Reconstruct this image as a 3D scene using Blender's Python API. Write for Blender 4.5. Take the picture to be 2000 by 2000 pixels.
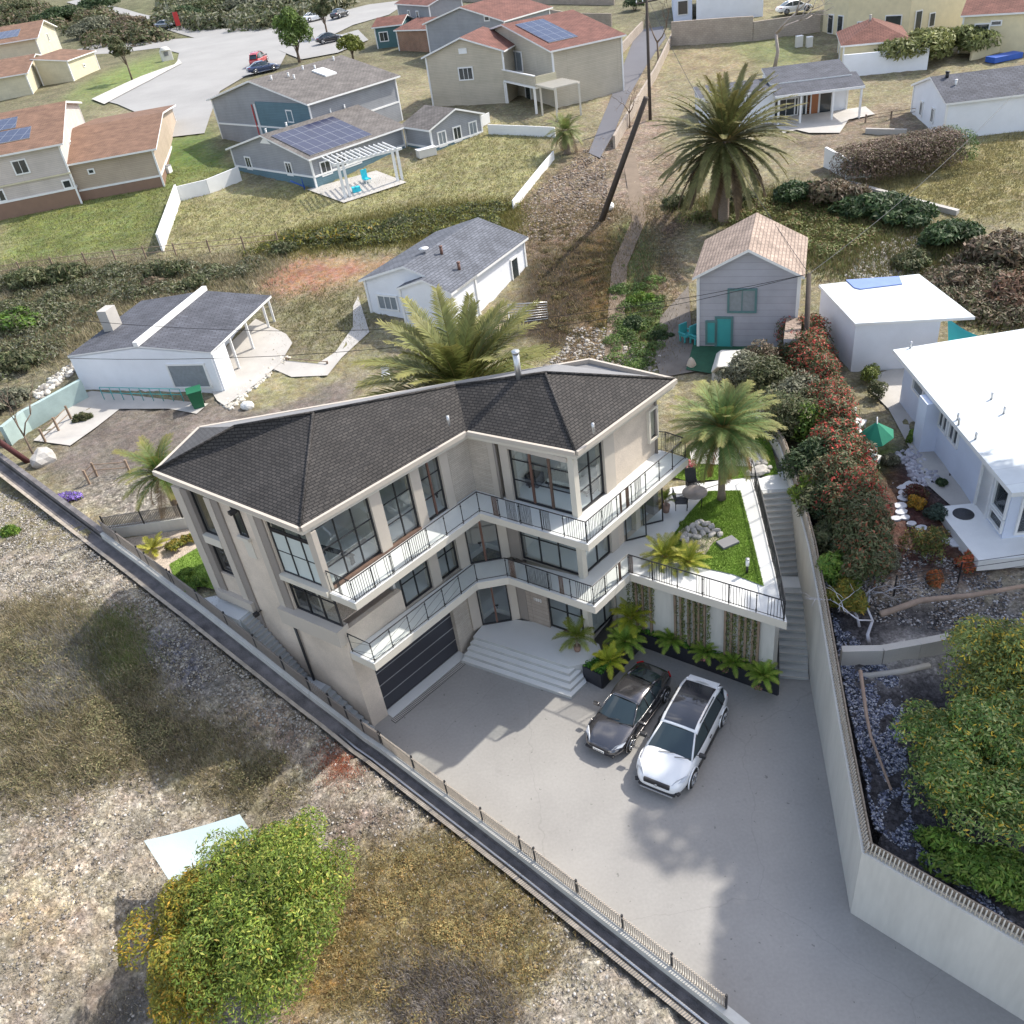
import bpy, bmesh, math, random
import numpy as np
from mathutils import Vector, Matrix
random.seed(7); rng = np.random.default_rng(7)
for o in list(bpy.data.objects): bpy.data.objects.remove(o)
S = bpy.context.scene
COL = S.collection
# ---------------------------------------------------------------- camera, sky, sun, exposure
F, PITCH, ROLL, CH = 1700.0, 0.616124986, -0.151720391, 28.0
def cam_rows():
    cp, sp = math.cos(PITCH), math.sin(PITCH)
    f = np.array([0, cp, -sp]); r = np.array([1., 0, 0]); d = np.cross(f, r)
    M = np.stack([r, d, f]); cr, sr = math.cos(ROLL), math.sin(ROLL)
    return np.array([[cr, -sr, 0], [sr, cr, 0], [0, 0, 1]]) @ M
CM = cam_rows(); CC = np.array([0., 0., CH])
cd = bpy.data.cameras.new('camera'); cam = bpy.data.objects.new('camera', cd); COL.objects.link(cam)
cd.sensor_width = 36; cd.lens = 36 * F / 2000; cd.clip_end = 3000; cd.clip_start = 0.5
X, Y, Z = CM[0], -CM[1], -CM[2]
cam.matrix_world = Matrix(((X[0], Y[0], Z[0], 0), (X[1], Y[1], Z[1], 0), (X[2], Y[2], Z[2], CH), (0, 0, 0, 1)))
S.camera = cam
SUN_AZ, SUN_EL = math.radians(26), math.radians(46)
W = bpy.data.worlds.new('World'); S.world = W; W.use_nodes = True
nt = W.node_tree; bg = nt.nodes['Background']
sky = nt.nodes.new('ShaderNodeTexSky'); sky.sky_type = 'NISHITA'; sky.sun_disc = False
sky.sun_elevation = SUN_EL; sky.sun_rotation = math.pi / 2 - SUN_AZ; sky.dust_density = 2.0; sky.ozone_density = 1.0
tcw = nt.nodes.new('ShaderNodeTexCoord'); cn = nt.nodes.new('ShaderNodeTexNoise'); cn.inputs['Scale'].default_value = 2.6; cn.inputs['Detail'].default_value = 7; cn.inputs['Roughness'].default_value = .58
cmap = nt.nodes.new('ShaderNodeMapRange'); cmap.inputs['From Min'].default_value = .52; cmap.inputs['From Max'].default_value = .68; cmix = nt.nodes.new('ShaderNodeMix'); cmix.data_type = 'RGBA'
nt.links.new(tcw.outputs['Generated'], cn.inputs['Vector']); nt.links.new(cn.outputs[0], cmap.inputs[0]); nt.links.new(cmap.outputs[0], cmix.inputs[0])
hs = nt.nodes.new('ShaderNodeHueSaturation'); hs.inputs['Saturation'].default_value = .95; nt.links.new(sky.outputs[0], hs.inputs['Color'])
nt.links.new(hs.outputs[0], cmix.inputs[6]); cmix.inputs[7].default_value = (9.5, 9.2, 8.9, 1); nt.links.new(cmix.outputs[2], bg.inputs[0]); bg.inputs[1].default_value = 0.15
sl = bpy.data.lights.new('sun', 'SUN'); sl.energy = 3.0; sl.angle = math.radians(0.8); sl.color = (1, 0.94, 0.84)
so = bpy.data.objects.new('sun', sl); COL.objects.link(so)
sd = Vector((math.cos(SUN_AZ) * math.cos(SUN_EL), math.sin(SUN_AZ) * math.cos(SUN_EL), math.sin(SUN_EL)))
so.rotation_euler = sd.to_track_quat('Z', 'Y').to_euler()
S.view_settings.view_transform = 'Standard'; S.view_settings.look = 'None'; S.view_settings.exposure = 0.93
S.view_settings.gamma = 1
# ---------------------------------------------------------------- geometry helpers
def ray(u, v): return CM.T @ np.array([(u - 1000) / F, (v - 1000) / F, 1.])
def at(u, v, z=0.):
    d = ray(u, v); t = (z - CH) / d[2]; return CC + t * d
LW = [(16., -2., .6), (4.1, 12.1, .6), (-1.4, 18.3, .6), (-6.59, 24.02, .6), (-7.31, 24.71, .65), (-7.98, 25.34, .9), (-8.66, 25.85, 1.3), (-9.38, 26.22, 2.), (-10.32, 26.83, 2.8), (-11.41, 27.67, 3.5), (-12.63, 28.7, 4.1), (-13.98, 29.99, 4.5), (-15.49, 31.49, 4.75), (-17.3, 33.37, 4.95), (-19.81, 36., 5.1)]
RW = [(18., 4.4, 3.3), (12.3, 10.75, 3.3), (8.84, 14.57, 3.35), (9.95, 19.2, 3.6), (11.2, 24.6, 4.4), (11.75, 27.2, 4.8), (12.6, 31.6, 5.0), (13.0, 34.4, 5.1), (13.1, 38.2, 5.2)]
K0 = np.array([-7.2, 25.45]); K1 = np.array([-1.36, 30.78]); K2 = np.array([2.54, 27.73]); K3 = np.array([6.55, 31.6]); K4 = np.array([-13.27, 30.27])
Z1, Z2, Z3 = 4.45, 7.6, 10.4
def offs(pts, d, dz):
    P = np.array(pts, float); out = []
    for i in range(len(P)):
        a = P[max(i - 1, 0)]; c = P[min(i + 1, len(P) - 1)]; t = (c - a)[:2]; t /= np.linalg.norm(t); out.append((P[i][0] - t[1] * d, P[i][1] + t[0] * d, P[i][2] + dz))
    return out
LOT = [p[:2] for p in offs(LW, .15, 0)[:11]] + [(-13.4, 29.5), (-12.7, 30.4), (-10, 34), (0, 35), (8, 32.6), (10.6, 32.6), (13.1, 32.6), (11.75, 24.5), (9.5, 14.65), (12.95, 10.9), (18, 5.4)]
LWA = np.array(LW); RWA = np.array(RW)
def pip(px, py, poly):
    px = np.asarray(px); py = np.asarray(py); ins = np.zeros(px.shape, bool); n = len(poly); j = n - 1
    for i in range(n):
        xi, yi = poly[i][0], poly[i][1]; xj, yj = poly[j][0], poly[j][1]
        if yi != yj:
            c = ((yi > py) != (yj > py)) & (px < (xj - xi) * (py - yi) / (yj - yi) + xi); ins ^= c
        j = i
    return ins
def T(x, y):
    x = np.asarray(x, float); y = np.asarray(y, float)
    g = 4.4 + 9.5 * (1 - np.exp(-np.maximum(0, y - 50) / 75.)) + 0.035 * np.maximum(0, y - 190) + 0.03 * np.maximum(0, -x - 120)
    g = g + .25 * np.sin(x * .11 + 1) * np.sin(y * .09) * np.clip((y - 52) / 20, 0, 1)
    # beyond the left wall
    best = np.full(x.shape, 1e9); zl = np.zeros(x.shape); side = np.zeros(x.shape)
    for a, b in zip(LWA[:-1], LWA[1:]):
        dx, dy = b[0] - a[0], b[1] - a[1]; L2 = dx * dx + dy * dy
        t = np.clip(((x - a[0]) * dx + (y - a[1]) * dy) / L2, 0, 1)
        d = np.hypot(x - a[0] - t * dx, y - a[1] - t * dy); m = d < best
        best = np.where(m, d, best); zl = np.where(m, a[2] + t * (b[2] - a[2]) - .32, zl)
        side = np.where(m, np.sign(dx * (y - a[1]) - dy * (x - a[0])), side)
    zl = zl - .035 * best - .38 * (best < 1.1) + .12 * np.sin(x * .9) * np.sin(y * .8 + 1) * np.clip(best / 3 - .6, 0, 1)
    xl = np.interp(y, LWA[:, 1], LWA[:, 0]); left = (side > 0) & (y < 60)
    w = np.clip((y - 36) / 10, 0, 1) * np.ones_like(x)
    zl = zl * (1 - w) + g * w
    g = np.where(left & (x < xl + 30), zl, g)
    # beyond the right wall
    zr = np.interp(y, [0, 14, 20, 25, 30, 36], [2.8, 2.85, 3.1, 3.7, 4.2, 4.4])
    xr = np.interp(y, RWA[:, 1], RWA[:, 0]); xr = np.where(y < 14.57, 8.84 + (14.57 - y) * .906, xr)
    g = np.where((x > xr) & (y < 36), zr + .1 * np.sin(x * 1.3) * np.sin(y * 1.1), g)
    g = np.where(pip(x, y, LOT), -.35, g)
    return g
def GT(u, v, dz=0.):
    d = ray(u, v); d = d / np.linalg.norm(d); t = 12.
    if d[2] > -.02: d[2] = -.02
    prev = t
    while t < 1500:
        p = CC + d * t
        if p[2] < float(T(p[0], p[1])) + dz:
            lo, hi = prev, t
            for _ in range(18):
                m = (lo + hi) / 2; p = CC + d * m
                if p[2] < float(T(p[0], p[1])) + dz: hi = m
                else: lo = m
            return CC + d * hi
        prev = t; t += .25 + t * .006
    return CC + d * 1500
def on(u, v, P, Q):
    d = ray(u, v); P = np.array([P[0], P[1], 0.]); Q = np.array([Q[0], Q[1], 0.])
    n = np.array([-(Q - P)[1], (Q - P)[0], 0.]); t = n @ (P - CC) / (n @ d); return CC + t * d
class MB:
    def __init__(s): s.v = []; s.f = []; s.m = []; s.mats = []; s.sm = []
    def mi(s, m):
        if m not in s.mats: s.mats.append(m)
        return s.mats.index(m)
    def poly(s, pts, m=None, smooth=False):
        i = len(s.v); s.v += [tuple(map(float, p)) for p in pts]; s.f.append(tuple(range(i, i + len(pts))))
        s.m.append(s.mi(m) if m is not None else 0); s.sm.append(smooth)
    def grid(s, V, faces, m=None, smooth=False):
        i = len(s.v); s.v += [tuple(map(float, p)) for p in V]
        k = s.mi(m) if m is not None else 0
        for f in faces: s.f.append(tuple(i + a for a in f)); s.m.append(k); s.sm.append(smooth)
    def box(s, c, size, rz=0., m=None, tilt=None):
        hx, hy, hz = size[0] / 2, size[1] / 2, size[2] / 2
        R = Matrix.Rotation(rz, 3, 'Z')
        if tilt is not None: R = R @ Matrix.Rotation(tilt[1], 3, tilt[0])
        V = [R @ Vector((a * hx, b * hy, d * hz)) + Vector(c) for a in (-1, 1) for b in (-1, 1) for d in (-1, 1)]
        s.grid(V, [(0, 1, 3, 2), (4, 6, 7, 5), (0, 4, 5, 1), (2, 3, 7, 6), (0, 2, 6, 4), (1, 5, 7, 3)], m)
    def seg(s, P, Q, z0, z1, th, m=None, off=0., z0b=None, z1b=None):
        # upright slab along P->Q, thickness th, centred at signed offset off (left positive)
        P = np.array(P[:2], float); Q = np.array(Q[:2], float); d = (Q - P) / max(1e-9, np.linalg.norm(Q - P)); n = np.array([-d[1], d[0]])
        z0b = z0 if z0b is None else z0b; z1b = z1 if z1b is None else z1b
        a, b = n * (off - th / 2), n * (off + th / 2)
        V = [(*(P + a), z0), (*(P + a), z1), (*(P + b), z0), (*(P + b), z1), (*(Q + a), z0b), (*(Q + a), z1b), (*(Q + b), z0b), (*(Q + b), z1b)]
        s.grid(V, [(0, 1, 3, 2), (4, 6, 7, 5), (0, 4, 5, 1), (2, 3, 7, 6), (0, 2, 6, 4), (1, 5, 7, 3)], m)
    def prism(s, pts, z0, z1, m=None, mtop=None):
        pts = [tuple(p[:2]) for p in pts]
        ar = sum(pts[i][0] * pts[(i + 1) % len(pts)][1] - pts[(i + 1) % len(pts)][0] * pts[i][1] for i in range(len(pts)))
        if ar < 0: pts = pts[::-1]
        s.poly([(x, y, z1) for x, y in pts], mtop or m); s.poly([(x, y, z0) for x, y in pts[::-1]], m)
        for i in range(len(pts)):
            a, b = pts[i], pts[(i + 1) % len(pts)]
            s.poly([(*a, z0), (*b, z0), (*b, z1), (*a, z1)], m)
    def tube(s, pts, r, n=6, m=None, r1=None, cap=True, smooth=True):
        pts = [Vector(p) for p in pts]; V = []; N = len(pts); up = None
        for i, p in enumerate(pts):
            d = (pts[min(i + 1, N - 1)] - pts[max(i - 1, 0)]); d = d.normalized() if d.length > 1e-9 else Vector((0, 0, 1))
            if up is None: up = d.orthogonal().normalized()
            up = (up - d * up.dot(d)); up = up.normalized() if up.length > 1e-6 else d.orthogonal().normalized()
            w = d.cross(up); rr = r if r1 is None else r + (r1 - r) * i / max(1, N - 1)
            if isinstance(r, (list, tuple)): rr = r[i]
            for k in range(n):
                a = 2 * math.pi * k / n; V.append(p + (up * math.cos(a) + w * math.sin(a)) * rr)
        fs = [(i * n + k, i * n + (k + 1) % n, (i + 1) * n + (k + 1) % n, (i + 1) * n + k) for i in range(N - 1) for k in range(n)]
        if cap: fs += [tuple(range(n))[::-1], tuple((N - 1) * n + k for k in range(n))]
        s.grid(V, fs, m, smooth)
    def cyl(s, c, r, h, n=16, m=None, r1=None, smooth=True):
        s.tube([c, (c[0], c[1], c[2] + h)], r, n, m, r1=r1, smooth=smooth)
    def build(s, name, m=None, parent=None, loc=None, uv=True, bevel=0.):
        me = bpy.data.meshes.new(name); me.from_pydata(s.v, [], s.f)
        mats = s.mats if s.mats else []
        if mats and mats[0] is not None:
            for q in mats: me.materials.append(q)
            me.polygons.foreach_set('material_index', s.m)
        elif m is not None: me.materials.append(m)
        me.polygons.foreach_set('use_smooth', s.sm)
        if uv: auto_uv(me)
        me.update()
        o = bpy.data.objects.new(name, me); COL.objects.link(o)
        if parent is not None: o.parent = parent
        if loc is not None: o.location = loc
        if bevel:
            b = o.modifiers.new('bevel', 'BEVEL'); b.width = bevel; b.segments = 2; b.limit_method = 'ANGLE'
        return o
def auto_uv(me):
    n = len(me.polygons)
    if n == 0 or n > 60000: return
    uvl = me.uv_layers.new(name='uv'); co = np.empty(len(me.vertices) * 3); me.vertices.foreach_get('co', co); co = co.reshape(-1, 3)
    uv = np.zeros((len(me.loops), 2))
    for p in me.polygons:
        nn = np.array(p.normal)
        if abs(nn[2]) > .985: u, w = np.array([1., 0, 0]), np.array([0, 1., 0])
        else:
            u = np.array([-nn[1], nn[0], 0]); u /= np.linalg.norm(u); w = np.cross(nn, u)
        for li, vi in zip(p.loop_indices, p.vertices): uv[li] = (co[vi] @ u, co[vi] @ w)
    uvl.data.foreach_set('uv', uv.ravel())
def tag(o, label=None, cat=None, group=None, kind=None):
    if label: o['label'] = label
    if cat: o['category'] = cat
    if group: o['group'] = group
    if kind: o['kind'] = kind
    return o
def empty(name, loc, label, cat, group=None, rz=0.):
    o = bpy.data.objects.new(name, None); COL.objects.link(o); o.location = loc; o.rotation_euler = (0, 0, rz); o.empty_display_size = .3
    return tag(o, label, cat, group)
def keep(child, parent):
    child.parent = parent; child.matrix_parent_inverse = (Matrix.LocRotScale(parent.location, parent.rotation_euler, parent.scale)).inverted(); return child
def copy_tree(o, loc=None, rz=None, label=None, scale=None, parent=None):
    c = o.copy(); COL.objects.link(c)
    if parent is not None: c.parent = parent
    if loc is not None: c.location = loc
    if rz is not None: c.rotation_euler = (0, 0, rz)
    if scale is not None: c.scale = scale
    if label: c['label'] = label
    for ch in [q for q in bpy.data.objects if q.parent == o]: copy_tree(ch, parent=c)
    return c
def np_mesh(name, V, quads, mats, col=None, midx=None, smooth=False, tris=False):
    me = bpy.data.meshes.new(name); k = 3 if tris else 4; nf = len(quads)
    me.vertices.add(len(V)); me.vertices.foreach_set('co', np.asarray(V, np.float32).ravel())
    me.loops.add(nf * k); me.loops.foreach_set('vertex_index', np.asarray(quads, np.int32).ravel())
    me.polygons.add(nf); me.polygons.foreach_set('loop_start', np.arange(0, nf * k, k, dtype=np.int32))
    me.polygons.foreach_set('loop_total', np.full(nf, k, np.int32))
    if smooth: me.polygons.foreach_set('use_smooth', np.ones(nf, bool))
    for m in mats: me.materials.append(m)
    if midx is not None: me.polygons.foreach_set('material_index', np.asarray(midx, np.int32))
    if col is not None:
        a = me.color_attributes.new('Col', 'FLOAT_COLOR', 'POINT'); c = np.ones((len(V), 4), np.float32); c[:, :col.shape[1]] = col
        a.data.foreach_set('color', c.ravel())
    me.update(); me.validate(); return me
# ---------------------------------------------------------------- materials
def nodes(name):
    m = bpy.data.materials.new(name); m.use_nodes = True; t = m.node_tree; return m, t, t.nodes['Principled BSDF']
def N(t, ty, **k):
    n = t.nodes.new(ty)
    for a, b in k.items():
        if a in n.inputs: n.inputs[a].default_value = b
        else: setattr(n, a, b)
    return n
def coords(t, uv):
    tc = t.nodes.new('ShaderNodeTexCoord'); return tc.outputs['UV' if uv else 'Object']
def rgb(c): return (c[0], c[1], c[2], 1)
def mat(name, c, rough=.8, amt=.12, scale=1.5, bump=.15, metal=0., uv=False, spec=.5, fine=30., stretch=None, c2=None, coat=0.):
    m, t, b = nodes(name); b.inputs['Roughness'].default_value = rough; b.inputs['Metallic'].default_value = metal
    b.inputs['Specular IOR Level'].default_value = spec; b.inputs['Coat Weight'].default_value = coat; b.inputs['Coat Roughness'].default_value = .03
    co = coords(t, uv)
    if stretch:
        mp = N(t, 'ShaderNodeMapping'); mp.inputs['Scale'].default_value = stretch; t.links.new(co, mp.inputs[0]); co = mp.outputs[0]
    n1 = N(t, 'ShaderNodeTexNoise', Scale=scale, Detail=6., Roughness=.6); t.links.new(co, n1.inputs['Vector'])
    n2 = N(t, 'ShaderNodeTexNoise', Scale=fine, Detail=3.); t.links.new(co, n2.inputs['Vector'])
    add = N(t, 'ShaderNodeMath', operation='ADD'); t.links.new(n1.outputs[0], add.inputs[0])
    mu = N(t, 'ShaderNodeMath', operation='MULTIPLY'); mu.inputs[1].default_value = .45; t.links.new(n2.outputs[0], mu.inputs[0]); t.links.new(mu.outputs[0], add.inputs[1])
    mr = N(t, 'ShaderNodeMapRange'); mr.inputs['From Min'].default_value = .45; mr.inputs['From Max'].default_value = 1.0
    t.links.new(add.outputs[0], mr.inputs[0])
    mx = N(t, 'ShaderNodeMix', data_type='RGBA'); t.links.new(mr.outputs[0], mx.inputs[0])
    lo = tuple(max(0, q * (1 - amt)) for q in c); hi = tuple(min(1, q * (1 + amt)) for q in (c2 or c))
    mx.inputs[6].default_value = rgb(lo); mx.inputs[7].default_value = rgb(hi); t.links.new(mx.outputs[2], b.inputs['Base Color'])
    if bump:
        bp = N(t, 'ShaderNodeBump', Strength=bump, Distance=.02); t.links.new(n2.outputs[0], bp.inputs['Height']); t.links.new(bp.outputs[0], b.inputs['Normal'])
    return m
def brick(name, c1, c2, cm, w, h, rough=.85, mortar=.02, bump=.4, offset=.5, noise=.25, nscale=.6, rot=False, scale_amt=1.):
    m, t, b = nodes(name); b.inputs['Roughness'].default_value = rough; b.inputs['Specular IOR Level'].default_value = .3
    co = coords(t, True)
    if rot:
        mp = N(t, 'ShaderNodeMapping'); mp.inputs['Rotation'].default_value = (0, 0, math.pi / 2); t.links.new(co, mp.inputs[0]); co = mp.outputs[0]
    k = N(t, 'ShaderNodeTexBrick', Scale=1.); k.offset = offset; k.inputs['Brick Width'].default_value = w; k.inputs['Row Height'].default_value = h
    k.inputs['Mortar Size'].default_value = mortar; k.inputs['Color1'].default_value = rgb(c1); k.inputs['Color2'].default_value = rgb(c2); k.inputs['Mortar'].default_value = rgb(cm)
    t.links.new(co, k.inputs['Vector'])
    n = N(t, 'ShaderNodeTexNoise', Scale=nscale, Detail=7., Roughness=.65); t.links.new(coords(t, False), n.inputs['Vector'])
    mr = N(t, 'ShaderNodeMapRange'); mr.inputs['From Min'].default_value = .3; mr.inputs['From Max'].default_value = .7
    mr.inputs['To Min'].default_value = 1 - noise; mr.inputs['To Max'].default_value = 1 + noise; t.links.new(n.outputs[0], mr.inputs[0])
    mx = N(t, 'ShaderNodeMix', data_type='RGBA', blend_type='MULTIPLY'); mx.inputs[0].default_value = 1.
    cc = N(t, 'ShaderNodeCombineColor'); [t.links.new(mr.outputs[0], cc.inputs[i]) for i in range(3)]
    t.links.new(k.outputs[0], mx.inputs[6]); t.links.new(cc.outputs[0], mx.inputs[7]); t.links.new(mx.outputs[2], b.inputs['Base Color'])
    bp = N(t, 'ShaderNodeBump', Strength=bump, Distance=.02, invert=True); t.links.new(k.outputs['Fac'], bp.inputs['Height']); t.links.new(bp.outputs[0], b.inputs['Normal'])
    return m
def glass_mat(name, tint=(.55, .6, .6), refl=.25, rough=.03):
    m, t, b = nodes(name); out = t.nodes['Material Output']
    tr = N(t, 'ShaderNodeBsdfTransparent'); tr.inputs[0].default_value = rgb(tint)
    gl = N(t, 'ShaderNodeBsdfGlossy', Roughness=rough); gl.inputs[0].default_value = (.9, .95, 1, 1)
    lw = N(t, 'ShaderNodeLayerWeight', Blend=.35); mr = N(t, 'ShaderNodeMapRange'); mr.inputs['To Min'].default_value = refl * .5; mr.inputs['To Max'].default_value = min(1, refl * 2.2)
    t.links.new(lw.outputs['Facing'], mr.inputs[0]); mx = N(t, 'ShaderNodeMixShader'); t.links.new(mr.outputs[0], mx.inputs[0])
    t.links.new(tr.outputs[0], mx.inputs[1]); t.links.new(gl.outputs[0], mx.inputs[2]); t.links.new(mx.outputs[0], out.inputs[0])
    return m
def leaf_mat(name, rough=.6, trans=.25):
    m, t, b = nodes(name); a = N(t, 'ShaderNodeAttribute', attribute_name='Col'); out = t.nodes['Material Output']
    n = N(t, 'ShaderNodeTexNoise', Scale=1.3, Detail=3.); t.links.new(coords(t, False), n.inputs['Vector'])
    mr = N(t, 'ShaderNodeMapRange'); mr.inputs['From Min'].default_value = .3; mr.inputs['From Max'].default_value = .7; mr.inputs['To Min'].default_value = .75; mr.inputs['To Max'].default_value = 1.3
    t.links.new(n.outputs[0], mr.inputs[0]); cc = N(t, 'ShaderNodeCombineColor'); [t.links.new(mr.outputs[0], cc.inputs[i]) for i in range(3)]
    mx = N(t, 'ShaderNodeMix', data_type='RGBA', blend_type='MULTIPLY'); mx.inputs[0].default_value = 1.; t.links.new(a.outputs['Color'], mx.inputs[6]); t.links.new(cc.outputs[0], mx.inputs[7])
    t.links.new(mx.outputs[2], b.inputs['Base Color']); b.inputs['Roughness'].default_value = rough; b.inputs['Specular IOR Level'].default_value = .35
    tl = N(t, 'ShaderNodeBsdfTranslucent'); t.links.new(mx.outputs[2], tl.inputs[0]); ms = N(t, 'ShaderNodeMixShader'); ms.inputs[0].default_value = trans
    t.links.new(b.outputs[0], ms.inputs[1]); t.links.new(tl.outputs[0], ms.inputs[2]); t.links.new(ms.outputs[0], out.inputs[0])
    return m
M = {}
M['leaf'] = leaf_mat('leaf'); M['conc'] = mat('concrete', (.50, .49, .46), .8, .12, .5, .1); M['plaster'] = mat('plaster_wall', (.52, .51, .47), .85, .13, .9, .08, fine=7, stretch=(1, 1, .16))
M['white'] = mat('white_paint', (.75, .75, .74), .6, .06)
M['whitewall'] = mat('white_stucco', (.74, .76, .80), .85, .06, .8, .2); M['iron'] = mat('black_iron', (.02, .02, .022), .5, .1); M['bark_panel'] = mat('rusty_brown_panel', (.12, .075, .055), .8, .35, 6)
def drive_mat():
    m = mat('driveway_coating', (.285, .275, .26), .72, .16, .22, .06, fine=9); t = m.node_tree; b = t.nodes['Principled BSDF']; L = t.links.new; src = b.inputs['Base Color'].links[0].from_socket; co = coords(t, False)
    dn = N(t, 'ShaderNodeTexNoise', Scale=.7, Detail=5.); L(co, dn.inputs['Vector']); ad = N(t, 'ShaderNodeMix', data_type='RGBA', blend_type='ADD'); ad.inputs[0].default_value = .9; L(co, ad.inputs[6]); L(dn.outputs['Color'], ad.inputs[7])
    vo = N(t, 'ShaderNodeTexVoronoi', Scale=.11, feature='DISTANCE_TO_EDGE'); L(ad.outputs[2], vo.inputs['Vector']); r = N(t, 'ShaderNodeMapRange'); L(vo.outputs[0], r.inputs[0]); r.inputs['From Max'].default_value = .0025; r.inputs['To Min'].default_value = .86; r.inputs['To Max'].default_value = 1.
    sn = N(t, 'ShaderNodeTexNoise', Scale=1.1, Detail=8., Roughness=.7); L(co, sn.inputs['Vector']); r2 = N(t, 'ShaderNodeMapRange'); L(sn.outputs[0], r2.inputs[0]); r2.inputs['From Min'].default_value = .60; r2.inputs['From Max'].default_value = .74; r2.inputs['To Min'].default_value = 1.; r2.inputs['To Max'].default_value = .80
    sp = N(t, 'ShaderNodeTexNoise', Scale=5., Detail=2.); L(co, sp.inputs['Vector']); r3 = N(t, 'ShaderNodeMapRange'); L(sp.outputs[0], r3.inputs[0]); r3.inputs['From Min'].default_value = .715; r3.inputs['From Max'].default_value = .74; r3.inputs['To Min'].default_value = 1.; r3.inputs['To Max'].default_value = .6
    q = None
    for o in (r, r2, r3):
        if q is None: q = o.outputs[0]
        else: mm = N(t, 'ShaderNodeMath', operation='MULTIPLY'); L(q, mm.inputs[0]); L(o.outputs[0], mm.inputs[1]); q = mm.outputs[0]
    cc = N(t, 'ShaderNodeCombineColor'); [L(q, cc.inputs[i]) for i in range(3)]; mx = N(t, 'ShaderNodeMix', data_type='RGBA', blend_type='MULTIPLY'); mx.inputs[0].default_value = 1.; L(src, mx.inputs[6]); L(cc.outputs[0], mx.inputs[7]); L(mx.outputs[2], b.inputs['Base Color']); return m
M['drive'] = drive_mat()
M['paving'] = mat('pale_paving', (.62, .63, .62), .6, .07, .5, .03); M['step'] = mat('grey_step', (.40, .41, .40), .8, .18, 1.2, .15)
M['stucco'] = mat('beige_stone_wall', (.57, .49, .405), .9, .26, .55, .4, fine=22); M['stonebrick'] = brick('thin_stone_brick', (.50, .45, .38), (.44, .39, .33), (.36, .32, .28), .42, .085, mortar=.010, noise=.16, bump=.5)
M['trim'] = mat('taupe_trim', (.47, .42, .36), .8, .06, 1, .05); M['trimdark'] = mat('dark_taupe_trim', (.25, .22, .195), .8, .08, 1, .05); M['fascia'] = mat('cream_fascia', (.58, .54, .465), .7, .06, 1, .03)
M['shingle'] = brick('dark_shingle', (.066, .060, .056), (.044, .041, .039), (.018, .017, .017), .24, .13, mortar=.018, noise=.22, nscale=.8, bump=.8); M['deck'] = mat('grey_roof_felt', (.2, .2, .205), .9, .1)
M['glass'] = glass_mat('window_glass', (.90, .95, .94), .17); M['railglass'] = glass_mat('railing_glass', (.93, .96, .95), .05); M['frost'] = mat('frosted_glass', (.52, .57, .55), .25, .05, .5, 0)
M['frame'] = mat('dark_frame', (.022, .022, .025), .4, .1); M['brownframe'] = mat('rusty_frame', (.14, .07, .05), .6, .2); M['garage'] = mat('garage_panel', (.035, .036, .045), .35, .1); M['alu'] = mat('aluminium', (.55, .55, .55), .35, .05, metal=.8)
M['planter'] = mat('dark_planter', (.022, .024, .032), .5, .15, 2, .05); M['soil'] = mat('soil', (.09, .06, .04), .95, .3, 4, .5); M['interior'] = mat('interior_wall', (.70, .67, .62), .8, .05, bump=0); M['intfloor'] = mat('interior_floor', (.78, .80, .80), .35, .06, .6, 0)
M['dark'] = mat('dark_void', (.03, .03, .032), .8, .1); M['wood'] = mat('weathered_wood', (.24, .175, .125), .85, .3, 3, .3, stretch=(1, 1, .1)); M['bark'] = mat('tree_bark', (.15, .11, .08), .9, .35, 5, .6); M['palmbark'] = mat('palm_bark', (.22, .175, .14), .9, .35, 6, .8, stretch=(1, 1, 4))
M['pole'] = mat('dark_timber_pole', (.07, .055, .045), .9, .25, 3, .3); M['rock'] = mat('rock', (.38, .36, .33), .9, .3, 2, .5, c2=(.45, .43, .4)); M['pebble'] = mat('pebble', (.44, .37, .3), .9, .6, 18, .8, fine=60)
M['blackplastic'] = mat('black_plastic', (.02, .02, .022), .45, .1); M['tyre'] = mat('tyre', (.02, .02, .02), .85, .1); M['rim'] = mat('alloy', (.55, .56, .58), .25, .03, metal=.9, bump=0)
M['carglass'] = mat('car_glass', (.03, .045, .05), .04, .05, bump=0, spec=.9); M['headlight'] = mat('headlight_lens', (.5, .52, .55), .1, .05, bump=0); M['taillight'] = mat('tail_light', (.35, .01, .012), .2, .05, bump=0)
M['wicker'] = mat('dark_wicker', (.045, .047, .055), .7, .3, 20, .4); M['fabric'] = mat('pale_fabric', (.6, .58, .53), .9, .06); M['teal'] = mat('teal_paint', (.05, .33, .33), .6, .1); M['green'] = mat('green_plastic', (.01, .12, .055), .5, .1)
M['blue'] = mat('blue_tarp', (.02, .09, .4), .5, .15); M['aqua'] = mat('aqua_sail', (.03, .5, .62), .6, .05); M['red'] = mat('red_paint', (.5, .03, .03), .4, .1); M['terracotta'] = mat('terracotta', (.25, .16, .12), .8, .15)
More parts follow.
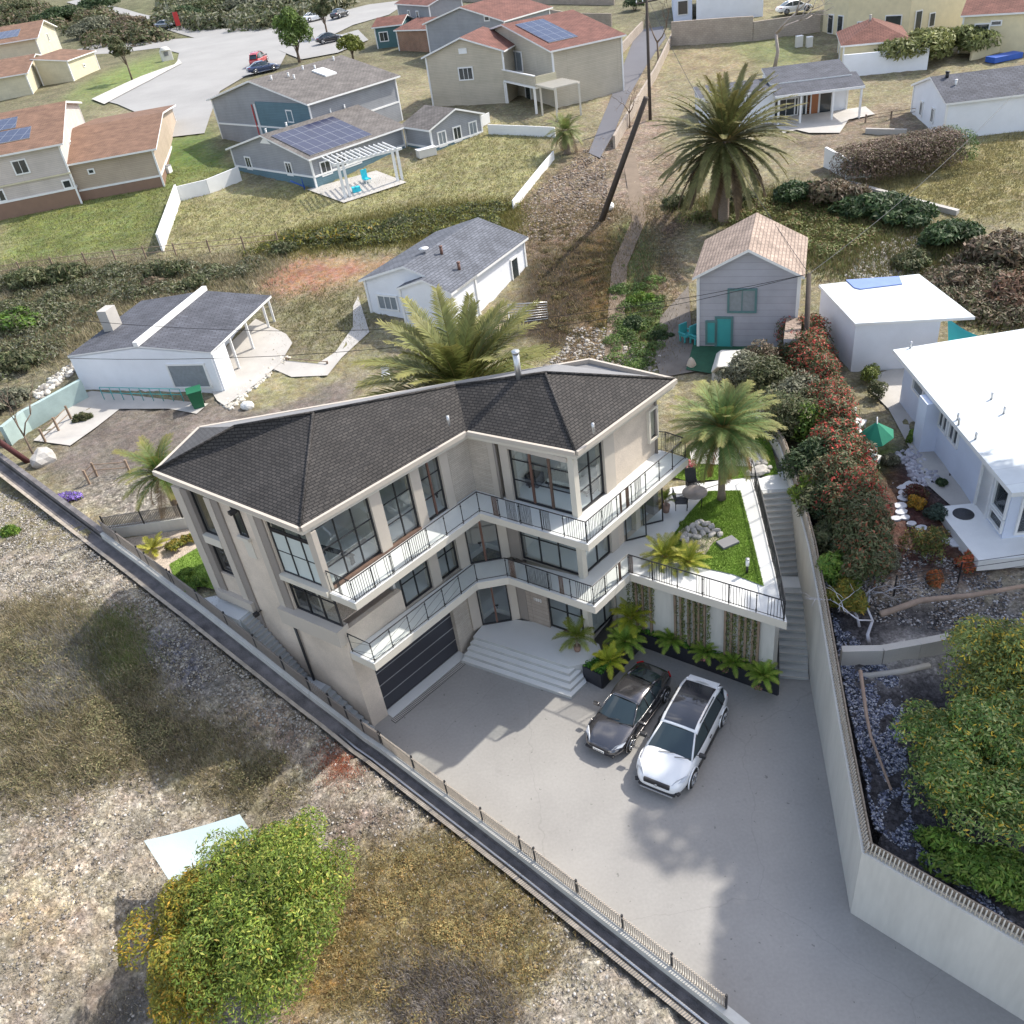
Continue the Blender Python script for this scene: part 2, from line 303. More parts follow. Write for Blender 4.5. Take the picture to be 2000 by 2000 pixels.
# ---------------------------------------------------------------- terrain (one sheet to the horizon)
def spaced(lo, hi, flo, fhi, st, mid):
    a = list(np.arange(flo, fhi, st)); x = fhi; s = st
    while x < hi:
        a.append(x); s = mid if x < fhi + 42 else s * 1.13; x += s
    x = flo; s = st; b = []
    while x > lo:
        s = mid if x > flo - 36 else s * 1.13; x -= s; b.append(x)
    return np.array(b[::-1] + a)
gx = spaced(-900, 900, -26, 20, .35, .8); gy = spaced(-30, 1300, 4, 52, .35, .75)
GX, GY = np.meshgrid(gx, gy); GZ = T(GX, GY)
GZ = GZ + np.where((GZ > -.3) & (GY < 120), rng.normal(0, .035, GZ.shape), 0)
GC = np.zeros((*GX.shape, 4)); GC[...] = (.235, .205, .125, .35)
far = GY > 130; GC[far] = (.17, .155, .095, .5)
def nz(a, b, s, ph): return np.sin(GX * s * a + ph) * np.cos(GY * s * b + ph * 2) + .6 * np.sin(GX * s * 2.3 * b - ph) * np.sin(GY * s * 1.9 * a + 3 * ph) + .5 * np.sin((GX + GY) * s * 3.7 + ph * 5)
WXA = nz(1, .8, .9, .3) * np.clip(GY / 60, .5, 1.6) * .8 + rng.normal(0, .22, GX.shape); WYA = nz(.9, 1.1, .8, 1.7) * np.clip(GY / 60, .5, 1.6) * .8 + rng.normal(0, .22, GX.shape)
def zone(px, c, r=.3): 
    P = [GT(u, v)[:2] for u, v in px]; m = pip(GX + WXA, GY + WYA, P); GC[m] = (*c, r)
low = (GX < np.interp(GY, LWA[:, 1], LWA[:, 0])) & (GY < 36); GC[low] = (.37, .325, .265, .6)
rt = (GX > 8.5) & (GY < 34); GC[rt] = (.075, .072, .08, .7)
Z = zone
Z([(0, 470), (360, 500), (520, 500), (620, 620), (480, 640), (180, 640), (100, 900), (0, 830)], (.17, .155, .10), .6)
Z([(0, 395), (300, 280), (430, 270), (470, 350), (350, 370), (310, 480), (0, 520)], (.15, .17, .055), .1)
Z([(300, 265), (420, 250), (440, 320), (330, 330)], (.10, .15, .04), .1)
Z([(360, 400), (500, 360), (800, 330), (960, 240), (1080, 260), (1060, 330), (1000, 410), (960, 400), (740, 430), (550, 470), (345, 500)], (.255, .235, .115), .15)
Z([(480, 500), (560, 460), (760, 420), (900, 400), (1010, 400), (1000, 470), (740, 480), (600, 490)], (.16, .15, .05), .3)
Z([(150, 170), (310, 105), (345, 118), (280, 165), (180, 200), (130, 190)], (.17, .22, .06), .1)
Z([(0, 40), (110, 30), (330, 60), (330, 100), (180, 95), (0, 60)], (.13, .13, .07), .5)
Z([(0, 0), (700, 0), (600, 45), (420, 60), (300, 35), (130, 25), (0, 30)], (.13, .14, .065), .5)
Z([(505, 550), (560, 505), (640, 502), (760, 505), (760, 540), (640, 570), (540, 572)], (.28, .15, .095), .2)
Z([(545, 575), (690, 560), (720, 640), (640, 690), (560, 650)], (.22, .20, .12), .2)
Z([(80, 900), (210, 790), (400, 790), (560, 700), (700, 690), (700, 780), (420, 880), (250, 930), (110, 940)], (.165, .14, .12), .25)
Z([(450, 770), (520, 730), (700, 690), (690, 730), (600, 770), (500, 800)], (.24, .215, .12), .25)
Z([(100, 930), (260, 920), (350, 900), (370, 1010), (210, 1035)], (.27, .24, .20), .8)
Z([(1000, 400), (1120, 300), (1180, 240), (1290, 220), (1330, 420), (1330, 700), (1100, 740), (1020, 600)], (.20, .15, .10), .9)
Z([(1020, 500), (1140, 480), (1160, 600), (1080, 680), (1000, 660)], (.05, .038, .025), .2)
Z([(1140, 480), (1200, 440), (1230, 520), (1200, 640), (1150, 640)], (.13, .08, .03), .5)
Z([(1200, 420), (1260, 410), (1290, 600), (1290, 720), (1200, 720)], (.10, .12, .04), .4)
Z([(1190, 150), (1260, 130), (1290, 220), (1270, 430), (1200, 440), (1190, 300)], (.26, .20, .15), .5)
Z([(1300, 400), (1560, 370), (1780, 440), (1900, 500), (2000, 470), (2000, 640), (1900, 630), (1790, 560), (1580, 530), (1450, 440)], (.14, .145, .06), .6)
Z([(1690, 480), (1780, 460), (1800, 520), (1740, 560), (1660, 540)], (.36, .33, .29), .9)
Z([(1650, 350), (1720, 350), (1880, 290), (2000, 250), (2000, 430), (1880, 420), (1760, 385)], (.27, .235, .115), .15)
Z([(1380, 80), (1560, 60), (1590, 140), (1400, 130)], (.17, .18, .08), .2)
Z([(1310, 100), (1420, 90), (1480, 130), (1420, 160), (1320, 150)], (.25, .2, .12), .2)
Z([(1540, 240), (1700, 210), (1790, 190), (1790, 330), (1570, 340)], (.22, .175, .125), .4)
Z([(1110, 50), (1200, 55), (1190, 140), (1140, 180), (1130, 120)], (.17, .19, .06), .1)
Z([(1670, 930), (1760, 900), (2000, 1110), (2000, 1130), (1760, 1130), (1690, 1100)], (.115, .06, .05), .5)
Z([(1660, 880), (1720, 830), (1740, 900), (1700, 950)], (.08, .10, .035), .2)
Z([(1740, 1130), (2000, 1110), (2000, 1170), (1700, 1180)], (.42, .36, .28), .4)
Z([(1740, 1250), (2000, 1200), (2000, 1260), (1650, 1330)], (.38, .36, .34), .3)
Z([(0, 1180), (130, 1170), (260, 1230), (330, 1380), (560, 1480), (590, 1560), (480, 1600), (300, 1500), (150, 1560), (0, 1590)], (.21, .18, .115), .5)
Z([(170, 1215), (240, 1210), (270, 1290), (180, 1330)], (.14, .17, .05), .2)
Z([(0, 1600), (230, 1560), (270, 1900), (200, 2000), (0, 2000)], (.40, .335, .26), .7)
Z([(60, 2000), (260, 1885), (300, 2000)], (.07, .07, .075), .1)
Z([(640, 1680), (900, 1620), (1060, 1750), (1100, 1860), (1000, 2000), (560, 2000), (620, 1850)], (.30, .25, .135), .4)
Z([(560, 1780), (700, 1720), (720, 1900), (640, 2000), (540, 2000)], (.31, .20, .07), .3)
Z([(760, 1900), (900, 1880), (1000, 2000), (760, 2000)], (.33, .28, .24), .9)
Z([(640, 1480), (660, 1460), (690, 1500), (660, 1520)], (.42, .09, .05), .5)
Z([(230, 1080), (260, 1110), (700, 1440), (720, 1470), (600, 1400)], (.42, .37, .30), .3)
Z([(270, 1240), (340, 1225), (440, 1330), (410, 1370), (330, 1330)], (.15, .15, .18), .9); Z([(500, 1385), (560, 1385), (575, 1430), (520, 1445)], (.33, .18, .10), .6); Z([(240, 1180), (275, 1160), (300, 1200), (262, 1215)], (.28, .2, .14), .6)
Z([(640, 1560), (760, 1600), (720, 1680), (640, 1660)], (.25, .2, .16), .9); Z([(0, 1700), (80, 1680), (110, 1800), (20, 1820)], (.46, .36, .24), .5)
for _ in range(4):
    G2 = GC.copy(); G2[1:-1, 1:-1] = (GC[1:-1, 1:-1] * 2 + GC[:-2, 1:-1] + GC[2:, 1:-1] + GC[1:-1, :-2] + GC[1:-1, 2:]) / 6; GC = G2
ny, nx = GX.shape; idx = np.arange(nx * ny).reshape(ny, nx)
quads = np.stack([idx[:-1, :-1], idx[:-1, 1:], idx[1:, 1:], idx[1:, :-1]], -1).reshape(-1, 4)
def ground_mat():
    m, t, b = nodes('ground_earth'); a = N(t, 'ShaderNodeAttribute', attribute_name='Col'); co = coords(t, False)
    L = t.links.new
    def noise(s, d=5., r=.6):
        n = N(t, 'ShaderNodeTexNoise', Scale=s, Detail=d, Roughness=r); L(co, n.inputs['Vector']); return n.outputs[0]
    def rng_(x, a0, a1, b0, b1):
        r = N(t, 'ShaderNodeMapRange'); L(x, r.inputs[0]); [setattr(r.inputs[k], 'default_value', v) for k, v in zip(('From Min', 'From Max', 'To Min', 'To Max'), (a0, a1, b0, b1))]; return r.outputs[0]
    def math_(op, x, y):
        n = N(t, 'ShaderNodeMath', operation=op)
        for i, q in enumerate((x, y)):
            if isinstance(q, (int, float)): n.inputs[i].default_value = q
            else: L(q, n.inputs[i])
        return n.outputs[0]
    big = rng_(noise(.35), .3, .7, .72, 1.3); mid = rng_(noise(2.6, 6), .3, .7, .72, 1.3); fin = noise(11., 6., .7)
    fine = rng_(fin, .32, .68, .5, 1.5)
    vo = N(t, 'ShaderNodeTexVoronoi', Scale=5.5); L(co, vo.inputs['Vector']); vc = N(t, 'ShaderNodeSeparateColor'); L(vo.outputs['Color'], vc.inputs[0])
    stone = rng_(vc.outputs[0], 0, 1, .45, 1.75); ed = rng_(vo.outputs['Distance'], 0, .5, 1.15, .55)
    rocky = math_('MULTIPLY', stone, ed); al = a.outputs['Alpha']
    rk = N(t, 'ShaderNodeMix', data_type='FLOAT'); L(al, rk.inputs[0]); rk.inputs[2].default_value = 1.; L(rocky, rk.inputs[3])
    fl = N(t, 'ShaderNodeMix', data_type='FLOAT'); L(math_('ADD', al, .35), fl.inputs[0]); fl.inputs[2].default_value = 1.; L(fine, fl.inputs[3])
    tot = math_('MULTIPLY', math_('MULTIPLY', big, mid), math_('MULTIPLY', rk.outputs[0], fl.outputs[0]))
    cc = N(t, 'ShaderNodeCombineColor'); [L(tot, cc.inputs[i]) for i in range(3)]
    mx = N(t, 'ShaderNodeMix', data_type='RGBA', blend_type='MULTIPLY'); mx.inputs[0].default_value = 1.; L(a.outputs['Color'], mx.inputs[6]); L(cc.outputs[0], mx.inputs[7])
    # hue drift between greener and greyer patches
    hv = N(t, 'ShaderNodeHueSaturation'); L(mx.outputs[2], hv.inputs['Color']); L(rng_(noise(.9, 4), .3, .7, .478, .53), hv.inputs['Hue']); L(rng_(noise(3.3, 4), .3, .7, .7, 1.2), hv.inputs['Saturation'])
    L(hv.outputs[0], b.inputs['Base Color']); b.inputs['Roughness'].default_value = .95; b.inputs['Specular IOR Level'].default_value = .15
    h = math_('ADD', math_('MULTIPLY', fin, .6), math_('MULTIPLY', math_('MULTIPLY', ed, al), .5))
    bp = N(t, 'ShaderNodeBump', Strength=.9, Distance=.12); L(h, bp.inputs['Height']); L(bp.outputs[0], b.inputs['Normal'])
    return m
me = np_mesh('ground', np.stack([GX, GY, GZ], -1).reshape(-1, 3), quads, [ground_mat()], col=GC.reshape(-1, 4), smooth=True)
o = bpy.data.objects.new('ground', me); COL.objects.link(o); tag(o, kind='structure')
# draped sheets: roads, paths, patios
def sheet(name, px, m, dz=.05, sub=1.5, kind='structure', world=None, smooth=0, flat=None):
    P = world if world is not None else [tuple(GT(u, v)[:2]) for u, v in px]
    Q = []
    for i in range(len(P)):
        a, b = np.array(P[i][:2]), np.array(P[(i + 1) % len(P)][:2]); n = max(1, int(np.linalg.norm(b - a) / sub)); Q += [a + (b - a) * k / n for k in range(n)]
    bm = bmesh.new(); vs = [bm.verts.new((q[0], q[1], 0)) for q in Q]; f = bm.faces.new(vs)
    bmesh.ops.triangulate(bm, faces=[f])
    for _ in range(6):
        es = [e for e in bm.edges if e.calc_length() > sub * 2 and not e.is_boundary]
        if not es: break
        bmesh.ops.subdivide_edges(bm, edges=es, cuts=1); bmesh.ops.triangulate(bm, faces=bm.faces[:])
    for v in bm.verts: v.co.z = (flat if flat is not None else float(T(v.co.x, v.co.y)) + dz)
    bmesh.ops.recalc_face_normals(bm, faces=bm.faces[:])
    if sum(f.normal.z for f in bm.faces) < 0: bmesh.ops.reverse_faces(bm, faces=bm.faces[:])
    me = bpy.data.meshes.new(name); bm.to_mesh(me); bm.free(); me.materials.append(m)
    o = bpy.data.objects.new(name, me); COL.objects.link(o); return tag(o, kind=kind)
M['asphalt'] = mat('worn_asphalt', (.29, .285, .275), .9, .14, .15, .1, fine=6); M['kerb'] = mat('kerb_concrete', (.5, .48, .44), .9, .15); M['path'] = mat('worn_concrete_path', (.42, .40, .37), .9, .18, .5, .2)
M['lawn'] = mat('cut_lawn', (.14, .24, .035), .95, .3, 1.2, .9, c2=(.2, .3, .05), fine=28); M['blueroad'] = mat('cool_grey_asphalt', (.12, .12, .135), .9, .12, .15)
sheet('road', [(330, 40), (420, 58), (560, 52), (640, 30), (720, 10), (800, 0), (760, 30), (690, 50), (620, 85), (560, 105), (545, 135), (480, 150), (430, 180), (400, 262), (330, 270), (300, 235), (230, 205), (190, 195), (280, 150), (345, 128), (350, 105), (310, 95), (230, 105), (170, 108), (150, 98), (200, 85), (300, 80), (380, 75), (330, 60), (230, 30), (130, 5), (150, 0), (250, 20)], M['asphalt'], .12, 6)
sheet('driveway_path', [(545, 100), (600, 88), (700, 60), (720, 80), (660, 105), (590, 118)], M['asphalt'], .16, 4)
sheet('pavement', [(180, 196), (275, 152), (342, 128), (350, 118), (356, 126), (292, 160), (205, 206)], M['kerb'], .2, 4)
sheet('alley', [(1245, 60), (1295, 52), (1300, 75), (1262, 130), (1228, 190), (1200, 260), (1172, 310), (1150, 300), (1190, 200), (1225, 110)], M['blueroad'], .07, 3)
sheet('dirt_path', [(1215, 300), (1240, 300), (1262, 430), (1225, 520), (1215, 700), (1180, 700), (1195, 520), (1235, 430)], mat('trodden_earth', (.19, .145, .105), .95, .25, 1, .4), .06, 1.5)
sheet('stone_path', [(1290, 620), (1345, 560), (1350, 640), (1400, 690), (1400, 720), (1290, 740), (1280, 700)], brick('crazy_paving', (.46, .43, .38), (.36, .34, .31), (.16, .14, .12), .7, .5, mortar=.06, noise=.3), .08, 1.5)
sheet('garden_path', [(700, 580), (722, 650), (668, 700), (640, 735), (570, 738), (520, 716), (540, 704), (620, 712), (655, 690), (690, 640), (690, 600)], M['path'], .07, 1.5)
sheet('patio', [(425, 785), (392, 730), (500, 625), (560, 655), (572, 672), (548, 712), (510, 745), (440, 795)], M['path'], .10, 1.5)
sheet('concrete_pad', [(66, 862), (150, 775), (180, 765), (408, 790), (385, 810), (330, 800), (235, 800), (138, 872)], M['path'], .07, 1.5)
sheet('concrete_court', [(1530, 250), (1660, 232), (1640, 262), (1580, 262)], M['path'], .12, 1.5)
sheet('garden_walk', [(1768, 715), (1800, 740), (1850, 880), (1930, 1005), (1880, 1010), (1812, 950), (1735, 800), (1705, 770), (1700, 735)], M['path'], .06, 1.5)
sheet('artificial_turf', [(1340, 725), (1360, 655), (1520, 655), (1530, 730), (1400, 735)], mat('green_carpet', (.02, .085, .045), .9, .3), .12, 2)
# ---------------------------------------------------------------- the lot: driveway, retaining walls, stairs
def prism_obj(name, pts, z0, z1, m, kind=None, parent=None, mtop=None, bevel=0):
    b = MB(); b.prism(pts, z0, z1, m, mtop or m); o = b.build(name, parent=parent, bevel=bevel)
    if kind: tag(o, kind=kind)
    return o
prism_obj('driveway', [(16.2, -2.2), (4.1, 12.1), (-1.4, 18.3), (-6.6, 23.9), (-8.0, 25.2), (-9.9, 27.3), (-3, 31.5), (5, 31), (9.0, 31), (12.2, 31), (11.25, 24.6), (8.9, 14.57), (12.35, 10.75), (20, 2.3)], -.3, 0, M['drive'], 'structure')
def wallrun(name, pts, zt, zb, th, m, label, cat, off=0., group=None, coping=None):
    b = MB()
    for i in range(len(pts) - 1): b.seg(pts[i], pts[i + 1], zb[i], zt[i], th, m, off, zb[i + 1], zt[i + 1])
    o = b.build(name); return tag(o, label, cat, group)
lw = wallrun('boundary_wall', LW, [p[2] for p in LW], [p[2] - 2.2 if i > 4 else -.6 for i, p in enumerate(LW)], .3, M['plaster'], 'long pale low wall under the slatted fence down the left side of the driveway', 'wall', off=.15)
rw1 = wallrun('retaining_wall', RW[:3], [p[2] for p in RW[:3]], [-.3] * 3, .3, M['plaster'], 'tall smooth grey retaining wall at the lower right edge of the driveway, below the picket strip', 'retaining wall', off=-.15)
rw2 = wallrun('retaining_wall', RW[2:], [p[2] for p in RW[2:]], [-.3] * 7, .3, M['plaster'], 'tall pale retaining wall running uphill beside the long concrete stairs', 'retaining wall', off=-.15)
def slat_fence(name, pts, h, gap, label, cat='fence', post=1.9, off=.1, w=.035, m=None, inward=0., tilt=0.):
    m = m or M['trimdark']; root = empty(name, (pts[0][0], pts[0][1], pts[0][2]), label, cat); b = MB(); pb = MB(); r = MB()
    for a, c in zip(pts[:-1], pts[1:]):
        a = np.array(a); c = np.array(c); L = np.linalg.norm((c - a)[:2]); d = (c - a) / L; n = np.array([-d[1], d[0], 0])
        k = 0.
        ang = math.atan2(d[1], d[0])
        while k < L:
            p = a + d * k + n * off; b.box((p[0], p[1], p[2] + h / 2), (w, .03, h), ang, M['fencepale'] if False else m); k += gap
        k = 0.
        while k < L:
            p = a + d * k + n * off; pb = MB(); pb.box((p[0], p[1], p[2] + h / 2 + .04), (.06, .06, h + .08), ang, M['iron']); keep(pb.build('post'), root); k += post
        for zz in (.06, h - .04): r.tube([a + n * (off + .03) + [0, 0, zz], c + n * (off + .03) + [0, 0, zz]], .022, 4, m)
    for q, nm in ((b, 'slat_panel'), (r, 'rail')): keep(q.build(nm), root)
    return root
M['slat'] = mat('weathered_slat', (.46, .40, .33), .8, .2, 3)
slat_fence('slat_fence', LW[1:4], .72, .085, 'long low brown slatted fence on the wall beside the open driveway', m=M['slat'])
slat_fence('slat_fence', LW[3:], .72, .075, 'low slatted fence climbing beside the narrow left side stairs up to the rear garden', m=M['trimdark'])
slat_fence('slat_fence', [LW[-1], (-15.6, 36.0, 5.1)], .72, .08, 'short dark slatted fence on the white wall behind the small left garden')
b = MB(); b.seg((-19.9, 36.2), (-15.4, 36.05), 3.2, 5.05, .3, M['plaster'], off=.12); tag(b.build('garden_wall'), 'short white wall closing the small left garden at its upper end', 'wall')
# picket strips on top of the right-hand walls
def pickets(name, pts, label, m, lean=.16):
    root = empty(name, pts[0], label, 'fence'); b = MB(); g = MB(); ra = MB()
    for a, c in zip(pts[:-1], pts[1:]):
        a = np.array(a); c = np.array(c); L = np.linalg.norm((c - a)[:2]); d = (c - a) / L; n = np.array([d[1], -d[0], 0]); ang = math.atan2(d[1], d[0]); k = 0.
        while k < L:
            p = a + d * k + n * .08; q = p + n * .10 + np.array([0, 0, .36 + .04 * rng.random()]); b.tube([p, q], .022, 4, m); k += .115
        ra.tube([a + n * .12 + [0, 0, .1], c + n * .12 + [0, 0, .1]], .02, 4, M['slat'])
        g.seg(a, c, a[2] - .05, a[2] + .3, .05, m2, -.27, c[2] - .05, c[2] + .3)
    for q, nm in ((b, 'picket_row'), (g, 'brushwood_panel'), (ra, 'rail')): keep(q.build(nm), root)
m2 = mat('brushwood', (.23, .19, .15), .9, .5, 9, .6)
pickets('picket_fence', RW[:3], 'low pale picket strip on the lower right retaining wall beside the blue-black burnt ground', M['fascia'])
pickets('picket_fence', RW[2:], 'low brown picket strip on top of the tall wall beside the long stairs', M['slat'])
# drainage channel outside the left wall
chan = LW + [tuple(at(100, 958, 5.2)), tuple(at(0, 884, 5.3)), tuple(at(-60, 838, 5.4))]
b = MB(); o0, o1, o2, o3, o4 = offs(chan, .30, -.30), offs(chan, .34, -.46), offs(chan, .76, -.46), offs(chan, .82, -.31), offs(chan, .98, -.32)
M['earthkerb'] = mat('earth_stained_kerb', (.36, .31, .25), .9, .4, 2.5, .3); M['channel'] = mat('channel_dark_concrete', (.13, .12, .12), .75, .6, 1.6, .3)  # channel is a dark, strongly mottled concrete grey
for i in range(len(chan) - 1):
    for p_, q_, m_ in ((o0, o1, M['channel']), (o1, o2, M['channel']), (o2, o3, M['channel']), (o3, o4, M['earthkerb'])): b.poly([p_[i], p_[i + 1], q_[i + 1], q_[i]], m_)
tag(b.build('drain_channel'), 'long dark concrete drainage channel running outside the left boundary wall', 'drain')
b = MB(); b.tube([(x, y, z + .07) for x, y, z in offs(chan[:6], .70, -.41)], .05, 8, M['alu']); tag(b.build('drain_pipe'), 'long pale pipe lying in the drainage channel beside the driveway wall', 'pipe')
b = MB(); wl3 = chan[-4:]
for a, c in zip(wl3[:-1], wl3[1:]): b.seg(a, c, a[2] - 1.6, a[2], .25, M['channel'], .1, c[2] - 1.6, c[2])
tag(b.build('boundary_wall'), 'dark stained wall running from the left garden corner to the left edge of the picture', 'wall')
# stairs
def stairs(name, A, B, w, z0, z1, n, label, base=-.2, m=None, side=1):
    A = np.array(A, float); B = np.array(B, float); d = (B - A) / n; t = d / np.linalg.norm(d); nn = np.array([-t[1], t[0]]) * side; b = MB()
    for i in range(n):
        p, q = A + d * i, A + d * (i + 1); zt = z0 + (z1 - z0) * (i + 1) / n
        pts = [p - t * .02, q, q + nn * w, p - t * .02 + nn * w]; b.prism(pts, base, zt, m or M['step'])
        nz = [p - t * .05, p - t * .0201, p - t * .0201 + nn * w, p - t * .05 + nn * w]; b.prism(nz, zt - .05, zt + .003, M['path'])
    return tag(b.build(name), label, 'stairs')
st = np.array
stairs('stone_stairs', (10.0, 24.75), (10.95, 28.0), 1.15, 0, 2.05, 12, 'lower flight of the long concrete stairs beside the dark planter and terrace wall', side=-1)
prism_obj('landing', [(10.95, 28.0), (12.12, 27.7), (12.25, 28.45), (11.1, 28.75)], -.2, 2.053, M['paving'], 'structure')
stairs('stone_stairs', (11.1, 28.75), (11.42, 32.0), 1.2, 2.05, 4.43, 14, 'upper flight of the long concrete stairs between the garden railing and the tall wall', side=-1)
u4 = (K4 - K0) / np.linalg.norm(K4 - K0); n4 = np.array([-u4[1], u4[0]])
def f4(q, off): return K0 + u4 * q + n4 * off
stairs('side_stairs', f4(3.3, .04), f4(5.75, .04), .62, 1.6, 4.43, 16, 'narrow concrete side stairs climbing along the left wall of the big house', base=-.3)
stairs('side_stairs', f4(-.1, .04), f4(2.2, .04), .5, 0, 1.6, 9, 'short lower flight of the side stairs behind the slatted fence at the garage corner', base=-.3)
prism_obj('landing', [f4(2.2, .04), f4(3.3, .04), f4(3.3, .64), f4(2.2, .54)], -.3, 1.603, M['paving'], 'structure')
prism_obj('landing', [f4(5.75, .04), f4(7.95, .04), f4(8.5, .55), f4(7.4, .72), f4(5.75, .72)], 3.5, 4.455, M['paving'], 'structure')
sheet('lawn', None, M['lawn'], world=[(-15.6, 31.8), (-14.0, 31.0), (-13.3, 30.6), (-11.6, 34.6), (-14.6, 35.6), (-15.1, 34.2), (-16.2, 33.2)], flat=4.50)
sheet('gravel_bed', None, M['pebble'], world=[(-19.6, 36.0), (-16.5, 32.4), (-15.6, 31.8), (-14.6, 35.6), (-15.4, 36.0)], flat=4.47)
# ---------------------------------------------------------------- the big house
villa = empty('villa', (0, 30, 0), 'large beige three-storey house with dark hip roof, glass fronts and iron balconies', 'house')
def V(mb, name, par=None, **k):
    o = mb.build(name, **k); return keep(o, par or villa) if par is None else _sub(o, par)
def _sub(o, par): o.parent = par; o.matrix_parent_inverse = par.matrix_world.inverted(); return o
def sub(mb, name, par, **k):
    o = mb.build(name, **k); o.parent = par
    o.matrix_parent_inverse = Matrix.Identity(4) if par.type == 'MESH' and par.parent else o.matrix_parent_inverse
    return o
def addpart(mb, name, parent=None, m=None):
    o = mb.build(name, m); p = parent or villa
    o.parent = p
    if p is villa: o.matrix_parent_inverse = Matrix.Translation((0, -30, 0))
    return o
def unit(a, b): d = np.array(b) - np.array(a); L = np.linalg.norm(d); return d / L, L
class Side:
    def __init__(s, A, B, outn):
        s.A = np.array(A); s.u, s.L = unit(A, B); n = np.array([-s.u[1], s.u[0]]); s.n = n * outn; s.o = outn
    def p(s, t, off=0.): return s.A + s.u * t + s.n * off
    def slab(s, mb, t0, t1, z0, z1, th=.25, m=None, off=-.125): mb.seg(s.p(t0), s.p(t1), z0, z1, th, m, off * s.o)
S1 = Side(K0, K1, -1); S2 = Side(K1, K2, -1); S3 = Side(K2, K3, -1); S4 = Side(K4, K0, -1)   # outward is to the right of travel
BK = [(4.0, 34.4), (-3.0, 35.2), (-11.0, 34.6)]
# walls: one object per facade stretch
def window(side, t0, t1, z0, z1, nx=1, nz=(), door=False, rec=.12, frame=.06, name='window', gm=None, hand=None):
    fr = MB(); W_ = frame
    def bar(a, b, c, d, m=M['frame'], th=.07): fr.seg(side.p(a), side.p(b), c, d, th, m, -rec * side.o)
    bar(t0, t1, z0, z0 + W_); bar(t0, t1, z1 - W_, z1); bar(t0, t0 + W_, z0 + W_, z1 - W_); bar(t1 - W_, t1, z0 + W_, z1 - W_)
    vs = [t0 + (t1 - t0) * k / nx for k in range(1, nx)] if isinstance(nx, int) else [q[0] for q in nx]
    th = [.035] * len(vs) if isinstance(nx, int) else [q[1] for q in nx]; ms = [M['frame']] * len(vs) if isinstance(nx, int) else [q[2] for q in nx]
    for q, w2, m_ in zip(vs, th, ms): fr.seg(side.p(q - w2 / 2), side.p(q + w2 / 2), z0 + W_, z1 - W_, .08, m_, -(rec - .006) * side.o)
    for q in nz: fr.seg(side.p(t0 + W_), side.p(t1 - W_), q - .015, q + .015, .05, M['frame'], -(rec + .002) * side.o)
    f = addpart(fr, 'door' if door else name)
    g = MB(); a, b_ = side.p(t0 + .02, -rec), side.p(t1 - .02, -rec); g.poly([(*a, z0 + .02), (*b_, z0 + .02), (*b_, z1 - .02), (*a, z1 - .02)], gm or M['glass']); addpart(g, 'pane', f)
    if hand is not None:
        h = MB(); p = side.p(hand, .02); h.box((p[0], p[1], z0 + 1.05), (.16, .06, .05), math.atan2(side.u[1], side.u[0]), M['blackplastic']); h.box((p[0], p[1], z0 + .98), (.05, .06, .2), math.atan2(side.u[1], side.u[0]), M['blackplastic']); addpart(h, 'handle', f)
    return f
w = MB()
for sd_, a_, c_, z0, z1, mm in ((S1, 0, .85, 0, Z1, 'stucco'), (S1, 5.35, 7.0, 0, Z1, 'stonebrick'), (S1, .85, 5.35, 3.2, Z1, 'trim'), (S1, 0, 3.05, Z1, 5.5, 'stucco'), (S1, 6.75, S1.L, Z1 + 3.2, Z3, 'stonebrick'), (S2, 0, 1.0, Z2 - .3, Z3, 'stonebrick')):
    w = MB(); sd_.slab(w, a_, c_, z0, z1, m=M[mm]); addpart(w, 'front_wall')
# recess behind the parapet at the left of the middle storey
w = MB(); S1.slab(w, .2, 3.05, Z1, Z2, off=-1.4, m=M['stucco']); S1.slab(w, .2, 3.05, 5.2, 5.32, th=1.3, off=-.8, m=M['stucco']); addpart(w, 'recess_wall')
w = MB(); S4.slab(w, S4.L - 3.3, S4.L, 0, 4.95, m=M['stucco']); S4.slab(w, 2.1, S4.L - 3.3, 0, Z3, m=M['stucco'])
S4.slab(w, 0, 2.1, 3.4, 6.17, m=M['stucco']); S4.slab(w, S4.L - 3.3, S4.L - 2.5, 4.95, Z3, m=M['stucco'])
addpart(w, 'side_wall')
w = MB(); S3.slab(w, 2.6, S3.L, Z2, Z3, m=M['stucco']); S3.slab(w, 2.5, 2.95, Z1, Z2 - .3, m=M['stucco']); S3.slab(w, 3.85, 4.2, Z1, Z2 - .3, m=M['stucco']); S3.slab(w, 2.0, S3.L, 0, Z1, m=M['stucco']); addpart(w, 'right_wall')
w = MB(); pts = [tuple(K3)] + BK + [tuple(K4)]
for a, c in zip(pts[:-1], pts[1:]): w.seg(a, c, 3.5, Z3, .25, M['stucco'], .125)
addpart(w, 'rear_wall')
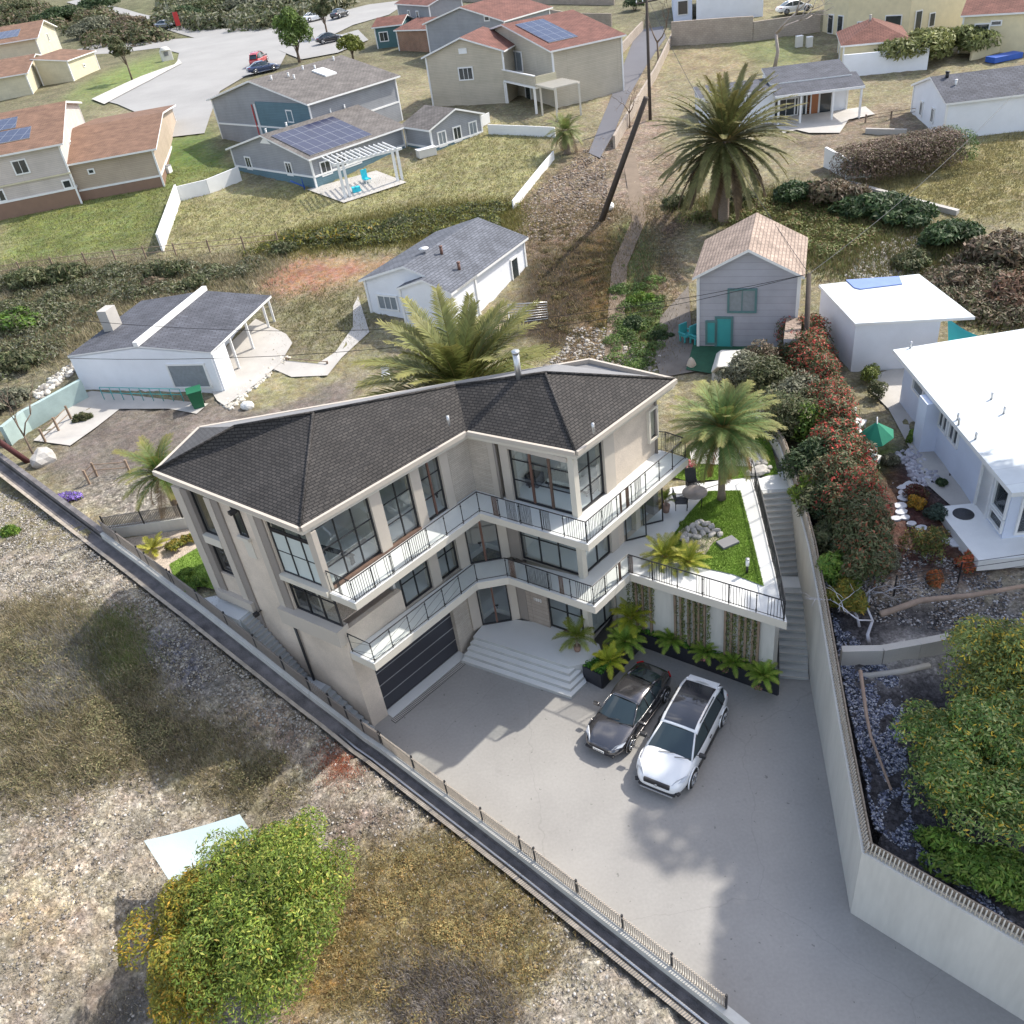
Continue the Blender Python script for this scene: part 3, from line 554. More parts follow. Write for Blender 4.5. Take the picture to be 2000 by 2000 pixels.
# floor slabs inside, ceilings, partitions
foot = [tuple(S1.p(.05, -.3)), tuple(S1.p(S1.L + .3, -.3)), tuple(S2.p(S2.L - .05, -.3)), tuple(S3.p(S3.L - .05, -.3))] + [(x * .97, y - .3) for x, y in BK] + [tuple(S4.p(.1, -.3))]
for z, nm in ((Z1, 'middle_floor'), (Z2, 'upper_floor')): b = MB(); b.prism(foot, z - .28, z - .004, M['interior'], M['intfloor']); addpart(b, nm)
b = MB(); b.prism([tuple(S1.p(.3, -.3)), tuple(S1.p(S1.L, -.3)), tuple(S2.p(S2.L - .1, -.3)), (6, 32), (0, 34), (-10, 33)], .5, .78, M['interior'], M['intfloor']); addpart(b, 'ground_floor')
b = MB(); b.prism(foot, Z3 - .12, Z3 - .002, M['interior'], M['interior']); addpart(b, 'ceiling')
b = MB()
for z0, z1 in ((.78, Z1 - .28), (Z1, Z2 - .28), (Z2, Z3 - .12)):
    b.seg(S1.p(1.0, -4.2), S1.p(8.5, -4.2), z0, z1, .12, M['interior']); b.seg(S2.p(-1.5, -3.6), S2.p(4.6, -3.6), z0, z1, .12, M['interior'])
    b.seg(S1.p(3.0, -.35), S1.p(3.0, -4.1), z0, z1, .12, M['interior']); b.seg(S1.p(6.6, -.6), S1.p(6.6, -4.0), z0, z1, .12, M['interior']); b.seg(S2.p(1.6, -.3), S2.p(1.6, -1.6), z0, z1, .12, M['interior'])
addpart(b, 'partition')
# columns
def col(side, t0, t1, z0, z1, d=.45, m=None, name='column', out=.03, m2=None):
    b = MB(); b.seg(side.p(t0), side.p(t1), z0, z1, d, m or M['trim'], (out - d / 2) * side.o); return addpart(b, name)
zt = Z3 - .003
for t0, t1 in ((0, .22), (2.68, 3.2), (4.72, 5.18), (6.28, 6.72)): col(S1, t0, t1, Z2, zt)
for t0, t1 in ((4.66, 5.16), (6.25, 6.82)): col(S1, t0, t1, Z1, Z2 - .3)
col(S2, 1.0, 1.27, Z2, zt); col(S2, 1.56, 1.96, Z2, zt); col(S2, 1.2, 1.9, Z1, Z2 - .3, m=M['trimdark']); col(S2, 1.32, 1.78, .8, Z1 - .35, m=M['trimdark'])
for z0, z1 in ((Z2, zt), (Z1, Z2 - .3), (0, Z1 - .35)): b = MB(); b.prism([S2.p(4.73, .03), S2.p(S2.L + .03, .03), S3.p(.26, .03), S3.p(.24, -.2), S2.p(4.73, -.22)], z0, z1, M['fascia']); addpart(b, 'column')
col(S3, 1.92, 2.6, Z2, zt, m=M['trim']); col(S3, 2.0, 2.5, Z1, Z2 - .3, m=M['trim']); col(S3, 5.2, 5.57, Z1, Z2 - .3, m=M['trimdark'])
L4 = S4.L
for a, c, d in ((7.78, 6.86, .45), (5.80, 5.02, .45), (3.3, 2.56, .45)):
    b = MB(); S4_ = lambda q: S4.L - q
    z0 = 4.45 if a > 7 else (3.4 if a > 5 else 4.95)
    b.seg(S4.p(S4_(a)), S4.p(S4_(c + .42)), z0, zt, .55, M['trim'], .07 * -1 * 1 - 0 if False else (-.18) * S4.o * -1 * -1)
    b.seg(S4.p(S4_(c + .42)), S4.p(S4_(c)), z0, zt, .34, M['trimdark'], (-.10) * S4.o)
    addpart(b, 'pilaster')
q = lambda a: S4.L - a
b = MB()
for z0, z1, a, c, mm, dd in ((7.85, 8.25, 6.86, 5.8, M['fascia'], .3), (4.7, 5.15, 7.4, 5.2, M['trim'], .5), (7.42, 7.68, 2.56, .0, M['fascia'], .34), (4.95, 5.75, 3.3, -.03, M['trim'], .62), (8.84, 8.99, 4.42, 3.75, M['fascia'], .36)):
    b = MB(); b.seg(S4.p(q(a)), S4.p(q(c)), z0, z1, dd, mm, -.02 * S4.o); addpart(b, 'sill')
b = MB(); S4.slab(b, q(4.3), q(3.82), 7.9, 8.8, th=.03, off=.012, m=M['fascia']); addpart(b, 'sill')
# windows
R_, Fm = M['brownframe'], M['frame']
window(S1, .22, 2.68, Z2 + .1, zt, nx=[(1.05, .035, Fm), (1.85, .035, Fm)], nz=(8.55, 9.35)); window(S1, 3.2, 4.72, Z2 + .02, zt, nx=2, nz=(8.6, 9.55)); window(S1, 5.18, 6.28, Z2 + .02, zt, nx=[(5.72, .08, R_)], nz=(8.6, 9.55), door=True, hand=5.8)
b = MB(); b.seg(S1.p(.22), S1.p(4.7), Z2, Z2 + .1, .16, M['bark_panel'], -.02 * S1.o); addpart(b, 'threshold')
window(S1, 3.15, 4.66, Z1 + .02, Z2 - .3, nx=2, nz=(5.6,)); window(S1, 5.16, 6.25, Z1 + .02, Z2 - .3, nx=2, nz=(5.6,))
window(S2, 1.96, 4.73, Z2 + .02, zt - .2, nx=[(2.9, .09, R_), (3.78, .10, M['bark_panel'])], nz=(8.62, 9.6), door=True, hand=2.82); window(S3, .26, 1.92, Z2 + .02, zt - .1, nx=2, nz=(8.55, 9.45))
b = MB(); b.seg(S2.p(1.96), S2.p(4.73), zt - .2, zt, .3, M['trim'], -.05 * S2.o); addpart(b, 'lintel')
window(S2, 1.9, 4.73, Z1 + .02, Z2 - .3, nx=3, nz=(5.75,)); window(S3, .26, 2.0, Z1 + .02, Z2 - .3, nx=2, nz=(5.75,))
window(S2, 2.9, 4.6, .86, Z1 - .35, nx=[(3.85, .05, Fm)], nz=(2.0,)); window(S3, .3, 2.3, .86, Z1 - .35, nx=2)
# timber look wall with the house number on the ground storey
b = MB(); S2.slab(b, 1.78, 2.9, .8, Z1 - .3, m=brick('plank_wall', (.36, .31, .265), (.32, .275, .235), (.2, .17, .15), 3.0, .22, mortar=.008, offset=0, noise=.12, nscale=3), th=.2, off=-.1); pk = addpart(b, 'plank_wall')
b = MB(); p0 = S2.p(2.18, .02)
for i in range(4):   # numerals 1 8 8 0 in raised white strips
    t = 2.2 + i * .11; segs = {0: [(1, 0, 2)], 1: 'all', 2: 'all', 3: 'o'}[i]
    for (ta, tb, za, zb) in ([(.025, .04, 0, .16)] if i == 0 else [(0, .015, 0, .16), (.055, .07, 0, .16), (.015, .055, 0, .015), (.015, .055, .145, .16)] + ([(.015, .055, .073, .088)] if i < 3 else [])):
        b.seg(S2.p(t + ta), S2.p(t + tb), 2.22 + za, 2.22 + zb, .02, M['white'], .01 * S2.o)
addpart(b, 'house_number', pk)
# chamfered double doors in the inner corner, both storeys
DA, DB = np.array([-2.12, 29.84]), np.array([-.74, 29.88]); SD = Side(DA, DB, -1)
window(SD, 0, SD.L, .82, Z1 - .35, nx=[(SD.L / 2, .08, R_)], nz=(), door=True, rec=.0, hand=SD.L / 2 + .1); window(SD, 0, SD.L, Z1 + .02, Z2 - .3, nx=[(SD.L / 2, .1, R_)], door=True, rec=.0, hand=SD.L / 2 - .14)
for z0, z1 in ((.8, Z1 - .35), (Z1, Z2 - .3)):
    b = MB(); b.prism([DB, DB + [.38, .02], DB + [.5, .45], DB + [.12, .4]], z0, z1, M['trim']); b.prism([DA, DA + [-.42, -.28], DA + [-.6, .1], DA + [-.05, .35]], z0, z1, M['trim']); addpart(b, 'column')
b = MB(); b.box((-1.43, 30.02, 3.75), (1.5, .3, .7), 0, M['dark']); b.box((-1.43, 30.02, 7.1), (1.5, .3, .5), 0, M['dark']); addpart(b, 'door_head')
# left facade windows
def w4(a, c, z0, z1, **k): return window(S4, q(a), q(c), z0, z1, **k)
w4(6.86, 5.8, 8.25, zt, nx=1); w4(6.86, 5.8, 6.17, 7.85, nx=1, gm=glass_mat('dark_window_glass', (.15, .2, .17), .3)); w4(4.3, 3.82, 8.99, zt, nx=1, rec=-.02)
w4(2.5, .02, 9.75, zt, nx=3); w4(2.5, .02, 7.68, 9.72, nx=3, nz=(8.75,), gm=M['frost']); w4(2.5, .02, 5.75, 7.42, nx=3, nz=(6.9,))
w = MB(); S4.slab(w, q(4.3), q(3.82), 8.99, zt, th=.02, off=.004, m=M['dark']); addpart(w, 'window_recess')
b = MB(); pts4 = [S1.p(.2, -.3), S1.p(2.9, -.3), S1.p(2.9, -2.6), S1.p(.2, -2.6)]; b.prism(pts4, 5.72, 5.78, M['pebble']); addpart(b, 'pebble_bed')
# garage door
g = MB(); S1.slab(g, .85, 5.35, .06, 3.2, th=.08, off=-.28, m=M['garage']); gd = addpart(g, 'garage_door')
g = MB()
for z in (.78, 1.5, 2.22, 2.94): g.seg(S1.p(.87), S1.p(5.33), z - .02, z + .02, .02, M['alu'], -.235 * S1.o)
addpart(g, 'groove', gd)
b = MB(); S1.slab(b, .85, 5.35, -.0, .05, th=.5, off=.05, m=M['paving']); addpart(b, 'garage_sill')
b = MB(); b.seg(S1.p(.72), S1.p(5.76), .002, .008, .3, M['dark'], .48 * S1.o)
for i in range(64):
    t = .75 + i * .078; b.seg(S1.p(t), S1.p(t + .045), .004, .028, .26, M['path'], .48 * S1.o)
tag(b.build('drain_grating'), 'slotted pale drain grating along the foot of the garage door', 'drain')
# balconies
def balcony(name, edge, inner, z, th, m=M['fascia']):
    b = MB(); b.prism(list(edge) + list(inner), z - th, z, m, M['paving']); o = addpart(b, name); return o
B2 = [(-7.2, 25.4), (-6.17, 24.55), (-1.30, 29.05), (2.66, 25.92), (7.72, 30.74), (6.72, 31.75)]
balcony('upper_balcony', B2, [tuple(K3), tuple(K2 + [0, .1]), tuple(K1 + [0, .1]), tuple(K0 + [.02, .02])], Z2 + .003, .33)
B1 = [(-7.13, 25.40), (-6.15, 24.57), (-1.93, 28.50), (-.59, 28.54), (2.70, 25.88), (4.43, 27.55)]
balcony('lower_balcony', B1, [tuple(K2 + [1.7, 1.7]), tuple(K2 + [0, .1]), (-.8, 29.95), (-2.1, 29.9), tuple(K0 + [.02, .02])], Z1 + .003, .37)
# eaves, gutter, roof
EB = [(-14.05, 31.0), (-7.46, 25.36), (-1.31, 30.38), (2.68, 27.58), (7.5, 32.0)]
eb = MB(); bb = [(-12.9, 34.2), (4.4, 35.0)]
eb.prism(EB + bb[::-1], Z3, Z3 + .2, M['fascia'], M['deck']); addpart(eb, 'soffit')
g = MB(); ez = Z3 + .2
def out(p, k):  # push eave corners outward
    return p
for a, c in zip(EB[:-1], EB[1:]): g.seg(a, c, ez + .003, ez + .2, .12, M['trim'], -.07)
for a, c in zip([EB[-1], bb[1], bb[0]], [bb[1], bb[0], EB[0]]): g.seg(a, c, ez + .003, ez + .2, .12, M['trim'], .0)
addpart(g, 'gutter')
zr = Z3 + .36
def R3(p, z): return (p[0], p[1], z)
e4, e0, e1, e2, e3 = [R3(p, zr) for p in EB]
a1 = tuple(at(612, 806, 12.5)); v1 = tuple(at(891, 753, 11.85)); a2 = tuple(at(1065, 728, 12.35)); l1 = tuple(at(458, 833, 12.2))
b0 = (-12.9, 34.2, zr); b1 = tuple(at(610, 797, 12.35)); b2 = tuple(at(1087, 711, 12.1)); b3 = (4.5, 35.0, zr); b1b = tuple(at(886, 745, 12.0))
rf = MB()
for P in ([e4, e0, a1, l1], [e0, e1, v1, a1], [e1, e2, a2, v1], [e2, e3, a2]): 
    if len(P) == 4: rf.poly([P[0], P[1], P[2]], M['shingle']); rf.poly([P[0], P[2], P[3]], M['shingle'])
    else: rf.poly(P, M['shingle'])
M['shingle2'] = brick('grey_shingle', (.115, .113, .115), (.085, .083, .086), (.05, .05, .05), .24, .13, mortar=.018, noise=.2)
rf.poly([e4, l1, b0], M['shingle2'])
for P in ([l1, a1, b1, b0], [a1, v1, b1b, b1], [v1, a2, b2, b1b]): rf.poly(P[:3], M['deck']); rf.poly([P[0], P[2], P[3]], M['deck'])
rf.poly([a2, e3, b2], M['deck'])
for P in ([b0, b1, R3(b1, zr)], [b1, b1b, R3(b1b, zr), R3(b1, zr)], [b1b, b2, R3(b2, zr), R3(b1b, zr)], [b2, e3, R3(b2, zr)]): rf.poly(P, M['deck'])
roof = addpart(rf, 'roof')
cp = MB()
for P, Q in ((e0, a1), (e2, a2), (e4, l1), (l1, a1), (a1, v1), (v1, a2), (a2, e3)): cp.tube([np.array(P) + [0, 0, .02], np.array(Q) + [0, 0, .02]], .06, 5, M['shingle'])
addpart(cp, 'ridge_cap', roof)
f0 = at(1013, 735, 12.2); fl = MB(); fl.tube([f0 - [0, 0, .3], f0 + [0, 0, 1.0]], .13, 14, M['alu']); fl.tube([f0 + [0, 0, 1.0], f0 + [0, 0, 1.12]], .16, 14, M['alu']); addpart(fl, 'flue', roof)
for u, v in ((1158, 832), (875, 818)): p = at(u, v, 11.5 if u > 1000 else 11.8); b = MB(); b.cyl((p[0], p[1], p[2] - .3), .06, .42, 8, M['alu']); addpart(b, 'roof_vent', roof)
# downpipes
for pts in ([S2.p(1.38, .07), Z2, Z3 + .15], [S4.p(q(2.86), .10), 1.62, 4.95], [S3.p(S3.L - .05, .06), Z2, Z3]):
    b = MB(); p = pts[0]; b.tube([(p[0], p[1], pts[1]), (p[0], p[1], pts[2])], .06, 8, M['trimdark'] if pts[1] > 2 else M['frame']); addpart(b, 'downpipe')
b = MB(); p = S4.p(q(4.0), .2); b.box((p[0], p[1], 10.28), (.28, .2, .14), .7, M['blackplastic']); addpart(b, 'security_light'); b = MB(); p = S4.p(q(4.95), .3); b.box((p[0], p[1], 4.75), (.22, .2, .14), .7, M['blackplastic']); b.tube([(*S4.p(q(4.95), 0), 4.75), (p[0], p[1], 4.75)], .03, 5, M['blackplastic']); addpart(b, 'security_light')
# small window high on the sunlit wall
fr = window(S3, 5.05, 5.54, 8.5, 9.85, nx=1, rec=-.04); b = MB()
for a_, c_, z0, z1 in ((4.93, 5.05, 8.38, 9.95), (5.54, 5.62, 8.38, 9.95), (5.05, 5.54, 9.85, 9.95), (5.05, 5.54, 8.38, 8.5)): b.seg(S3.p(a_), S3.p(c_), z0, z1, .16, M['fascia'], .05 * S3.o)
addpart(b, 'window_surround', fr)
# folding glass doors standing open to the terrace
for t in (2.98, 4.28):
    pv = S3.p(t + .0, .05); d = np.array([math.cos(math.radians(8)), math.sin(math.radians(8))]); f = MB(); e = pv + d * .95
    for (x0, x1, z0, z1) in ((0, .05, Z1 + .03, Z1 + 2.5), (.9, .95, Z1 + .03, Z1 + 2.5), (.05, .9, Z1 + .03, Z1 + .08), (.05, .9, Z1 + 2.44, Z1 + 2.5)): f.seg(pv + d * x0, pv + d * x1, z0, z1, .05, Fm)
    fo = addpart(f, 'door'); g = MB(); g.poly([(*(pv + d * .04), Z1 + .06), (*(pv + d * .9), Z1 + .06), (*(pv + d * .9), Z1 + 2.45), (*(pv + d * .04), Z1 + 2.45)], M['glass']); addpart(g, 'pane', fo)
# porch and its five steps
PO = [(-2.6, 29.2), (-2.1, 29.9), (-.7, 29.95), (1.0, 29.2), (2.9, 27.5), (2.95, 26.5), (1.38, 26.45)]
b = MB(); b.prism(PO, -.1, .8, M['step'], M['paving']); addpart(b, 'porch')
sd = unit((-2.6, 29.2), (1.38, 26.45))[0]; sn = np.array([sd[1], -sd[0]])
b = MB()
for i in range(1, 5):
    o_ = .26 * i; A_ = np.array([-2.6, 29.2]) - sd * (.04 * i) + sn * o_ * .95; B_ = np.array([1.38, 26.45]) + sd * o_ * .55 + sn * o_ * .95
    C_ = B_ + np.array([.72, .66]) * (.9 + o_) * .55; b.prism([A_, B_, C_, (1.9, 27.2), (-2.2, 29.5)], -.1, .8 - .16 * i, M['step'], M['paving'])  # greyer risers: stone tone with the riser shade put into the colour
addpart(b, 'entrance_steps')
# railings ------------------------------------------------------------------
def railing(name, pts, label, bars=(), brown=(), glass=True, post=.95, h=1.0, wires=False, drop=0., z=None, posts=None):
    root = empty(name, (pts[0][0], pts[0][1], pts[0][2] if len(pts[0]) > 2 else z), label, 'railing'); P = [np.array([p[0], p[1], p[2] if len(p) > 2 else z], float) for p in pts]
    cum = [0.]
    for a, c in zip(P[:-1], P[1:]): cum.append(cum[-1] + np.linalg.norm((c - a)[:2]))
    def pos(s):
        s = min(max(s, 0), cum[-1] - 1e-6)
        for i in range(len(P) - 1):
            if s <= cum[i + 1]: k = (s - cum[i]) / max(1e-9, cum[i + 1] - cum[i]); return P[i] + (P[i + 1] - P[i]) * k, P[i + 1] - P[i]
        return P[-1], P[-1] - P[-2]
    r = MB(); r.tube([p + [0, 0, h] for p in P], .026, 6, M['iron'], smooth=False); r.tube([p + [0, 0, .09] for p in P], .016, 5, M['iron'], smooth=False)
    keep(r.build('handrail'), root)
    ss = set(cum); 
    for i in range(len(P) - 1):
        n = max(1, round((cum[i + 1] - cum[i]) / post)); ss |= {cum[i] + (cum[i + 1] - cum[i]) * k / n for k in range(n)}
    for s_ in sorted(ss):
        p, _ = pos(s_); b = MB(); b.tube([p, p + [0, 0, h]], .02, 6, M['iron'])
        for zz in (.16, h - .14): b.tube([p + [0, 0, zz - .04], p + [0, 0, zz], p + [0, 0, zz + .04]], [.018, .04, .018], 6, M['iron'])
        keep(b.build('post'), root)
    for s0, s1, step in bars:
        b = MB(); s_ = s0
        while s_ <= s1 + 1e-6:
            p, _ = pos(s_); wv = lambda: rng.normal(0, .006, 3) * [1, 1, 0]
            b.tube([p + [0, 0, .04], p + wv() + [0, 0, .35], p + wv() + [0, 0, .65], p + [0, 0, h - .02]], .013, 4, M['iron'])
            s_ += step
        keep(b.build('baluster_group'), root)
    for s0, s1 in brown:
        b = MB(); s_ = s0
        while s_ <= s1 + 1e-6:
            p, _ = pos(s_); b.tube([p + [0, 0, .05], p + [0, 0, .5] + rng.normal(0, .006, 3) * [1, 1, 0], p + [0, 0, h - .03]], .02, 4, M['bark_panel']); s_ += .045
        keep(b.build('bark_panel'), root)
    if glass:
        g = MB()
        for a, c in zip(P[:-1], P[1:]): g.poly([a + [0, 0, .12], c + [0, 0, .12], c + [0, 0, h - .05], a + [0, 0, h - .05]], M['railglass'])
        keep(g.build('glass_panel'), root)
    if wires:
        b = MB(); sl = sorted(ss)[:int(wires)]
        for i in range(len(sl) - 1):
            p, q_ = pos(sl[i])[0], pos(sl[i + 1])[0]; b.tube([p + [0, 0, .1], q_ + [0, 0, .45]], .008, 3, M['iron']); b.tube([p + [0, 0, .55], q_ + [0, 0, h - .1]], .008, 3, M['iron'])
        keep(b.build('wire'), root)
    return root
def inset(P, k): return [(x + (0 - x) * 0, y) for x, y in P]
RB2 = [(-7.12, 25.5), (-6.15, 24.66), (-1.3, 29.16), (2.65, 26.04), (7.6, 30.76)]
railing('balcony_railing', RB2, 'black iron railing with glass along the upper balcony under the roof', z=Z2, bars=((.45, .62, .05), (1.05, 2.5, .11), (2.9, 3.3, .11), (3.8, 5.0, .10), (9.3, 9.75, .05), (9.85, 10.5, .055), (10.9, 11.3, .05), (12.1, 13.1, .10), (13.15, 14.6, .095), (16.1, 16.55, .07)), brown=((8.62, 8.85), (15.1, 15.22), (15.5, 15.7)))
railing('balcony_railing', [(7.6, 30.76), (6.95, 31.5), (6.6, 31.66)], 'short iron and glass railing closing the far right end of the upper balcony', z=Z2, bars=((.2, 1.2, .07),))
RB1 = [(-7.05, 25.45), (-6.13, 24.68), (-1.9, 28.6), (-.6, 28.64), (2.68, 26.0), (4.42, 27.64)]
railing('balcony_railing', RB1, 'black iron railing around the middle balcony above the garage and porch', z=Z1, wires=7, bars=((9.3, 10.5, .06), (11.7, 12.3, .09), (12.4, 13.4, .09)), brown=((8.45, 8.72), (10.9, 11.12), (14.2, 14.35)))
railing('terrace_railing', [(4.42, 27.64), (9.52, 23.55)], 'black iron railing along the front edge of the garden terrace above the planter', z=Z1, bars=((.95, 1.95, .11), (3.0, 3.65, .11), (4.1, 5.3, .11), (5.9, 6.5, .12)), glass=False, brown=((.05, .2),), post=1.1)
railing('terrace_railing', [(9.52, 23.55), (10.05, 26.0), (10.95, 31.0), (11.28, 33.1)], 'black iron railing between the terrace path and the long stairs', z=Z1, bars=((.2, 9.0, .14),), glass=False, post=1.1)
# sofa and seat seen through the upper right glass
sf = empty('daybed', (3.0, 29.4, Z2), 'low pale daybed with dark frame seen inside the upper right glass room', 'daybed'); b = MB(); b.box((2.6, 29.9, Z2 + .38), (1.9, .8, .18), math.radians(-37), M['fabric']); keep(b.build('mattress', bevel=.04), sf)
b = MB(); b.box((2.6, 29.9, Z2 + .25), (2.0, .85, .08), math.radians(-37), M['blackplastic']); b.box((3.55, 29.2, Z2 + .45), (.12, .8, .4), math.radians(-37), M['blackplastic'])
for sx, sy in ((-1.9, 29.9), ): pass
for k in ((-.9, -.35), (.9, -.35), (-.9, .35), (.9, .35)): a_ = math.radians(-37); b.cyl((2.6 + k[0] * math.cos(a_) - k[1] * math.sin(a_), 29.9 + k[0] * math.sin(a_) + k[1] * math.cos(a_), Z2), .025, .22, 6, M['blackplastic'])
keep(b.build('frame'), sf)
b = MB(); b.box((1.15, 30.55, Z2 + .28), (.62, .62, .5), math.radians(-37), M['planter']); tag(b.build('pouf', bevel=.05), 'dark square pouf beside the daybed behind the upper glass doors', 'pouf')
tb = empty('bench', tuple(S1.p(1.5, -1.4)) + (Z2,), 'low black bench standing inside the glazed upper left corner room', 'bench'); b = MB(); c = S1.p(1.45, -1.3); b.box((c[0], c[1], Z2 + .42), (.22, 1.7, .05), math.radians(55), M['blackplastic']); keep(b.build('seat'), tb)
for k in (-.75, .75): b = MB(); b.box((c[0] - math.sin(math.radians(55)) * k, c[1] + math.cos(math.radians(55)) * k, Z2 + .2), (.2, .04, .4), math.radians(55), M['blackplastic']); keep(b.build('leg'), tb)
# ---------------------------------------------------------------- plants
def frond_arrays(az, el, L, droop, ll, nl, lw, col, tipcol, hang=.25, roll=0.):
    n = 12; t = np.linspace(0, 1, n + 1); th = el - droop * t ** 1.2; ds = L / n
    r = np.concatenate([[0], np.cumsum(np.cos(th[:-1]) * ds)]); z = np.concatenate([[0], np.cumsum(np.sin(th[:-1]) * ds)])
    h = np.array([math.cos(az), math.sin(az), 0]); s = np.array([-math.sin(az), math.cos(az), 0]); zz = np.array([0, 0, 1.])
    P = h * r[:, None] + zz * z[:, None] + s * (roll * L * t ** 2)[:, None]
    T_ = h * np.cos(th)[:, None] + zz * np.sin(th)[:, None]
    V = []; Q = []; C = []
    w = .022 * L * (1 - t * .8) * .35 + .004
    base = 0
    for sgn in (s, np.cross(T_[n // 2], s)):
        V += [P - sgn * w[:, None], P + sgn * w[:, None]]; k = base
        for i in range(n): Q.append([k + i, k + i + 1, k + n + 1 + i + 1, k + n + 1 + i])
        base += 2 * (n + 1)
    C += [np.tile(np.array(tipcol) * .9 + .02, (4 * (n + 1), 1))]
    V = [np.concatenate(V)]; Q = [np.array(Q)]
    tl = np.linspace(.10, .99, nl); pi = np.stack([np.interp(tl, t, P[:, k]) for k in range(3)], 1); ti = np.stack([np.interp(tl, t, T_[:, k]) for k in range(3)], 1)
    up = np.cross(ti, s); up *= np.sign(up[:, 2:3] + 1e-9)
    for sg in (-1, 1):
        ln = ll * np.sin(np.pi * (.12 + .80 * tl)) ** .7 * rng.uniform(.85, 1.1, nl)
        d = sg * s * .8 + ti * (.45 + .5 * tl[:, None]) + up * rng.normal(.18, .08, (nl, 1)); d /= np.linalg.norm(d, axis=1)[:, None]
        m = pi + d * (ln * .5)[:, None]; d2 = d - zz * hang * rng.uniform(.6, 1.6, (nl, 1)); d2 /= np.linalg.norm(d2, axis=1)[:, None]; e = m + d2 * (ln * .5)[:, None]
        wv = ti * lw
        V.append(np.stack([pi - wv * .5, pi + wv * .5, m + wv * .6, m - wv * .6, e, e + wv * .1], 1).reshape(-1, 3))
        b0_ = base + 6 * np.arange(nl)
        Q.append(np.stack([b0_, b0_ + 1, b0_ + 2, b0_ + 3], 1)); Q.append(np.stack([b0_ + 3, b0_ + 2, b0_ + 5, b0_ + 4], 1)); base += 6 * nl
        cc = np.array(col)[None] * rng.uniform(.75, 1.25, (nl, 1)); k = (tl ** 3)[:, None] * .5; cc = cc * (1 - k) + np.array(tipcol) * k
        c6 = np.repeat(cc, 6, 0).reshape(nl, 6, 3); c6[:, 4:] = c6[:, 4:] * .6 + np.array(tipcol) * .4; C.append(c6.reshape(-1, 3))
    return np.concatenate(V), np.concatenate(Q), np.concatenate(C)
def palm(name, loc, th, L, n, label, cat='palm', col=(.07, .11, .03), tip=(.22, .19, .07), dead=.12, deadcol=(.16, .10, .05), ll=.16, lw=.02, nl=34, trunk=(.2, .17), el=(80, -50), droop=(.9, 1.5), lean=(0, 0), group=None, bulb=0., pot=None, hang=.25, obj=None):
    root = empty(name, loc, label, cat, group); Vs = []; Qs = []; Cs = []; b0_ = 0; top = np.array([lean[0], lean[1], th])
    for i in range(n):
        f = i / n; e = math.radians(el[0] + (el[1] - el[0]) * f ** .9 + rng.normal(0, 5)); az = i * 2.39996 + rng.normal(0, .12)
        c, tp = (col, tip) if f < 1 - dead else (deadcol, deadcol)
        v, q_, cc = frond_arrays(az, e, L * rng.uniform(.85, 1.08) * (.8 if f < .1 else 1), droop[0] + (droop[1] - droop[0]) * rng.random(), ll * L, nl, lw * L, c, tp, hang, rng.normal(0, .05))
        Vs.append(v + top + np.array([math.cos(az), math.sin(az), 0]) * trunk[1] * .6); Qs.append(q_ + b0_); Cs.append(cc); b0_ += len(v)
    o = bpy.data.objects.new('crown', np_mesh('crown', np.concatenate(Vs), np.concatenate(Qs), [M['leaf']], col=np.concatenate(Cs))); COL.objects.link(o); o.parent = root
    if th > .05:
        b = MB(); k = 9; pts = [(lean[0] * (j / k) ** 1.3, lean[1] * (j / k) ** 1.3, th * j / k) for j in range(k + 1)]; rr = [trunk[0] + (trunk[1] - trunk[0]) * j / k for j in range(k + 1)]
        rr[0] *= 1.25
        if bulb: rr[-1] *= 1 + bulb; rr[-2] *= 1 + bulb * .7
        b.tube(pts, rr, 12, M['palmbark']); t_ = b.build('trunk'); t_.parent = root
    if pot:
        b = MB(); b.cyl((0, 0, -pot[1]), pot[0] * .75, pot[1], 16, M['terracotta'] if len(pot) < 3 else pot[2], r1=pot[0]); t_ = b.build('pot'); t_.parent = root
    return root
def leaf_cloud(clumps, n, size, cols, flat=.0, up=.35, jit=.25, long=1.5):
    # clumps: (x,y,z,rx,ry,rz); leaves sit through each clump's outer volume, pointing every way
    cl = np.array(clumps, float); vol = (cl[:, 3] * cl[:, 4]) ** .5 * cl[:, 5] ** .3; p = vol ** 1.6; p /= p.sum(); k = rng.choice(len(cl), n, p=p)
    d = rng.normal(size=(n, 3)); d /= np.linalg.norm(d, axis=1)[:, None]; d[:, 2] = np.where(d[:, 2] < -.55, -d[:, 2], d[:, 2]); r = 1 - jit * rng.random(n) ** 1.6 + rng.normal(0, .05, n)
    c = cl[k, :3] + d * cl[k, 3:] * r[:, None]
    nrm = d * .8 + rng.normal(0, .55, (n, 3)) + [0, 0, up]; nrm /= np.linalg.norm(nrm, axis=1)[:, None]
    a = np.cross(nrm, rng.normal(size=(n, 3))); a /= np.linalg.norm(a, axis=1)[:, None]; b = np.cross(nrm, a); s = size * rng.uniform(.6, 1.35, n)[:, None]
    V = np.stack([c - a * s * long, c - b * s * .5, c + a * s * long, c + b * s * .5], 1).reshape(-1, 3)
    ci = rng.choice(len(cols), n, p=np.array([q_[3] for q_ in cols]) / sum(q_[3] for q_ in cols)); C = np.array([q_[:3] for q_ in cols])[ci] * rng.uniform(.7, 1.3, (n, 1)) * rng.uniform(.8, 1.2, len(cl))[k][:, None]
    return V, np.arange(4 * n).reshape(-1, 4), np.repeat(C, 4, 0)
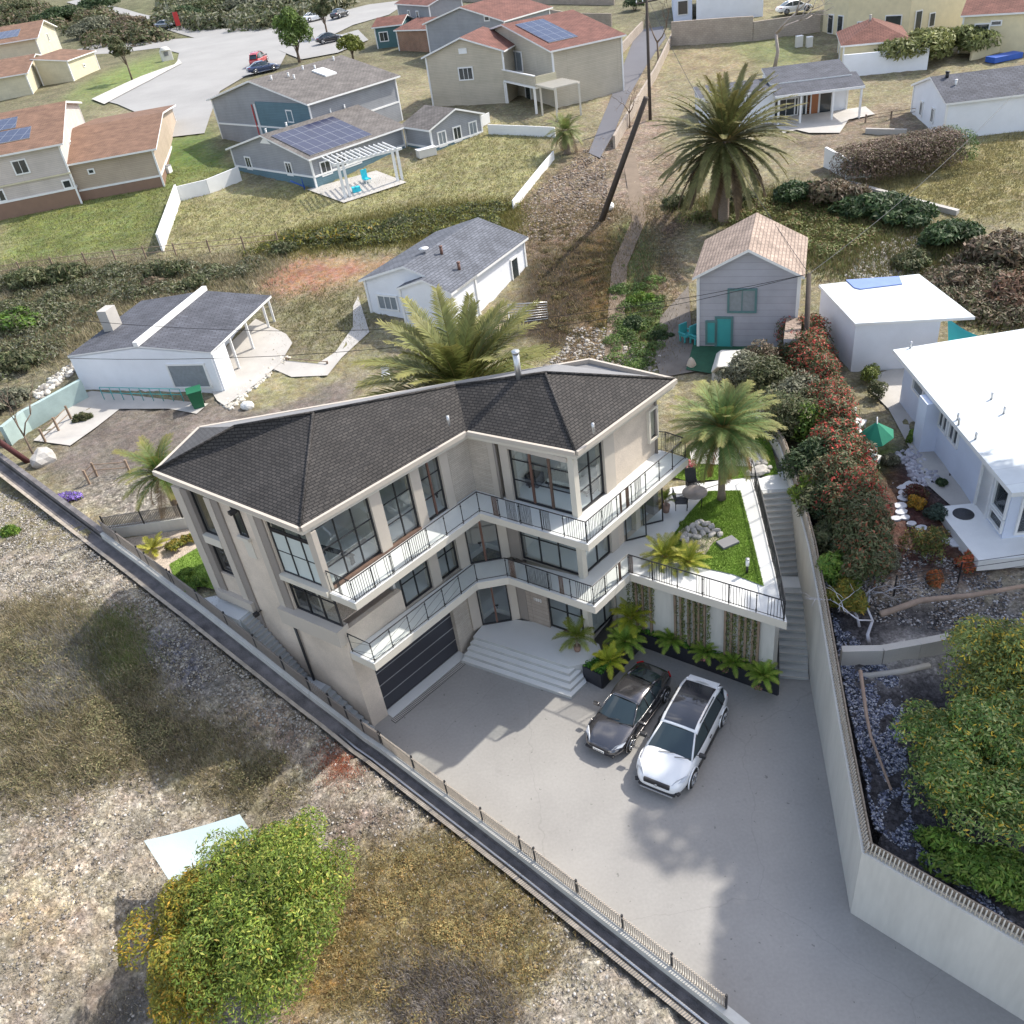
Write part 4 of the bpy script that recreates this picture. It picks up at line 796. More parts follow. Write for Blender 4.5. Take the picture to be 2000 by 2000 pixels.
def clumps_in(rx, ry, rz, z0, k, r=.38, dome=True):
    out = []
    for i in range(k):
        while True:
            p = rng.uniform(-1, 1, 3); p[2] = abs(p[2]) if dome else p[2]
            if np.linalg.norm(p) < 1: break
        p = p / max(np.linalg.norm(p), .25) * rng.uniform(.35, .82) if rng.random() < .7 else p * .6
        q_ = r * rng.uniform(.65, 1.25); out.append((p[0] * rx, p[1] * ry, z0 + p[2] * rz, rx * q_, ry * q_, rz * q_ * 1.0))
    return out
G_OLIVE = [(.10, .11, .05, 3), (.07, .09, .035, 3), (.15, .14, .07, 1.5)]; G_DARK = [(.035, .065, .025, 3), (.05, .085, .03, 3), (.09, .12, .05, 1)]; G_BRIGHT = [(.13, .22, .03, 3), (.08, .16, .025, 2), (.2, .26, .05, 1.5)]
G_YEL = [(.20, .19, .03, 3), (.13, .16, .03, 2), (.30, .20, .03, 1.2)]; G_BRN = [(.16, .12, .08, 3), (.11, .10, .06, 3), (.2, .14, .1, 1)]; G_RED = [(.08, .11, .045, 4), (.11, .11, .05, 2), (.42, .06, .045, 2.2), (.25, .1, .06, 1)]; G_GREY = [(.2, .2, .14, 3), (.13, .14, .09, 3)]
def bush(name, loc, r, h, label, cols, n=2500, size=.09, k=14, cat='shrub', group=None, rz=0., cr=.38, stems=True):
    rx, ry = r if isinstance(r, tuple) else (r, r); root = empty(name, loc, label, cat, group, rz)
    V_, Q_, C_ = leaf_cloud(clumps_in(rx, ry, h * .62, h * .3, k, cr), n, size, cols); V_[:, 2] = np.maximum(V_[:, 2], .02)
    o = bpy.data.objects.new('foliage', np_mesh('foliage', V_, Q_, [M['leaf']], col=C_)); COL.objects.link(o); o.parent = root
    if stems:
        b = MB()
        for i in range(5):
            a = i * 1.3; b.tube([(0, 0, -.2), (rx * .2 * math.cos(a), ry * .2 * math.sin(a), h * .3), (rx * .5 * math.cos(a), ry * .5 * math.sin(a), h * .7)], .04 * max(.5, h / 2), 4, M['bark'], r1=.012)
        s_ = b.build('stem'); s_.parent = root
    return root
def tree(name, loc, th, cr, ch, label, cols, n=9000, size=.12, k=26, tr=.14, cat='tree', group=None, limbs=6, r=.34):
    rx, ry = cr if isinstance(cr, tuple) else (cr, cr); root = empty(name, loc, label, cat, group); cl = clumps_in(rx, ry, ch * .5, th + ch * .45, k, r, dome=False)
    V_, Q_, C_ = leaf_cloud(cl, n, size, cols); o = bpy.data.objects.new('crown', np_mesh('crown', V_, Q_, [M['leaf']], col=C_)); COL.objects.link(o); o.parent = root
    b = MB(); b.tube([(0, 0, -.4), (.03, .02, th * .5), (.05, -.04, th), (0, .05, th + ch * .3)], [tr * 1.3, tr, tr * .8, tr * .45], 8, M['bark'])
    for i in range(limbs): c = cl[i % len(cl)]; b.tube([(0, 0, th * .7), (c[0] * .5, c[1] * .5, (th * .7 + c[2]) / 2), (c[0] * .9, c[1] * .9, c[2])], tr * .5, 5, M['bark'], r1=.02)
    t_ = b.build('trunk'); t_.parent = root; return root
def bare_tree(name, loc, h, spread, label, m, n=5, tr=.07, cat='tree', lean=(0, 0), depth=4):
    root = empty(name, loc, label, cat); b = MB(); tw = MB()
    def br(p, d, L, r, lev):
        q_ = p + d * L; mid = p + d * L * .5 + rng.normal(0, .06 * L, 3); (b if lev < 2 else tw).tube([p, mid, q_], r, 6 if lev < 2 else 4, m, r1=r * .6)
        if lev >= depth: return
        for i in range(rng.integers(2, 4)):
            nd = d + rng.normal(0, spread, 3) + [0, 0, .1]; nd /= np.linalg.norm(nd); br(q_, nd, L * rng.uniform(.55, .85), r * .6, lev + 1)
    d0 = np.array([lean[0], lean[1], 1.]); d0 /= np.linalg.norm(d0); br(np.array([0, 0, -.1]), d0, h * .35, tr, 0)
    for q_, nm in ((b, 'trunk'), (tw, 'branches')):
        if q_.v: t_ = q_.build(nm); t_.parent = root
    return root
def L3(p, z=None): return (float(p[0]), float(p[1]), float(p[2] if z is None else z))
# palms
p = at(1412, 446, 6.2); pz = float(T(p[0], p[1])); p = at(1413, 440, pz)
palm('date_palm', L3(p, pz), 6.0, 5.5, 118, 'huge date palm with a dense drooping crown behind the beige roofed barn', col=(.11, .125, .045), tip=(.27, .21, .08), ll=.10, lw=.017, nl=50, trunk=(.40, .34), el=(88, -48), droop=(.45, 1.05), bulb=.5, dead=.14, deadcol=(.13, .09, .05), hang=.2)
palm('feather_palm', (-1.6, 39.2, 4.4), 3.6, 5.4, 60, 'large spreading palm rising right behind the dark villa roof', col=(.12, .145, .04), tip=(.33, .28, .09), ll=.16, lw=.017, nl=46, trunk=(.35, .3), el=(85, 0), droop=(.5, 1.0), dead=0.)
p = at(1409, 976, Z1); palm('feather_palm', L3(p, Z1 + .05), 3.75, 2.5, 80, 'tall slender palm with grey ringed trunk on the terrace lawn tip', col=(.11, .19, .06), tip=(.38, .28, .09), ll=.19, lw=.015, nl=44, trunk=(.17, .115), el=(84, -52), droop=(.5, 1.1), bulb=.25, dead=.12, deadcol=(.3, .16, .07), hang=.35)
palm('feather_palm', L3(at(352, 1012, 4.4)), 2.7, 2.3, 40, 'small palm with yellowing tips beside the left roof corner', col=(.08, .14, .03), tip=(.36, .26, .08), ll=.2, lw=.016, nl=34, trunk=(.16, .12), el=(85, -45), droop=(.5, 1.1))
p = GT(1108, 300); palm('fan_palm', L3(p), 2.0, 1.9, 34, 'small bright palm growing at the end of the white picket fence', col=(.13, .18, .05), tip=(.35, .27, .12), ll=.3, lw=.03, nl=20, trunk=(.3, .3), el=(85, -60), droop=(.4, .9))
# lush plants in the dark planter: small arching palms, each its own plant
pl = [(1118, 1232, .95, 2.0, 'potted', 0), (1190, 1290, .75, .1, 'yellow green palm at the left end of the dark planter near the steps', 0), (1222, 1250, .8, .3, 'green arching palm in the left arm of the planter', 1), (1232, 1205, .9, .9, 'tall fan leaved palm in the inner corner of the planter', 0),
      (1312, 1248, .7, .1, 'low palm in the planter below the first lantern', 1), (1378, 1272, .62, .1, 'low palm in the planter just left of the second lantern', 1), (1432, 1292, .62, .1, 'low palm in the planter with pink flowers at its foot', 1), (1490, 1318, .66, .1, 'palm at the far right end of the dark planter', 1)]
for i, (u, v, L, th, lb, c) in enumerate(pl):
    if lb == 'potted':
        p = at(1128, 1270, .8); palm('potted_palm', L3(p, 1.05), .55, 1.0, 15, 'slender potted palm standing on the pale entrance porch', 'potted plant', col=(.16, .22, .03), tip=(.4, .36, .06), ll=.26, lw=.03, nl=22, trunk=(.05, .04), el=(80, -5), droop=(.7, 1.3), pot=(.17, .3)); continue
    p = at(u, v + 2, .8 + th)
    palm('planter_palm', L3(p, .8), th, L * 1.18, int(rng.integers(17, 27)), lb, 'palm', col=(.17, .30, .04) if c else (.27, .34, .03), tip=(.45, .45, .09) if c else (.65, .55, .06), ll=.26, lw=.032, nl=22, trunk=(.07, .06), el=(82, 0), droop=(.6, 1.25), dead=0, group='palms in the dark planter')
for u, v, L, lb in ((1300, 1095, 1.0, 'broad yellow green palm at the lawn edge next to the rock bed'), (1345, 1105, .8, 'bushy golden palm in front of the rock bed on the terrace')):
    p = at(u, v, Z1); palm('lawn_palm', L3(p, Z1), .2, L * 1.15, 30, lb, 'palm', col=(.20, .25, .03), tip=(.5, .4, .07), ll=.22, lw=.02, nl=28, trunk=(.07, .06), el=(84, -5), droop=(.5, 1.1), dead=0)
p = at(1301, 999, Z1); palm('potted_palm', L3(p, Z1 + .36), .35, .5, 13, 'small palm in a brown pot beside the terrace chair', 'potted plant', col=(.16, .22, .03), tip=(.35, .33, .08), ll=.35, lw=.05, nl=12, trunk=(.04, .03), el=(85, 10), droop=(.4, 1.), pot=(.19, .36))
p = at(300, 1075, 4.5); palm('garden_palm', L3(p, 4.5), .1, .85, 12, 'low yellow feather palm in the small left garden', 'palm', col=(.32, .33, .05), tip=(.5, .42, .08), ll=.3, lw=.06, nl=14, trunk=(.05, .04), el=(70, 5), droop=(.5, .9), dead=0)
for u, v, r, h, c, lb, n_ in ((345, 1075, .55, .5, G_YEL, 'yellow leaved shrub by the left garden gravel', 900), (368, 1060, .4, .45, G_YEL, 'small yellow shrub against the white garden wall', 500), (362, 1128, .45, .45, G_BRIGHT, 'bright green broad leaved shrub by the fence in the left garden', 900), (385, 1148, .5, .55, G_BRIGHT, 'bright green shrub beside the landing of the side stairs', 900)):
    p = at(u, v, 4.5); bush('garden_shrub', L3(p, 4.5), r, h, lb, c, n_, .07, 8, stems=False)
# planter box and its low greenery, lanterns, climber posts
PLN = [(2.68, 25.66), (4.84, 27.78), (9.62, 23.86), (9.72, 24.5), (5.1, 28.4), (4.6, 28.6), (2.6, 26.6), (2.0, 26.35)]
root = empty('planter', (4.8, 27.8, 0), 'long dark L-shaped planter around the parking space', 'planter')
b = MB()
for a_, c_ in zip(PLN, PLN[1:] + PLN[:1]): b.seg(a_, c_, .0, .82, .08, M['planter'], 0)
keep(b.build('planter_box'), root); b = MB(); b.prism(PLN, .02, .7, M['soil']); keep(b.build('soil'), root)
def world_scatter(poly, n):
    P = np.array(poly)[:, :2]; out = np.zeros((0, 2))
    while len(out) < n:
        q_ = rng.uniform(P.min(0), P.max(0), (n * 3, 2)); out = np.concatenate([out, q_[pip(q_[:, 0], q_[:, 1], P)]])
    return out[:n]
def leaf_carpet(name, poly, z, n, size, cols, h=.2, label=None):
    P = world_scatter(poly, n); c = np.column_stack([P, z + rng.random(n) ** 1.5 * h]); cl = None
    nrm = rng.normal(0, .6, (n, 3)) + [0, 0, 1]; nrm /= np.linalg.norm(nrm, axis=1)[:, None]; a = np.cross(nrm, rng.normal(size=(n, 3))); a /= np.linalg.norm(a, axis=1)[:, None]; b_ = np.cross(nrm, a); s = size * rng.uniform(.6, 1.3, n)[:, None]
    Vv = np.stack([c - a * s * 1.4, c - b_ * s * .6, c + a * s * 1.4, c + b_ * s * .6], 1).reshape(-1, 3); ci = rng.choice(len(cols), n, p=np.array([q_[3] for q_ in cols]) / sum(q_[3] for q_ in cols))
    C = np.repeat(np.array([q_[:3] for q_ in cols])[ci] * rng.uniform(.7, 1.3, (n, 1)), 4, 0); o = bpy.data.objects.new(name, np_mesh(name, Vv, np.arange(4 * n).reshape(-1, 4), [M['leaf']], col=C)); COL.objects.link(o)
    return tag(o, kind='stuff') 
leaf_carpet('ground_cover', PLN, .72, 9000, .045, [(.08, .22, .03, 3), (.05, .15, .02, 2), (.15, .28, .05, 1)], .3)
for u, v in ((1415, 1305), (1480, 1345), (1375, 1285)): p = at(u, v, .9); bush('flowering_shrub', L3(p, .75), .22, .3, {1415: 'pink flowers at the foot of the planter palms, middle clump', 1480: 'pink flowers at the right end of the planter', 1375: 'pale flowers by the second lantern'}[u], [(.5, .2, .2, 2), (.1, .16, .04, 3)], 220, .035, 5, stems=False)
for u0, v0, lb in ((1280, 1232, 'black lantern on a post in the planter, nearer the house'), (1402, 1270, 'black lantern on a post in the middle of the planter')):
    p = at(u0, v0, .8); root = empty('garden_lantern', L3(p, .7), lb, 'lantern', 'lanterns in the planter'); root.scale = (1.3, 1.3, 1.3); b = MB(); b.cyl((0, 0, 0), .035, .95, 8, M['iron']); b.cyl((0, 0, 0), .07, .12, 8, M['iron']); o = b.build('post'); o.parent = root
    b = MB(); b.cyl((0, 0, .95), .06, .28, 6, M['frost'], r1=.1, smooth=False); o = b.build('lamp_glass'); o.parent = root
    b = MB(); b.cyl((0, 0, 1.23), .13, .1, 6, M['iron'], r1=.02, smooth=False); b.cyl((0, 0, .92), .07, .03, 6, M['iron'])
    for k in range(6): a_ = k * math.pi / 3; b.tube([(.06 * math.cos(a_), .06 * math.sin(a_), .95), (.1 * math.cos(a_), .1 * math.sin(a_), 1.23)], .008, 3, M['iron'])
    o = b.build('cage'); o.parent = root
def grass(name, poly, z, n, h=.06, cols=((.15, .26, .035), (.2, .31, .05), (.11, .2, .025)), w=.012, zf=None):
    P = world_scatter(poly, n)
    if zf is not None: P = P + rng.normal(0, 1, (n, 2)) * np.clip(P[:, 1:2] / 45, .45, 1.2) * .9; P = P[T(P[:, 0], P[:, 1]) > -.34 + (P[:, 1] < 30) * -.0]; n = len(P)
    a = rng.uniform(0, 2 * math.pi, n); d = np.column_stack([np.cos(a), np.sin(a), np.zeros(n)]); zz = z if zf is None else zf(P[:, 0], P[:, 1]); c = np.column_stack([P, np.full(n, 0.) + zz]); hh = h * rng.uniform(.5, 1.5, n)[:, None]
    tip = c + np.array([0, 0, 1.]) * hh + rng.normal(0, .4, (n, 3)) * hh * [1, 1, 0]; Vv = np.stack([c - d * w, c + d * w, tip], 1).reshape(-1, 3); C = np.repeat(np.array(cols)[rng.integers(0, len(cols), n)] * rng.uniform(.7, 1.3, (n, 1)), 3, 0)
    o = bpy.data.objects.new(name, np_mesh(name, Vv, np.arange(3 * n).reshape(-1, 3), [M['leaf']], col=C, tris=True)); COL.objects.link(o); return tag(o, kind='stuff')
# terrace: wall, slab, lawn, path
TE = [(4.43, 27.6), (9.6, 23.45), (10.1, 26.0), (11.0, 31.0), (11.35, 33.0), (11.0, 33.3), (7.2, 32.2), (6.5, 31.5), (2.9, 28.2)]
b = MB(); b.prism([(4.5, 28.3), (9.55, 24.45), (9.9, 24.9), (11.1, 31.0), (11.25, 32.4), (6.9, 31.8), (4.0, 29.0)], -.2, 4.06, M['stucco'] if False else M['plaster']); tw = b.build('terrace_wall'); tag(tw, 'pale terrace retaining wall with climbing plants behind the planter', 'wall')
b = MB(); b.prism(TE, 4.06, Z1, M['fascia'], M['paving']); tag(b.build('terrace'), kind='structure')
prism_obj('terrace', [(11.0, 33.3), (11.35, 33.0), (11.42, 31.98), (12.7, 31.8), (12.8, 33.2), (7.5, 33.3), (7.0, 32.3)], 4.0, Z1 - .003, M['paving'], 'structure')
LWN = [tuple(at(u, v, Z1)[:2]) for u, v in ((1384, 960), (1446, 959), (1468, 1045), (1492, 1146), (1430, 1122), (1363, 1108), (1308, 1092), (1305, 1060), (1340, 1010))]
grass('grass', [(-15.6, 31.8), (-14.0, 31.0), (-13.3, 30.6), (-11.6, 34.6), (-14.6, 35.6), (-15.1, 34.2), (-16.2, 33.2)], 4.5, 9000, .06)
sheet('lawn', None, M['lawn'], world=LWN, flat=Z1 + .035)
grass('grass', LWN, Z1 + .03, 42000, .05)
RL = [tuple(at(u, v, 4.5)[:2]) for u, v in ((1312, 930), (1352, 870), (1400, 840), (1498, 835), (1520, 925), (1425, 935), (1340, 938))]
sheet('lawn', None, M['lawn'], world=RL, flat=4.47); grass('grass', RL, 4.47, 26000, .05)
prism_obj('pebble_bed', [tuple(at(u, v, 4.5)[:2]) for u, v in ((1345, 876), (1400, 862), (1460, 872), (1495, 892), (1500, 905), (1470, 912), (1420, 908), (1352, 905))], 4.3, 4.515, mat('white_gravel', (.6, .58, .54), .9, .4, 14, .8, fine=50), 'structure')
GB = [tuple(at(u, v, Z1)[:2]) for u, v in ((1325, 1040), (1350, 1022), (1385, 1022), (1412, 1048), (1392, 1062), (1378, 1085), (1350, 1078), (1335, 1060))]
prism_obj('pebble_bed', GB, Z1, Z1 + .05, M['pebble'], 'structure')
def rock(name, loc, s, label=None, group=None, parent=None, m=None):
    bm = bmesh.new(); bmesh.ops.create_icosphere(bm, subdivisions=2, radius=1)
    k = rng.normal(0, 1, (3, 3))
    for v in bm.verts: v.co = v.co * (1 + .13 * math.sin(v.co.x * 3 + k[0][0] * 3) + .12 * math.cos(v.co.y * 4 + k[1][1] * 3)); v.co.x *= s[0]; v.co.y *= s[1]; v.co.z *= s[2]
    me = bpy.data.meshes.new(name); bm.to_mesh(me); bm.free(); me.materials.append(m or M['rock']); o = bpy.data.objects.new(name, me); COL.objects.link(o); o.location = loc; o.rotation_euler = (0, 0, rng.random() * 6)
    return o
ed = [(1338, 1045), (1343, 1034), (1351, 1028), (1360, 1023), (1370, 1019), (1380, 1023), (1390, 1028), (1398, 1036), (1406, 1044), (1346, 1046), (1356, 1038), (1368, 1033), (1380, 1036), (1340, 1055), (1390, 1044), (1372, 1042), (1360, 1048), (1334, 1050)]
for i, (u, v) in enumerate(ed):
    p = at(u, v, Z1 + .1); tag(rock('garden_rock', L3(p, Z1 + .1), (.17 + .07 * rng.random(), .13, .12), m=M['rock']), 'rounded grey rock in the heap around the terrace pebble bed', 'rock', 'rocks around the pebble bed')
p = at(1478, 924, 4.5); tag(rock('boulder', L3(p, 4.6), (.55, .32, .22)), 'large flat pale boulder on the rear lawn near the stairs', 'rock')
for u, v in ((1492, 908), (1503, 915), (1488, 902), (1480, 908), (1498, 922)): p = at(u, v, 4.5); tag(rock('garden_rock', L3(p, 4.55), (.16, .12, .1)), 'grey rock beside the white gravel near the tall wall', 'rock', 'rocks by the white gravel')
p = at(1357, 1085, Z1)
bush('garden_shrub', L3(at(1338, 1030, Z1), Z1), .28, .3, 'small round green shrub left of the garden rocks', G_BRIGHT, 400, .04, 6, stems=False); bush('garden_shrub', L3(at(1400, 1047, Z1), Z1), .25, .22, 'small green shrub right of the garden rocks', G_OLIVE, 350, .035, 6, stems=False); bush('flowering_shrub', L3(at(1350, 915, 4.5), 4.5), .45, .5, 'pink flowering shrub behind the terrace recliner', [(.55, .10, .14, 2), (.6, .3, .32, 2), (.12, .18, .06, 3)], 700, .05, 9, stems=False)
b = MB(); p = at(1421, 1063, Z1); b.box((p[0], p[1], Z1 + .1), (.82, .55, .12), .35, M['deck']); tag(b.build('manhole_cover', bevel=.02), 'flat grey rectangular cover lying on the terrace lawn', 'cover')
p = at(1459, 1120, Z1); root = empty('bollard_light', L3(p, Z1), 'short garden bollard light with white lamp head on the lawn', 'garden light'); b = MB(); b.cyl((0, 0, 0), .05, .42, 12, M['iron']); b.cyl((0, 0, 0), .1, .03, 12, M['iron']); o = b.build('post'); o.parent = root; b = MB(); b.cyl((0, 0, .42), .075, .3, 12, M['white']); o = b.build('lamp_head'); o.parent = root; b = MB(); b.cyl((0, 0, .72), .085, .05, 12, M['alu']); o = b.build('cap'); o.parent = root
# terrace furniture
p = at(1357, 984, Z1); root = empty('round_table', L3(p, Z1), 'round grey outdoor table on the terrace by the palm', 'table'); b = MB(); b.cyl((0, 0, .62), .56, .035, 32, mat('stone_table_top', (.25, .22, .2), .5, .15, 4, .05)); o = b.build('table_top'); o.parent = root
for k in range(4): a_ = k * math.pi / 2 + .5; b = MB(); b.tube([(.45 * math.cos(a_), .45 * math.sin(a_), 0), (.42 * math.cos(a_), .42 * math.sin(a_), .62)], .02, 5, M['iron']); o = b.build('leg'); o.parent = root
def chair(p, rz, label, back=.55, seat=.5, arms=True):
    root = empty('garden_chair', L3(p, Z1), label, 'chair', None, rz); b = MB(); b.box((0, 0, .4), (.5, seat, .05), 0, M['wicker']); o = b.build('seat'); o.parent = root
    b = MB(); b.box((0, seat / 2 + .07, .4 + back / 2), (.5, .04, back), 0, M['wicker'], tilt=('X', -.22)); o = b.build('backrest'); o.parent = root
    for sx in (-.24, .24):
        for sy in (-seat / 2, seat / 2): b = MB(); b.tube([(sx, sy, 0), (sx, sy, .6 if arms else .4)], .018, 5, M['iron']); o = b.build('leg'); o.parent = root
        if arms: b = MB(); b.tube([(sx, -seat / 2, .6), (sx, seat / 2 + .05, .6)], .022, 5, M['iron']); o = b.build('armrest'); o.parent = root
    return root
chair(at(1331, 992, Z1), math.radians(75), 'dark armchair facing the round terrace table from the left'); chair(at(1353, 964, Z1), math.radians(0), 'tall backed dark recliner behind the round terrace table', .75, .6)
# posts and climbers on the terrace wall
WA, WB = np.array((4.5, 28.3)), np.array((9.55, 24.45)); wu, wl = unit(WA, WB); wn = np.array([wu[1], -wu[0]]); WA = WA if np.dot(wn, (0, -1)) > 0 else WA
for i, t in enumerate((.35, .65, 1.02, 2.15, 2.4, 2.75, 3.0, 3.2, 3.45, 4.35, 4.6, 4.95, 5.2, 5.5, 5.72)):
    if t > wl: continue
    p = WA + wu * t + wn * .08; b = MB(); b.box((p[0], p[1], 2.35), (.10, .09, 3.35), math.atan2(wu[1], wu[0]), M['wood']); tag(b.build('timber_post'), 'weathered brown timber post against the pale terrace wall', 'post', 'timber posts on the terrace wall')
for i, (t0, t1, n_, dn) in enumerate(((0, 1.1, 1500, 2.2), (2.3, 3.7, 1900, 2.9), (4.4, 5.75, 1700, 2.9))):
    n0 = n_; t = rng.uniform(t0, t1, n0); st_ = np.round(t / .28) * .28 + rng.normal(0, .05, n0); zt_ = 4.0 - rng.random(n0) ** 1.3 * dn; pp = WA[None] + wu[None] * st_[:, None] + wn[None] * rng.uniform(.06, .2, n0)[:, None]; c = np.column_stack([pp, zt_]); d = rng.normal(size=(n0, 3)); d /= np.linalg.norm(d, axis=1)[:, None]; a_ = np.cross(d, rng.normal(size=(n0, 3))); a_ /= np.linalg.norm(a_, axis=1)[:, None]; s = .035
    Vv = np.stack([c - a_ * s * 1.3, c - d * s * .7, c + a_ * s * 1.3, c + d * s * .7], 1).reshape(-1, 3); C = np.repeat(np.array([(.16, .2, .06), (.24, .24, .1), (.1, .14, .04)])[rng.integers(0, 3, n0)], 4, 0)
    o = bpy.data.objects.new('climbing_vine', np_mesh('climbing_vine', Vv, np.arange(4 * n0).reshape(-1, 4), [M['leaf']], col=C)); COL.objects.link(o); tag(o, ['climbing vine trailing over the wall near the house', 'climbing vine on the middle posts of the terrace wall', 'climbing vine on the posts nearest the long stairs'][i], 'climbing plant', 'vines on the terrace wall')

def clump_cover(name, px, nc, r0, r1, h, cols, n, size):
    C_ = world_scatter([GT(u, v)[:2] for u, v in px], nc); r = rng.uniform(r0, r1, nc); zz = T(C_[:, 0], C_[:, 1]); cl = [(x, y, z + q_ * h * .15, q_, q_ * rng.uniform(.6, 1), q_ * h) for (x, y), z, q_ in zip(C_, zz, r)]
    V_, Q_, K_ = leaf_cloud(cl, n, size, cols); o = bpy.data.objects.new(name, np_mesh(name, V_, Q_, [M['leaf']], col=K_)); COL.objects.link(o); return tag(o, kind='stuff')
# ---------------------------------------------------------------- cars
def paint(name, c, metal=.0, rough=.22):
    m = mat(name, c, rough, .02, 1, 0, metal=metal, coat=1.0); return m
def car(name, loc, rz, label, pm, kind='sedan', group=None, plate=None, L=4.8, Wd=1.88, H=1.45, roofm=None, scale=1., detail=True):
    # local frame: +x forward, origin on the ground at the middle
    root = empty(name, loc, label, 'car', group, rz); root.scale = (scale,) * 3; hw = Wd / 2; x0, x1 = -L / 2, L / 2; suv = kind == 'suv'
    zb = .98 if suv else .88       # belt height
    # stations: x, half width, deck centre height, belt height, sill height
    if suv: st_ = [(x0, .60, .62, .60, .42), (x0 + .10, .80, .98, .92, .32), (x0 + .35, .90, 1.04, .98, .26), (x0 + .9, .96, 1.04, 1.00, .22), (-.6, .97, 1.04, 1.0, .2), (.5, .97, 1.04, .99, .2), (.95, .97, 1.06, .97, .2), (1.45, .96, 1.02, .92, .22), (x1 - .55, .92, .93, .84, .24), (x1 - .22, .83, .82, .72, .26), (x1 - .05, .66, .68, .60, .30), (x1, .45, .55, .52, .36)]
    else: st_ = [(x0, .62, .66, .60, .40), (x0 + .10, .80, .90, .84, .30), (x0 + .4, .90, .99, .91, .26), (x0 + .95, .96, 1.02, .93, .22), (-.7, .97, .98, .93, .2), (.4, .97, .96, .90, .2), (.85, .97, .96, .88, .2), (1.35, .96, .90, .83, .22), (x1 - .60, .92, .80, .74, .24), (x1 - .25, .82, .70, .64, .26), (x1 - .06, .64, .60, .54, .30), (x1, .45, .50, .46, .36)]
    b = MB(); Vv = []; nst = len(st_)
    for (x, w_, zc, zbelt, zs) in st_:
        w_ = w_ * hw
        prof = [(w_ * .90, zs), (w_ * .985, zs + (zbelt - zs) * .30), (w_ * 1.0, zs + (zbelt - zs) * .62), (w_ * .955, zbelt - .05), (w_ * .88, zbelt + .0), (w_ * .70, zbelt + (zc - zbelt) * .55), (w_ * .36, zbelt + (zc - zbelt) * .92), (0, zc)]
        row = [(x, y, z) for y, z in prof] + [(x, -y, z) for y, z in prof[-2::-1]]; Vv += row
    m_ = 15; fs = [(i * m_ + j, (i + 1) * m_ + j, (i + 1) * m_ + j + 1, i * m_ + j + 1) for i in range(nst - 1) for j in range(m_ - 1)] + [tuple(range(m_)), tuple((nst - 1) * m_ + j for j in range(m_))[::-1]]
    fs += [((i + 1) * m_, i * m_, i * m_ + m_ - 1, (i + 1) * m_ + m_ - 1) for i in range(nst - 1)]
    b.grid(Vv, fs, pm, True); o = b.build('body', uv=False); o.parent = root; s = o.modifiers.new('sub', 'SUBSURF'); s.levels = s.render_levels = 2 if detail else 1
    # wheel arches are cut with a boolean so the tyres sit inside the body
    ax = [x0 + .98, x1 - .95]; R = .36 if suv else .34
    # greenhouse: bottom ring and roof ring
    if suv: gx_ = [(x0 + .12, .98, .70), (x0 + .62, H - .13, .62), (x0 + 1.1, H - .01, .62), (.05, H + .02, .62), (.42, H - .10, .615), (1.38, .98, .80)]
    else: gx_ = [(x0 + .62, .96, .74), (x0 + 1.45, 1.34, .60), (x0 + 1.85, H - .02, .585), (-.0, H, .585), (.28, H - .04, .58), (1.18, .92, .80)]
    xr0, xr1 = gx_[1][0], gx_[4][0]; Hh = H
    def gp(x, yk, z): return (x, yk * hw, z)
    bl = [(gx_[0][0], .60, gx_[0][1]), (gx_[1][0] - .35 * (not suv), .86, zb + .0), (gx_[1][0] + .4, .89, zb), (0, .90, zb), (gx_[4][0] + .30, .89, zb - .0), (gx_[5][0] - .12, .83, gx_[5][1] - .02)]
    tl_ = [(gx_[1][0], .60, gx_[1][1] + .0), (gx_[1][0] + .06, .66, gx_[1][1] - .01), (gx_[2][0], .67, H - .05), (gx_[3][0] - .1, .67, H - .04), (gx_[4][0] - .02, .66, gx_[4][1] - .035), (gx_[4][0] + .03, .62, gx_[4][1] - .02)]
    G = MB(); gm = M['carglass']
    for sgn in (1, -1):
        for i in range(5):
            q_ = [gp(bl[i][0], bl[i][1] * sgn, bl[i][2]), gp(bl[i + 1][0], bl[i + 1][1] * sgn, bl[i + 1][2]), gp(tl_[i + 1][0], tl_[i + 1][1] * sgn, tl_[i + 1][2]), gp(tl_[i][0], tl_[i][1] * sgn, tl_[i][2])]
            G.poly(q_ if sgn > 0 else q_[::-1], gm, True)
    for i0 in (0, 5):
        a_, c_ = bl[i0], tl_[i0]; n_ = 6
        for j in range(n_):
            y0, y1 = 1 - 2 * j / n_, 1 - 2 * (j + 1) / n_; bow = lambda y: (.10 if i0 else -.10) * (1 - y * y)
            q_ = [gp(a_[0] + bow(y0), a_[1] * y0, a_[2] + .02 * (1 - y0 * y0)), gp(a_[0] + bow(y1), a_[1] * y1, a_[2] + .02 * (1 - y1 * y1)), gp(c_[0] + bow(y1) * .5, c_[1] * y1, c_[2] + .03 * (1 - y1 * y1)), gp(c_[0] + bow(y0) * .5, c_[1] * y0, c_[2] + .03 * (1 - y0 * y0))]
            G.poly(q_[::-1] if i0 == 0 else q_, gm, True)
    o = G.build('window_glass', uv=False); o.parent = root
    # roof skin
    rm = roofm or pm; b = MB(); xs = [gx_[1][0] - .02, gx_[1][0] + .12, gx_[2][0], (gx_[2][0] + gx_[3][0]) / 2, gx_[3][0], gx_[4][0] - .05, gx_[4][0] + .04]; zs_ = [gx_[1][1] + .005, gx_[1][1] + .035, H + .005, H + .03, H + .025, gx_[4][1] + .02, gx_[4][1] - .01]; Vv = []
    if not suv: zs_[1] = gx_[1][1] + .05
